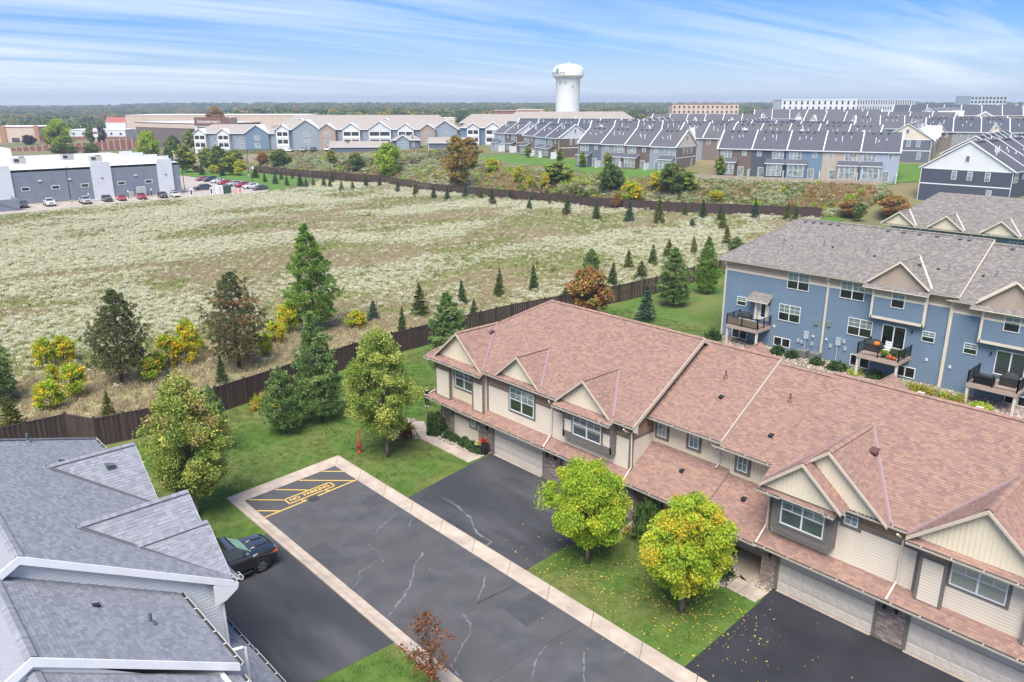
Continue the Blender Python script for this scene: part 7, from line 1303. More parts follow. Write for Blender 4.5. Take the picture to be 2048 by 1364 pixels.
far = [(480, 60, 8, 8, 'white', 'slate', 'skyline one'), (520, 110, 8, 8, 'cream', 'grey', 'skyline two'), (500, 10, 8, 8, 'mist', 'blue', 'skyline three'), (345, 40, 7, 8, 'white', 'taupe', 'edge one'), (290, 80, 6, 8, 'cream', 'navy', 'edge two'), (410, 105, 7, 8, 'white', 'steel', 'edge three'), (210, 118, 7, 8, 'white', 'slate', 'first'), (228, 60, 6, 8, 'mist', 'blue', 'white gabled'), (214, 160, 6, 8, 'white', 'navy', 'dormered'), (240, 135, 6, 8, 'cream', 'brown', 'cream gabled'), (262, 92, 6, 8, 'cream', 'slate', 'tan ended'), (222, 205, 6, 8, 'mist', 'violet', 'left'), (272, 152, 7, 8, 'white', 'grey', 'middle'), (300, 108, 6, 8, 'mist', 'brown', 'broad'), (316, 66, 7, 8, 'khaki', 'slate', 'right'), (255, 188, 6, 8, 'cream', 'teal', 'deep left'), (330, 140, 7, 8, 'white', 'navy', 'distant middle'), (352, 100, 7, 8, 'cream', 'grey', 'distant right'), (305, 205, 6, 8, 'white', 'slate', 'distant left'), (375, 60, 8, 8, 'mist', 'blue', 'farthest right'), (395, 130, 8, 8, 'white', 'brown', 'farthest middle'), (430, 84, 8, 8, 'cream', 'slate', 'rearmost right'), (268, 40, 6, 8, 'white', 'steel', 'right edge'), (455, 150, 8, 8, 'mist', 'slate', 'rearmost'), (360, 180, 7, 8, 'white', 'teal', 'rear left'), (305, 22, 6, 8, 'cream', 'blue', 'far right edge'), (410, 30, 8, 8, 'mist', 'grey', 'rear right edge')]
ORD = dict(zip([f[6] for f in far], ['last dark terrace line on the right skyline under the trees', 'last dark terrace line right of the white flats', 'last dark terrace roof at the extreme right skyline', 'pale gabled terrace third from the right edge', 'terrace with navy walls behind the big white gable', 'terrace with steel walls in the right middle distance', 'second terrace roof behind the pale blue ended row', 'terrace with broad white gable facing right above the navy house', 'dark terrace with paired white dormers behind the brown row', 'terrace with cream gable in the middle of the dark roofs', 'terrace with tan gable end right of the white dormers', 'leftmost dark roof terrace next to the tan roofed apartments', 'middle terrace of the dark roofs under the white flats', 'broad terrace left of the tan gable', 'terrace with khaki gables near the right edge', 'deep left terrace with pointed cream front gables', 'distant terrace just below the long white flats', 'distant terrace right of the long white flats', 'distant terrace right of the water tower base', 'terrace under the trees at the far right skyline', 'low dark terrace touching the white flats', 'rearmost dark terrace line at the right skyline', 'terrace with white dormers cut by the right edge', 'rearmost dark roof line in the middle distance', 'rear terrace between the water tower and the white flats', 'terrace with cream gables at the far right edge', 'small rear terrace roof at the right edge skyline']))
for i, (x, y, n_, uw, g_, w_, k) in enumerate(far):
    an = A_D + R(random.uniform(-6, 6)) + (R(8) if y > 150 else 0) + (R(82) if k in ('white gabled', 'tan ended', 'middle', 'right', 'distant right', 'deep left', 'farthest middle', 'right edge') else 0); L = n_ * uw; st = (x - math.cos(an) * L / 2, y - math.sin(an) * L / 2); cs = random.sample(['slate', 'taupe', 'grey', 'khaki', 'blue', 'sky', 'navy', 'steel'], 4)
    row('townhouse_row', ORD[k], st, an, n_, uw, 13, 6.4, cs, det=1 if math.hypot(x, y) < 330 else 0, ends=(g_, w_), bumps=False, dorm=[(uw * (j + .5), 3.6, 2.6, random.choice(['white', 'cream', 'mist'])) for j in range(0, n_, 2)] if i % 2 == 0 else (), group='dark roofed terraces in the distance')
# ------------------------------------------------------------------ apartments with tan roofs
M_AR = mat('shingle_tan_grey', (0.30, 0.265, 0.235), (0.35, 0.31, 0.275), 2.0, 6, rough=.9, bump=(10, .5, .05)); M_ASTO = mat('stone_buff', (.42, .33, .27), (.32, .25, .21), 3, rough=.9)
def apartment(label, p0, p1, depth, eave, fronts, base='blue', z=None, name='apartment_building'):
    an = ang_of(p0, p1); L = math.dist(p0, p1); zb = tz((p0[0] + p1[0]) / 2, (p0[1] + p1[1]) / 2) if z is None else z; o = empty(name, (*p0, zb), an, label, 'apartments'); P_ = lambda a, b, c: (a, -b, c); rz_ = eave + .42 * (depth / 2)
    q = MB(P_); q.box(0, L, -depth, 0, -1.5, eave); q.build('wall', SIDE[base], o, world=False); q = MB(P_); hp = depth * .3
    for eb_ in (.6, -depth - .6): q.slab([(-.5, eb_, eave), (L + .5, eb_, eave), (L - hp, -depth / 2, rz_), (hp, -depth / 2, rz_)], (0, 0, -.25), 0, 1)
    q.slab([(-.5, .6, eave), (-.5, -depth - .6, eave), (hp, -depth / 2, rz_)], (0, 0, -.25), 0, 1); q.slab([(L + .5, .6, eave), (L + .5, -depth - .6, eave), (L - hp, -depth / 2, rz_)], (0, 0, -.25), 0, 1); q.build('roof', [M_AR, M_TW], o, world=False)
    for a, w_, pr, col, kind in fronts:                             # projecting gabled bays
        zt = eave + .5 * w_ * .62; a0, a1 = a - w_ / 2, a + w_ / 2
        q = MB(P_); q.box(a0, a1, 0, pr, -1.5, eave - .2); q.slab([(a0, pr, eave - .2), (a1, pr, eave - .2), (a, pr, zt)], (0, -.5, 0)); by = q.build('gable_bay', SIDE[col] if col != 'stone' else M_ASTO, o, world=False)
        q = MB(P_); br = -(zt - eave) / .42
        for s_ in (-1, 1): q.slab([(a + s_ * (w_ / 2 + .4), pr + .4, eave - .35), (a, pr + .4, zt + .1), (a, br, zt + .1), (a + s_ * (w_ / 2 + .4), .2, eave - .35)], (0, 0, .2), 0, 1)
        q.build('gable_roof', [M_AR, M_TW], o, world=False)
        if kind == 'balcony':
            for z0 in (.3, 3.3): 
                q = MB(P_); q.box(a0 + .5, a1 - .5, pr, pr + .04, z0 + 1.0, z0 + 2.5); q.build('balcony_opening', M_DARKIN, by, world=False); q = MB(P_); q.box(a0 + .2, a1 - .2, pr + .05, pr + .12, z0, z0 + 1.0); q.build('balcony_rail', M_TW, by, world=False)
                for f in (0, .5, 1): q = MB(P_); x_ = a0 + .25 + (w_ - .5) * f; q.box(x_ - .15, x_ + .15, pr + .02, pr + .16, z0, z0 + 2.7); q.build('balcony_post', M_TW, by, world=False)
        else:
            for z0 in (.9, 4.0): lwin(o, P_, a - (1.1 if kind == 'win' else .5), a + (1.1 if kind == 'win' else .5), z0, z0 + 1.7, pr + .02, 3 if kind == 'win' else 1, det=2)
            if kind == 'garage': q = MB(P_); q.box(a - 1.4, a + 1.4, pr, pr + .05, 0, 2.3); q.build('garage_door', M_TW, by, world=False)
    n = int(L / 5)
    for i in range(n):
        a = (i + .5) * L / n
        if all(abs(a - f[0]) > f[1] / 2 + .8 for f in fronts):
            for z0 in (.9, 3.9): lwin(o, P_, a - .6, a + .6, z0, z0 + 1.7, .02, 1, det=2)
    return o
apartment('apartment block with white balconies and blue end at the head of the driveway', (128.5, 334), (152, 309), 16, 6.8, [(3.0, 5.0, 1.8, 'white', 'balcony'), (13.0, 5.0, 1.8, 'white', 'balcony'), (27, 10, 1.0, 'blue', 'win')], 'steel')
apartment('long apartment block with stone entrance bay behind the grey garages', (149.5, 304), (207, 256), 17, 6.9, [(3.5, 5.0, 2.0, 'white', 'balcony'), (13, 11, 1.2, 'steel', 'win'), (21.5, 6.5, 2.4, 'stone', 'win'), (31, 7.0, 1.6, 'white', 'balcony'), (42.5, 9, 1.6, 'mist', 'balcony'), (53, 6.5, 1.6, 'white', 'balcony'), (62, 6, 2.2, 'stone', 'win'), (69, 10, .8, 'steel', 'win')], 'steel')
apartment('right hand apartment block with blue gable behind the gold tree', (206, 254), (252, 214), 17, 6.9, [(5, 5, 1.6, 'mist', 'balcony'), (13, 6, 1.6, 'white', 'balcony'), (25, 10, 1.0, 'blue', 'win'), (33, 6, 1.8, 'stone', 'win'), (41, 6.5, 1.6, 'white', 'balcony'), (52, 9, 1.6, 'mist', 'balcony')], 'blue')
apartment('rear apartment block showing only its long tan roof on the left', (176, 352), (236, 300), 18, 7.2, [(10, 7, 1.5, 'steel', 'win'), (50, 7, 1.5, 'mist', 'win')], 'steel'); apartment('rear apartment block showing only its long tan roof on the right', (240, 296), (300, 246), 18, 7.4, [(12, 7, 1.5, 'white', 'win'), (55, 7, 1.5, 'steel', 'win')], 'blue')
apartment('hindmost apartment block with tan roof below the brick offices', (300, 330), (350, 280), 18, 8.0, [(30, 8, 1.5, 'white', 'win')], 'steel')
def garage_row(label, p0, p1, depth, col='slate'):
    an = ang_of(p0, p1); L = math.dist(p0, p1); o = empty('garage_block', (*p0, tz(*p0)), an, label, 'garage'); P_ = lambda a, b, c: (a, -b, c); q = MB(P_); q.box(0, L, -depth, 0, -1.5, 2.6); q.build('wall', SIDE[col], o, world=False); rz_ = 2.6 + .5 * depth / 2; q = MB(P_)
    for eb_ in (.4, -depth - .4): q.slab([(-.3, eb_, 2.55), (L + .3, eb_, 2.55), (L + .3, -depth / 2, rz_ + .1), (-.3, -depth / 2, rz_ + .1)], (0, 0, -.2), 0, 1)
    q.build('roof', [M_AR, M_TW], o, world=False); q = MB(P_)
    for a in (0, L): q.poly([(a, 0, 2.5), (a, -depth, 2.5), (a, -depth / 2, rz_)])
    q.build('gable_end', SIDE[col], o, world=False); q = MB(P_); q.box(0, L, 0, .05, -.2, .25); q.box(-.06, .1, 0, .06, 0, 2.5); q.box(L - .1, L + .06, 0, .06, 0, 2.5); q.build('trim_boards', M_TW, o, world=False); q = MB(P_); q.box(-.06, 0, -depth * .5 - .5, -depth * .5 + .5, 0, 2.1); q.build('side_door', M_TW, o, world=False)
garage_row('long low grey garage block with tan roof left of the lime tree', (155, 270.5), (172, 257), 7.5); garage_row('low grey garage block between the lime and gold trees', (183.5, 246), (197, 235), 7, 'slate'); garage_row('pale garage block behind the left bank trees', (120, 352), (132, 339), 7, 'mist')
clb = apartment('single storey leasing pavilion with teal doors between the garages', (176, 259), (184, 252.5), 7, 3.6, [(4, 5, .8, 'steel', 'one')], 'slate', name='pavilion')
# ------------------------------------------------------------------ commercial buildings, offices, flats, water tower
def slab_building(name, label, p0, p1, depth, z0, h, m, cat='building', floors=0, nx=0, wm=None, parapet=None, win=(1.5, 1.6), band=None, sill=.9):
    an = ang_of(p0, p1); L = math.dist(p0, p1); o = empty(name, (*p0, z0), an, label, cat); P_ = lambda a, b, c: (a, -b, c); q = MB(P_); q.box(0, L, -depth, 0, -3, h); q.build('wall', m, o, world=False)
    q = MB(P_); q.box(-.15, L + .15, -depth - .15, .15, h - .1, h + .5); q.build('parapet', parapet or m, o, world=False)
    q = MB(P_); q.box(.3, L - .3, -depth + .3, -.3, h + .5, h + .54); q.build('roof', M_WHR, o, world=False)
    if band: q = MB(P_); q.box(0, L, 0, .12, *band[1]); q.build('wall_band', band[0], o, world=False)
    if floors:
        fh = h / floors
        for f in range(floors):
            for i in range(nx): a = (i + .5) * L / nx; lwin(o, P_, a - win[0] / 2, a + win[0] / 2, f * fh + sill, f * fh + sill + win[1], .02, 1, det=1, trim=.06, m=wm or M_DARKIN)
    return o
M_BRK = mat('brick_red', (0.24, 0.11, 0.085), (0.29, 0.14, 0.11), .5, rough=.9); M_BEI = mat('stucco_beige', (0.60, 0.48, 0.39), (0.55, 0.44, 0.36), .2, rough=.9); M_BRN = mat('panel_brown', (0.15, 0.12, 0.11), (0.17, 0.14, 0.13), .5, rough=.8); M_SGN = mat('sign_brown', (0.20, 0.10, 0.08), rough=.6); M_ORB = mat('brick_orange', (0.40, 0.22, 0.14), (0.36, .2, .13), .5, rough=.9)
st = slab_building('furniture_store', 'dark brown store with long wall and brown sign panel behind the apartments', (157, 496), (169, 433), 40, 3.0, 10.5, M_BRN, band=(M_BEI, (8.2, 11.0)))
st2 = empty('store_front', (167, 432, 3), ang_of((167, 432), (181, 420)), 'white fronted store entrance block with brown lettered sign', 'building'); P_ = lambda a, b, c: (a, -b, c); LS = math.dist((167, 432), (181, 420))
for nm, e, m in (('wall', (0, LS, -14, 0, -1, 10.0), M_WHW), ('sign_panel', (0, LS, 0, .3, 10.0, 14.2), M_SGN), ('side_wall', (-.1, LS + .1, -14, -.4, 10.0, 14.0), M_BEI)): q = MB(P_); q.box(*e); q.build(nm, m, st2, world=False)
for k in range(3): lwin(st2, P_, 1.2 + k * 6, 5.8 + k * 6, 6.2, 9.2, .02, 3, det=2, m=M_DARKIN)
Vt, Ft = text_verts("Schneiderman's", 2.4, .02); q = MB(); q.add([(LS * .42 + v[0] * .82, -.36, 12.0 + v[1]) for v in Vt], Ft); q.build('sign_lettering', M_WHITE, st2, world=False)
slab_building('big_box_store', 'very long low tan big box store below the hills', (200, 652), (306, 566), 60, 6.0, 9.5, M_BEI); slab_building('shopping_strip', 'low tan shopping strip behind the apartment roofs', (318, 560), (400, 500), 25, 7.5, 5.6, M_BEI, band=(M_TW, (4.6, 5.4)))
br = slab_building('brick_store', 'tan and brick store at the far left edge', (98, 617), (127, 590), 30, 0, 9.5, M_BEI, parapet=M_BRK)
for a0, a1 in ((0, 5), (14, 18), (36.5, 39.5)): q = MB(P_); q.box(a0, a1, 0, .5, -1, 10.6); q.build('brick_pier', M_ORB, br, world=False)
for a in (7, 21): lwin(br, P_, a, a + 5, 0, 3, .03, 3, det=1, m=M_DARKIN)
slab_building('pale_store', 'pale low store with brick base behind the big green tree', (152, 622), (181, 595), 18, 0, 6.5, M_WHW, floors=1, nx=6, band=(M_BRK, (0, 2.2)), sill=3.2); slab_building('pale_store', 'pale canopy fronted store right of the sign pole', (186, 588), (214, 552), 18, 1, 7.5, M_BEI, floors=1, nx=5, band=(M_TW, (5.6, 7.4)))
cz = empty('chapel', (196, 690, 5), R(-43), 'small white chapel with red roof among the far left trees', 'chapel'); q = MB(); q.box(0, 16, 0, 9, -3, 5); q.build('wall', M_TW, cz, world=False); q = MB()
for s_ in (0, 9): q.slab([(-.5, s_, 4.8), (16.5, s_, 4.8), (16.5, 4.5, 9), (-.5, 4.5, 9)], (0, 0, -.3))
q.build('roof', mat('roof_red', (.36, .11, .09), rough=.8), cz, world=False); q = MB(); q.poly([(0, 0, 4.9), (0, 9, 4.9), (0, 4.5, 8.9)]); q.poly([(16, 0, 4.9), (16, 9, 4.9), (16, 4.5, 8.9)]); q.build('gable_end', M_TW, cz, world=False)
sw = empty('sound_wall', (120, 470, -1), 0, 'red brown panel wall with pale posts behind the warehouse', 'wall'); line = [Vector((91, 494)), Vector((112, 476)), Vector((128, 462)), Vector((150, 444))]
for i, (a, b) in enumerate(seg_points(line, 3.3)):
    t = i / 22; zb_ = -2 + 3.4 * t; h_ = 3.4 + 2.2 * t; d = (b - a).normalized(); q = MB(); q.bar((a.x, a.y, zb_ + h_ / 2), (b.x, b.y, zb_ + h_ / 2), .2, h_); q.build('panel', mat('wall_red_brown', (0.20, 0.085, 0.07), (.23, .10, .085), .6, rough=.9), sw); q = MB(); q.box(a.x - .3, a.x + .3, a.y - .3, a.y + .3, zb_, zb_ + h_ + .5); q.build('post', mat('post_buff', (.52, .38, .31), rough=.9), sw)
sp_ = empty('pole_sign', (136, 500, 0), R(-43), 'tall pole sign with round top left of the store', 'sign'); q = MB(); q.box(-.5, .5, -.5, .5, 0, 6); q.build('pole', mat('post_buff', (.52, .38, .31), rough=.9), sp_, world=False); q = MB(); q.box(-1.3, 1.3, -.4, .4, 6, 9.2); q.build('panel', M_TW, sp_, world=False); q = MB(); q.tube([(0, -.4, 9.6), (0, .4, 9.6)], 1.3, 16); q.build('round_top', M_TW, sp_, world=False); q = MB(); q.box(-1.2, 1.2, -.45, -.4, 7.6, 8.5); q.build('lettered_band', M_RED, sp_, world=False)
slab_building('brick_offices', 'red brick office block with pale centre left of the water tower', (344, 391), (366, 370), 18, 8, 11.5, M_BRK, floors=3, nx=8, band=(M_BEI, (4.0, 4.6)))
slab_building('office_wing', 'pale glazed wing standing right of the brick offices', (355, 380.5), (367.5, 368.6), 16, 8, 12.2, M_BEI, floors=3, nx=5, win=(2.4, 2.0))
slab_building('white_flats', 'long white flat roofed apartment block on the skyline left part', (517, 285), (556, 250), 18, 8, 18.6, M_WHW, 'apartments', 5, 13, win=(1.3, 2.2)); slab_building('white_flats', 'long white flat roofed apartment block on the skyline right part', (557, 250.5), (628, 238), 18, 8, 18.8, M_WHW, 'apartments', 5, 24, win=(1.1, 2.2))
slab_building('beige_flats', 'buff and white apartment block under the hills right of the tower', (560, 408), (601, 370), 18, 8, 15.6, M_BEI, 'apartments', 4, 14, parapet=M_ORB, win=(1.5, 1.9)); slab_building('glass_offices', 'pale blue grey office slab on the far right skyline', (985, 316), (1015, 289), 30, 8, 24, mat('glass_blue_grey', (.48, .55, .62), (.52, .59, .66), .2, rough=.3), 'offices', 6, 10, win=(2.6, 2.6))
wt = empty('water_tower', (452, 427, 7), 0, 'white water tower with tree emblem and lettering on the skyline', 'water tower'); q = MB(); q.lathe([(9.6, 0), (9.2, 6), (9.2, 34.5), (9.4, 35.2)], 48); q.build('stem', M_WTW if 'M_WTW' in globals() else mat('tower_white', (0.80, 0.80, 0.80), (.74, .75, .76), .15, rough=.5), wt, True, world=False)
q = MB(); q.lathe([(9.4, 35.2), (11.9, 37.4), (11.9, 41.6), (11.2, 43.0), (8.5, 44.8), (4.5, 45.8), (.6, 46.1), (.6, 47.0), (.1, 47.2)], 64); tk2 = q.build('tank', MATS['tower_white'], wt, True, world=False); tk2.data.set_sharp_from_angle(angle=R(28))
view = math.atan2(-427, -452)                                    # bearing from the tower to the street
def wrap(V, r, a_mid, z): return [(r * math.cos(view + a_mid + v[0] / r), r * math.sin(view + a_mid + v[0] / r), z + v[1]) for v in V]
Vt, Ft = text_verts('woodbury', 4.0, .03, 4); q = MB(); q.add(wrap(Vt, 11.98, R(-52), 39.3), Ft); q.build('lettering', mat('letter_grey', (.06, .065, .07), rough=.6), wt, world=False)
Vd = [(1.6 * math.cos(6.283 * k / 24), 1.5 * math.sin(6.283 * k / 24)) for k in range(24)]; q = MB(); q.add(wrap(Vd, 12.0, R(-42), 42.0 - .6), [tuple(range(24))]); q.build('tree_emblem', mat('emblem_green', (.25, .52, .42), rough=.6), wt, world=False); q = MB(); q.add(wrap([(-.12, -2.2), (.12, -2.2), (.12, .2), (-.12, .2)], 12.02, R(-42), 41.4), [(0, 1, 2, 3)]); q.build('emblem_trunk', MATS['letter_grey'], wt, world=False)
for k, a in enumerate((-42, -36, -30, -18, -12, -6, 62)): aa = view + R(a); q = MB(); q.box(-.35, .35, -.25, .25, -.9, .9); c = q.build('antenna', M_UT, wt, world=False); c.location = (9.55 * math.cos(aa), 9.55 * math.sin(aa), 33.0 + (.5 if k % 2 else -.3)); c.rotation_euler = (0, 0, aa)
q = MB(); q.lathe([(.9, 0), (.9, .06)], 20); c = q.build('hatch', M_UT, wt, world=False); aa = view + R(24); c.location = (9.26 * math.cos(aa), 9.26 * math.sin(aa), 29.5); c.rotation_euler = (0, R(90), aa)
# ------------------------------------------------------------------ scrub and trees beyond the far fence
SLOPE = [(165.5, 79.5), (158.8, 92), (149.6, 107.3), (142.8, 128.5), (139.6, 152.8), (135.3, 179.9), (139, 207.9), (133.3, 241), (127.4, 276), (137, 288), (150, 281), (172, 258), (186, 240), (178, 212), (168, 180), (160, 150), (161, 131), (172, 119), (177, 104), (184, 89), (189, 76), (181, 70)]
M_SB = [lf('scrub_rust', (0.36, 0.21, 0.09)), lf('scrub_dark', (0.13, 0.085, 0.06)), lf('scrub_green', (0.20, 0.27, 0.07)), lf('scrub_straw', (0.48, 0.36, 0.17))]
SB = [tuft('scrub_%d' % i, 30 + i, 34, 1.1, .8, [a, b], .13, True, 12, .2) for i, (a, b) in enumerate(((M_SB[3], M_SB[3]), (M_SB[1], M_SB[0]), (M_SB[2], C_W[1]), (M_SB[0], M_SB[3]), (C_W[0], C_W[1])))]
for _k, _m in enumerate((G_GRN, G_YEL, G_YG)): SB.append(shrub_mesh(140 + _k, 1.3, 1.9, 420, .30, _m)); SB[-1].name = 'scrub_bush_%d' % _k
x, y = rnd_in(SLOPE, 26000); d = fbm(x * .05, y * .05 + 7, 4); e = fbm(x * .13 + 50, y * .13, 3); r = RNG.random(len(x))
ix = np.where(d > .58, np.where(r < .6, 1, 2), np.where(e > .56, np.where(r < .55, 0, np.where(r < .75, 3, 2)), np.where(e < .45, np.where(r < .5, 4, 2), np.where(r < .7, 2, np.where(r < .85, 0, 3))))); ix = np.where((np.hypot(x - 179, y - 82) < 8) & (r < .85), np.where(r < .4, 3, 0), ix); ix = np.where(RNG.random(len(x)) < .028, RNG.integers(5, 8, len(x)), ix); n = len(x)
scatter('scrub', np.stack([x, y, terr(x, y) - .05], 1), np.stack([RNG.normal(0, .1, n), RNG.normal(0, .1, n), RNG.uniform(0, 6.28, n)], 1), np.repeat(RNG.uniform(.5, 1.0, (n, 1)) * (1.15 - .55 * smoothstep(12, 24, x - np.interp(y, FY, FX)))[:, None], 3, 1), ix, SB, label='tall tan, rust and green scrub on the slope behind the far fence', cat='scrub')
BT = [('lime', 144.6, 216.2, 10.8, 5.0, 'big lime yellow tree beyond the far fence'), ('green', 144.1, 234.6, 5.9, 3.2, 'round dark olive tree left of the big lime one'), ('gold', 135.6 + 4, 171.9 + 2, 15.5, 4.6, 'tall airy golden tree beyond the middle of the far fence'), ('gold', 152.9, 184.4, 9.5, 4.2, 'golden tree standing behind the tall airy one'), ('green', 153.6, 129.4, 6.9, 3.8, 'broad green bush left of the brown ended townhouses'), ('green_b', 153.8, 148.4, 5.3, 4.6, 'wide green bush in the scrub below the townhouses'), ('yellow', 150.0, 120.1, 5.7, 3.7, 'large bright yellow bush just beyond the far fence'), ('orange', 144.2, 119.5, 3.9, 1.6, 'small salmon orange tree in front of the far fence'), ('yellow', 149.9, 159.8, 4.5, 2.0, 'yellow sapling left of the wide green bush'), ('yellow', 148.8, 154.0, 3.8, 1.3, 'small yellow sapling in the scrub'), ('yellow', 149.6, 149.1, 4.6, 1.6, 'yellow sapling in front of the wide green bush'), ('green', 158.8, 114.2, 7.2, 4.2, 'tall green bush below the cream gable'), ('yellow', 158.3, 118.3, 4.9, 3.0, 'yellow bush left of the tall green one'), ('green_b', 161.2, 111.5, 4.8, 3.0, 'olive bush right of the tall green one'), ('yellow', 152.8, 174.1, 3.9, 2.9, 'yellow bush right of the golden tree'), ('green', 144.6, 131.5, 3.7, 2.6, 'low green bush just behind the far fence'), ('yellow', 161.8, 104.0, 2.2, 2.4, 'low yellow green bush at the foot of the block wall'), ('green', 136.0, 274.6, 6.4, 4.4, 'full green tree at the left end of the far fence'), ('green_b', 144.3, 250.7, 5.2, 2.2, 'slim green tree in front of the grey garages'), ('green', 161.7, 269.1, 4.2, 1.8, 'small tree at the wall of the long garage block'), ('green_b', 128.5, 294.9, 6.6, 2.9, 'green tree below the retaining wall'), ('orange', 134.3, 285.4, 4.7, 3.0, 'rusty brown tree at the railing end'),
      ('green_b', 191, 101.5, 5.2, 1.6, 'young tree on the back lawn before the khaki unit'), ('green_b', 186.5, 108.5, 4.6, 1.6, 'young tree on the back lawn before the blue unit'), ('green_b', 178.8, 114.0, 5.2, 1.7, 'young tree on the back lawn before the navy unit'), ('green_b', 174.5, 148.5, 4.6, 1.5, 'young tree before the steel unit of the brown ended row'), ('green_b', 173.0, 157.0, 4.5, 1.4, 'young tree at the left end of the brown ended row'), ('green_b', 176.7, 169.8, 4.5, 1.5, 'young tree between the two townhouse rows'), ('green_b', 182.7, 190.1, 3.5, 1.5, 'young tree on the lawn of the short townhouse row'), ('orange', 165.9 + 4, 75.1, 3.8, 3.1, 'orange bush above the blue house ridge'), ('orange', 172.4, 66.5, 4.5, 4.2, 'wide orange and olive bush at the navy house'), ('green', 166.9, 71.5, 3.7, 1.6, 'dark green bush between the orange ones'),
      ('lime', 114.1, 348.6, 13.0, 5.6, 'large yellow green tree behind the warehouse corner'), ('green_b', 108.7, 293.1, 9.8, 4.4, 'tall pale green tree right of the warehouse corner'), ('green', 117.4, 285.0, 9.0, 4.2, 'dark green tree in the middle of the bank trees'), ('green_b', 115.7, 272.4, 7.8, 3.8, 'leafy green tree above the parked cars'), ('yellow', 127.2, 289.9, 3.7, 3.2, 'yellow bush at the retaining wall'), ('green_b', 118.6, 299.2, 8.3, 3.8, 'thin green tree before the retaining wall'), ('amber', 112.2, 292.4, 2.2, 2.0, 'small vivid orange bush on the bank'), ('yellow', 113.5, 281.0, 3.0, 2.4, 'yellow bush among the bank trees'), ('yellow', 117.0, 268.0, 2.8, 2.2, 'yellow bush at the right of the bank trees'), ('spruce_blue', 108.5, 279.0, 4.0, 1.3, 'dark spruce at the left of the bank trees'), ('spruce', 112.0, 270.0, 3.6, 1.2, 'dark spruce in the middle of the bank trees'), ('spruce', 117.5, 256.0, 3.4, 1.6, 'dark spruce above the lamp post sign'), ('green', 119.7, 340.8, 6.5, 3.1, 'green tree behind the large yellow green one'), ('green', 101.3, 427.9, 5.8, 7.5, 'low wide green bush before the red brown wall'), ('green', 112, 424, 5.6, 4.5, 'darker bush right of the wide one at the red brown wall'), ('lime', 117.3, 503.7, 15.5, 8.4, 'big spreading green tree left of the pale store'), ('amber', 118.4, 530.0, 8.0, 3.4, 'bright orange tree left of the big spreading one'), ('purple', 114.2, 560.2, 5.5, 5.0, 'low purple leaved tree before the brick store'), ('green', 143.5, 534.4, 11, 5.4, 'dark round tree between pale store and pole sign'), ('purple', 150.5, 545, 10, 4.6, 'dark purple tree beside the pole sign'), ('green', 122, 545, 9.4, 4.6, 'dark tree at the brick store corner'), ('orange', 232, 560, 16, 8, 'orange red tree on the roofline of the tan big box'), ('green_b', 152.6, 404.5, 9.0, 3.5, 'pale green tree against the dark brown store'), ('green', 156.2, 412.5, 9.5, 4.2, 'green tree under the lettered sign'), ('green', 133, 372, 9, 4.2, 'dark tree behind the pale garage block')]
for t, x, y, h, r, lb in BT: tree(t, 'tree' if h > 4 else 'bush', x, y, h, r, lb, 'tree' if h > 4 else 'bush')
patch('verge', [(112, 505), (140, 480), (170, 520), (140, 545)], M_LAWNF, .2, 8, 8)
# cars near the apartments
for i, (x, y, c, k, lb, a) in enumerate([(148.5, 291.5, PW_, 'car', 'white car at the apartment entrance bay', -45), (152.5, 288, PSl, 'suv', 'silver car in the apartment court', -45), (155.5, 285.5, PBl, 'suv', 'dark blue car in the apartment court', -45), (160, 282, PW_, 'car', 'white car left of the long garage block', -40), (203, 246, PGr, 'suv', 'dark car by the gold tree below the apartments', -40)]): vehicle('parked_car', lb, (x, y, tz(x, y) + .05), R(a - 90), c, k, 'cars in the apartment court')
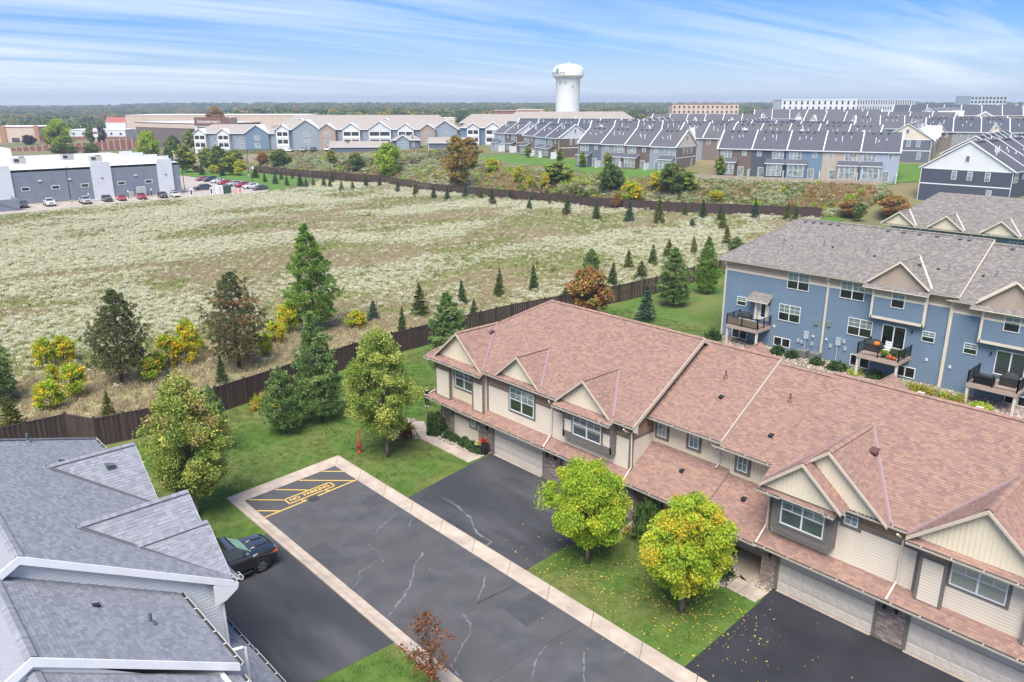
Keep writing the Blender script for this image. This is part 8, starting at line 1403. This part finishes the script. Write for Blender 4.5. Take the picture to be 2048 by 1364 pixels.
# wooded skyline
WT = []
for i, (sd, c) in enumerate(((1, (0.16, 0.215, 0.08)), (2, (0.23, 0.26, 0.09)), (3, (0.12, 0.175, 0.08)), (4, (0.34, 0.30, 0.09)), (5, (0.34, 0.21, 0.10)))):
    rg_ = np.random.default_rng(200 + sd); k = 30; K = unit(rg_.normal(size=(k, 3))) * (.5 + .4 * rg_.random((k, 1))); n = 420; ci = rg_.integers(0, k, n); C = K[ci] + unit(rg_.normal(size=(n, 3))) * .3; C[:, 2] = C[:, 2] * .62 + .78
    m = lf('wood_%d' % i, c, .35, .2); V, F = cards(C, unit(rg_.normal(size=(n, 3)) + unit(C) * .5), .42 * (.6 + .8 * rg_.random(n)), .34, rng=rg_); WT.append(np_mesh('wood_%d' % i, V, F, m))
a = RNG.uniform(R(-62), R(62), 15000); r = 560 + 2900 * RNG.random(15000) ** 1.15; x, y = r * np.sin(HEAD + a), r * np.cos(HEAD + a); keep = np.ones(len(x), bool)
dens = fbm(x * .004, y * .004, 3); keep &= (r > 1150) | ((dens > .5) & (r > 640)) | ((dens > .56) & (r > 600))
for cx, cy, rad in ((452, 427, 45), (560, 260, 75), (600, 235, 60), (575, 390, 45), (250, 610, 95), (1000, 300, 60), (165, 600, 45), (355, 530, 70), (110, 600, 40), (200, 560, 45)): keep &= np.hypot(x - cx, y - cy) > rad
for x0, y0, x1, y1 in ((0, 0, 517, 285), (0, 0, 628, 238), (0, 0, 580, 390), (0, 0, 452, 427), (0, 0, 250, 610), (0, 0, 1000, 300)):            # open ground in front of the landmarks, as seen from the street
    t = np.clip((x * x1 + y * y1) / (x1 * x1 + y1 * y1), 0, 1); keep &= (np.hypot(x - t * x1, y - t * y1) > 40) | (t >= 1)
x, y = x[keep], y[keep]; n = len(x); s = RNG.uniform(4.2, 6.8, n) * (1 + .3 * smoothstep(1500, 3000, np.hypot(x, y)))
scatter('distant_woodland', np.stack([x, y, terr(x, y) - .5], 1), np.stack([np.zeros(n), np.zeros(n), RNG.uniform(0, 6.28, n)], 1), np.stack([s, s, s * RNG.uniform(.85, 1.25, n)], 1), RNG.choice(5, n, p=[.34, .24, .28, .09, .05]), WT, label='wooded hills fading to blue along the horizon', cat='woodland')
# ------------------------------------------------------------------ thin autumn haze
hz = MB(); hz.box(-4600, 4600, -4600, 4600, -8, 66); ho = hz.build('haze', bpy.data.materials.new('haze')); ho['kind'] = 'stuff'; ho['label'] = 'thin blue autumn haze over the land'
hm = ho.data.materials[0]; hm.use_nodes = True; ht = hm.node_tree; ht.nodes.clear(); out = nd(ht, 'ShaderNodeOutputMaterial'); pv = nd(ht, 'ShaderNodeVolumePrincipled'); pv.inputs['Color'].default_value = (0.72, 0.83, 1.0, 1); pv.inputs['Density'].default_value = 0.00026; pv.inputs['Anisotropy'].default_value = 0.2; ht.links.new(pv.outputs[0], out.inputs['Volume'])
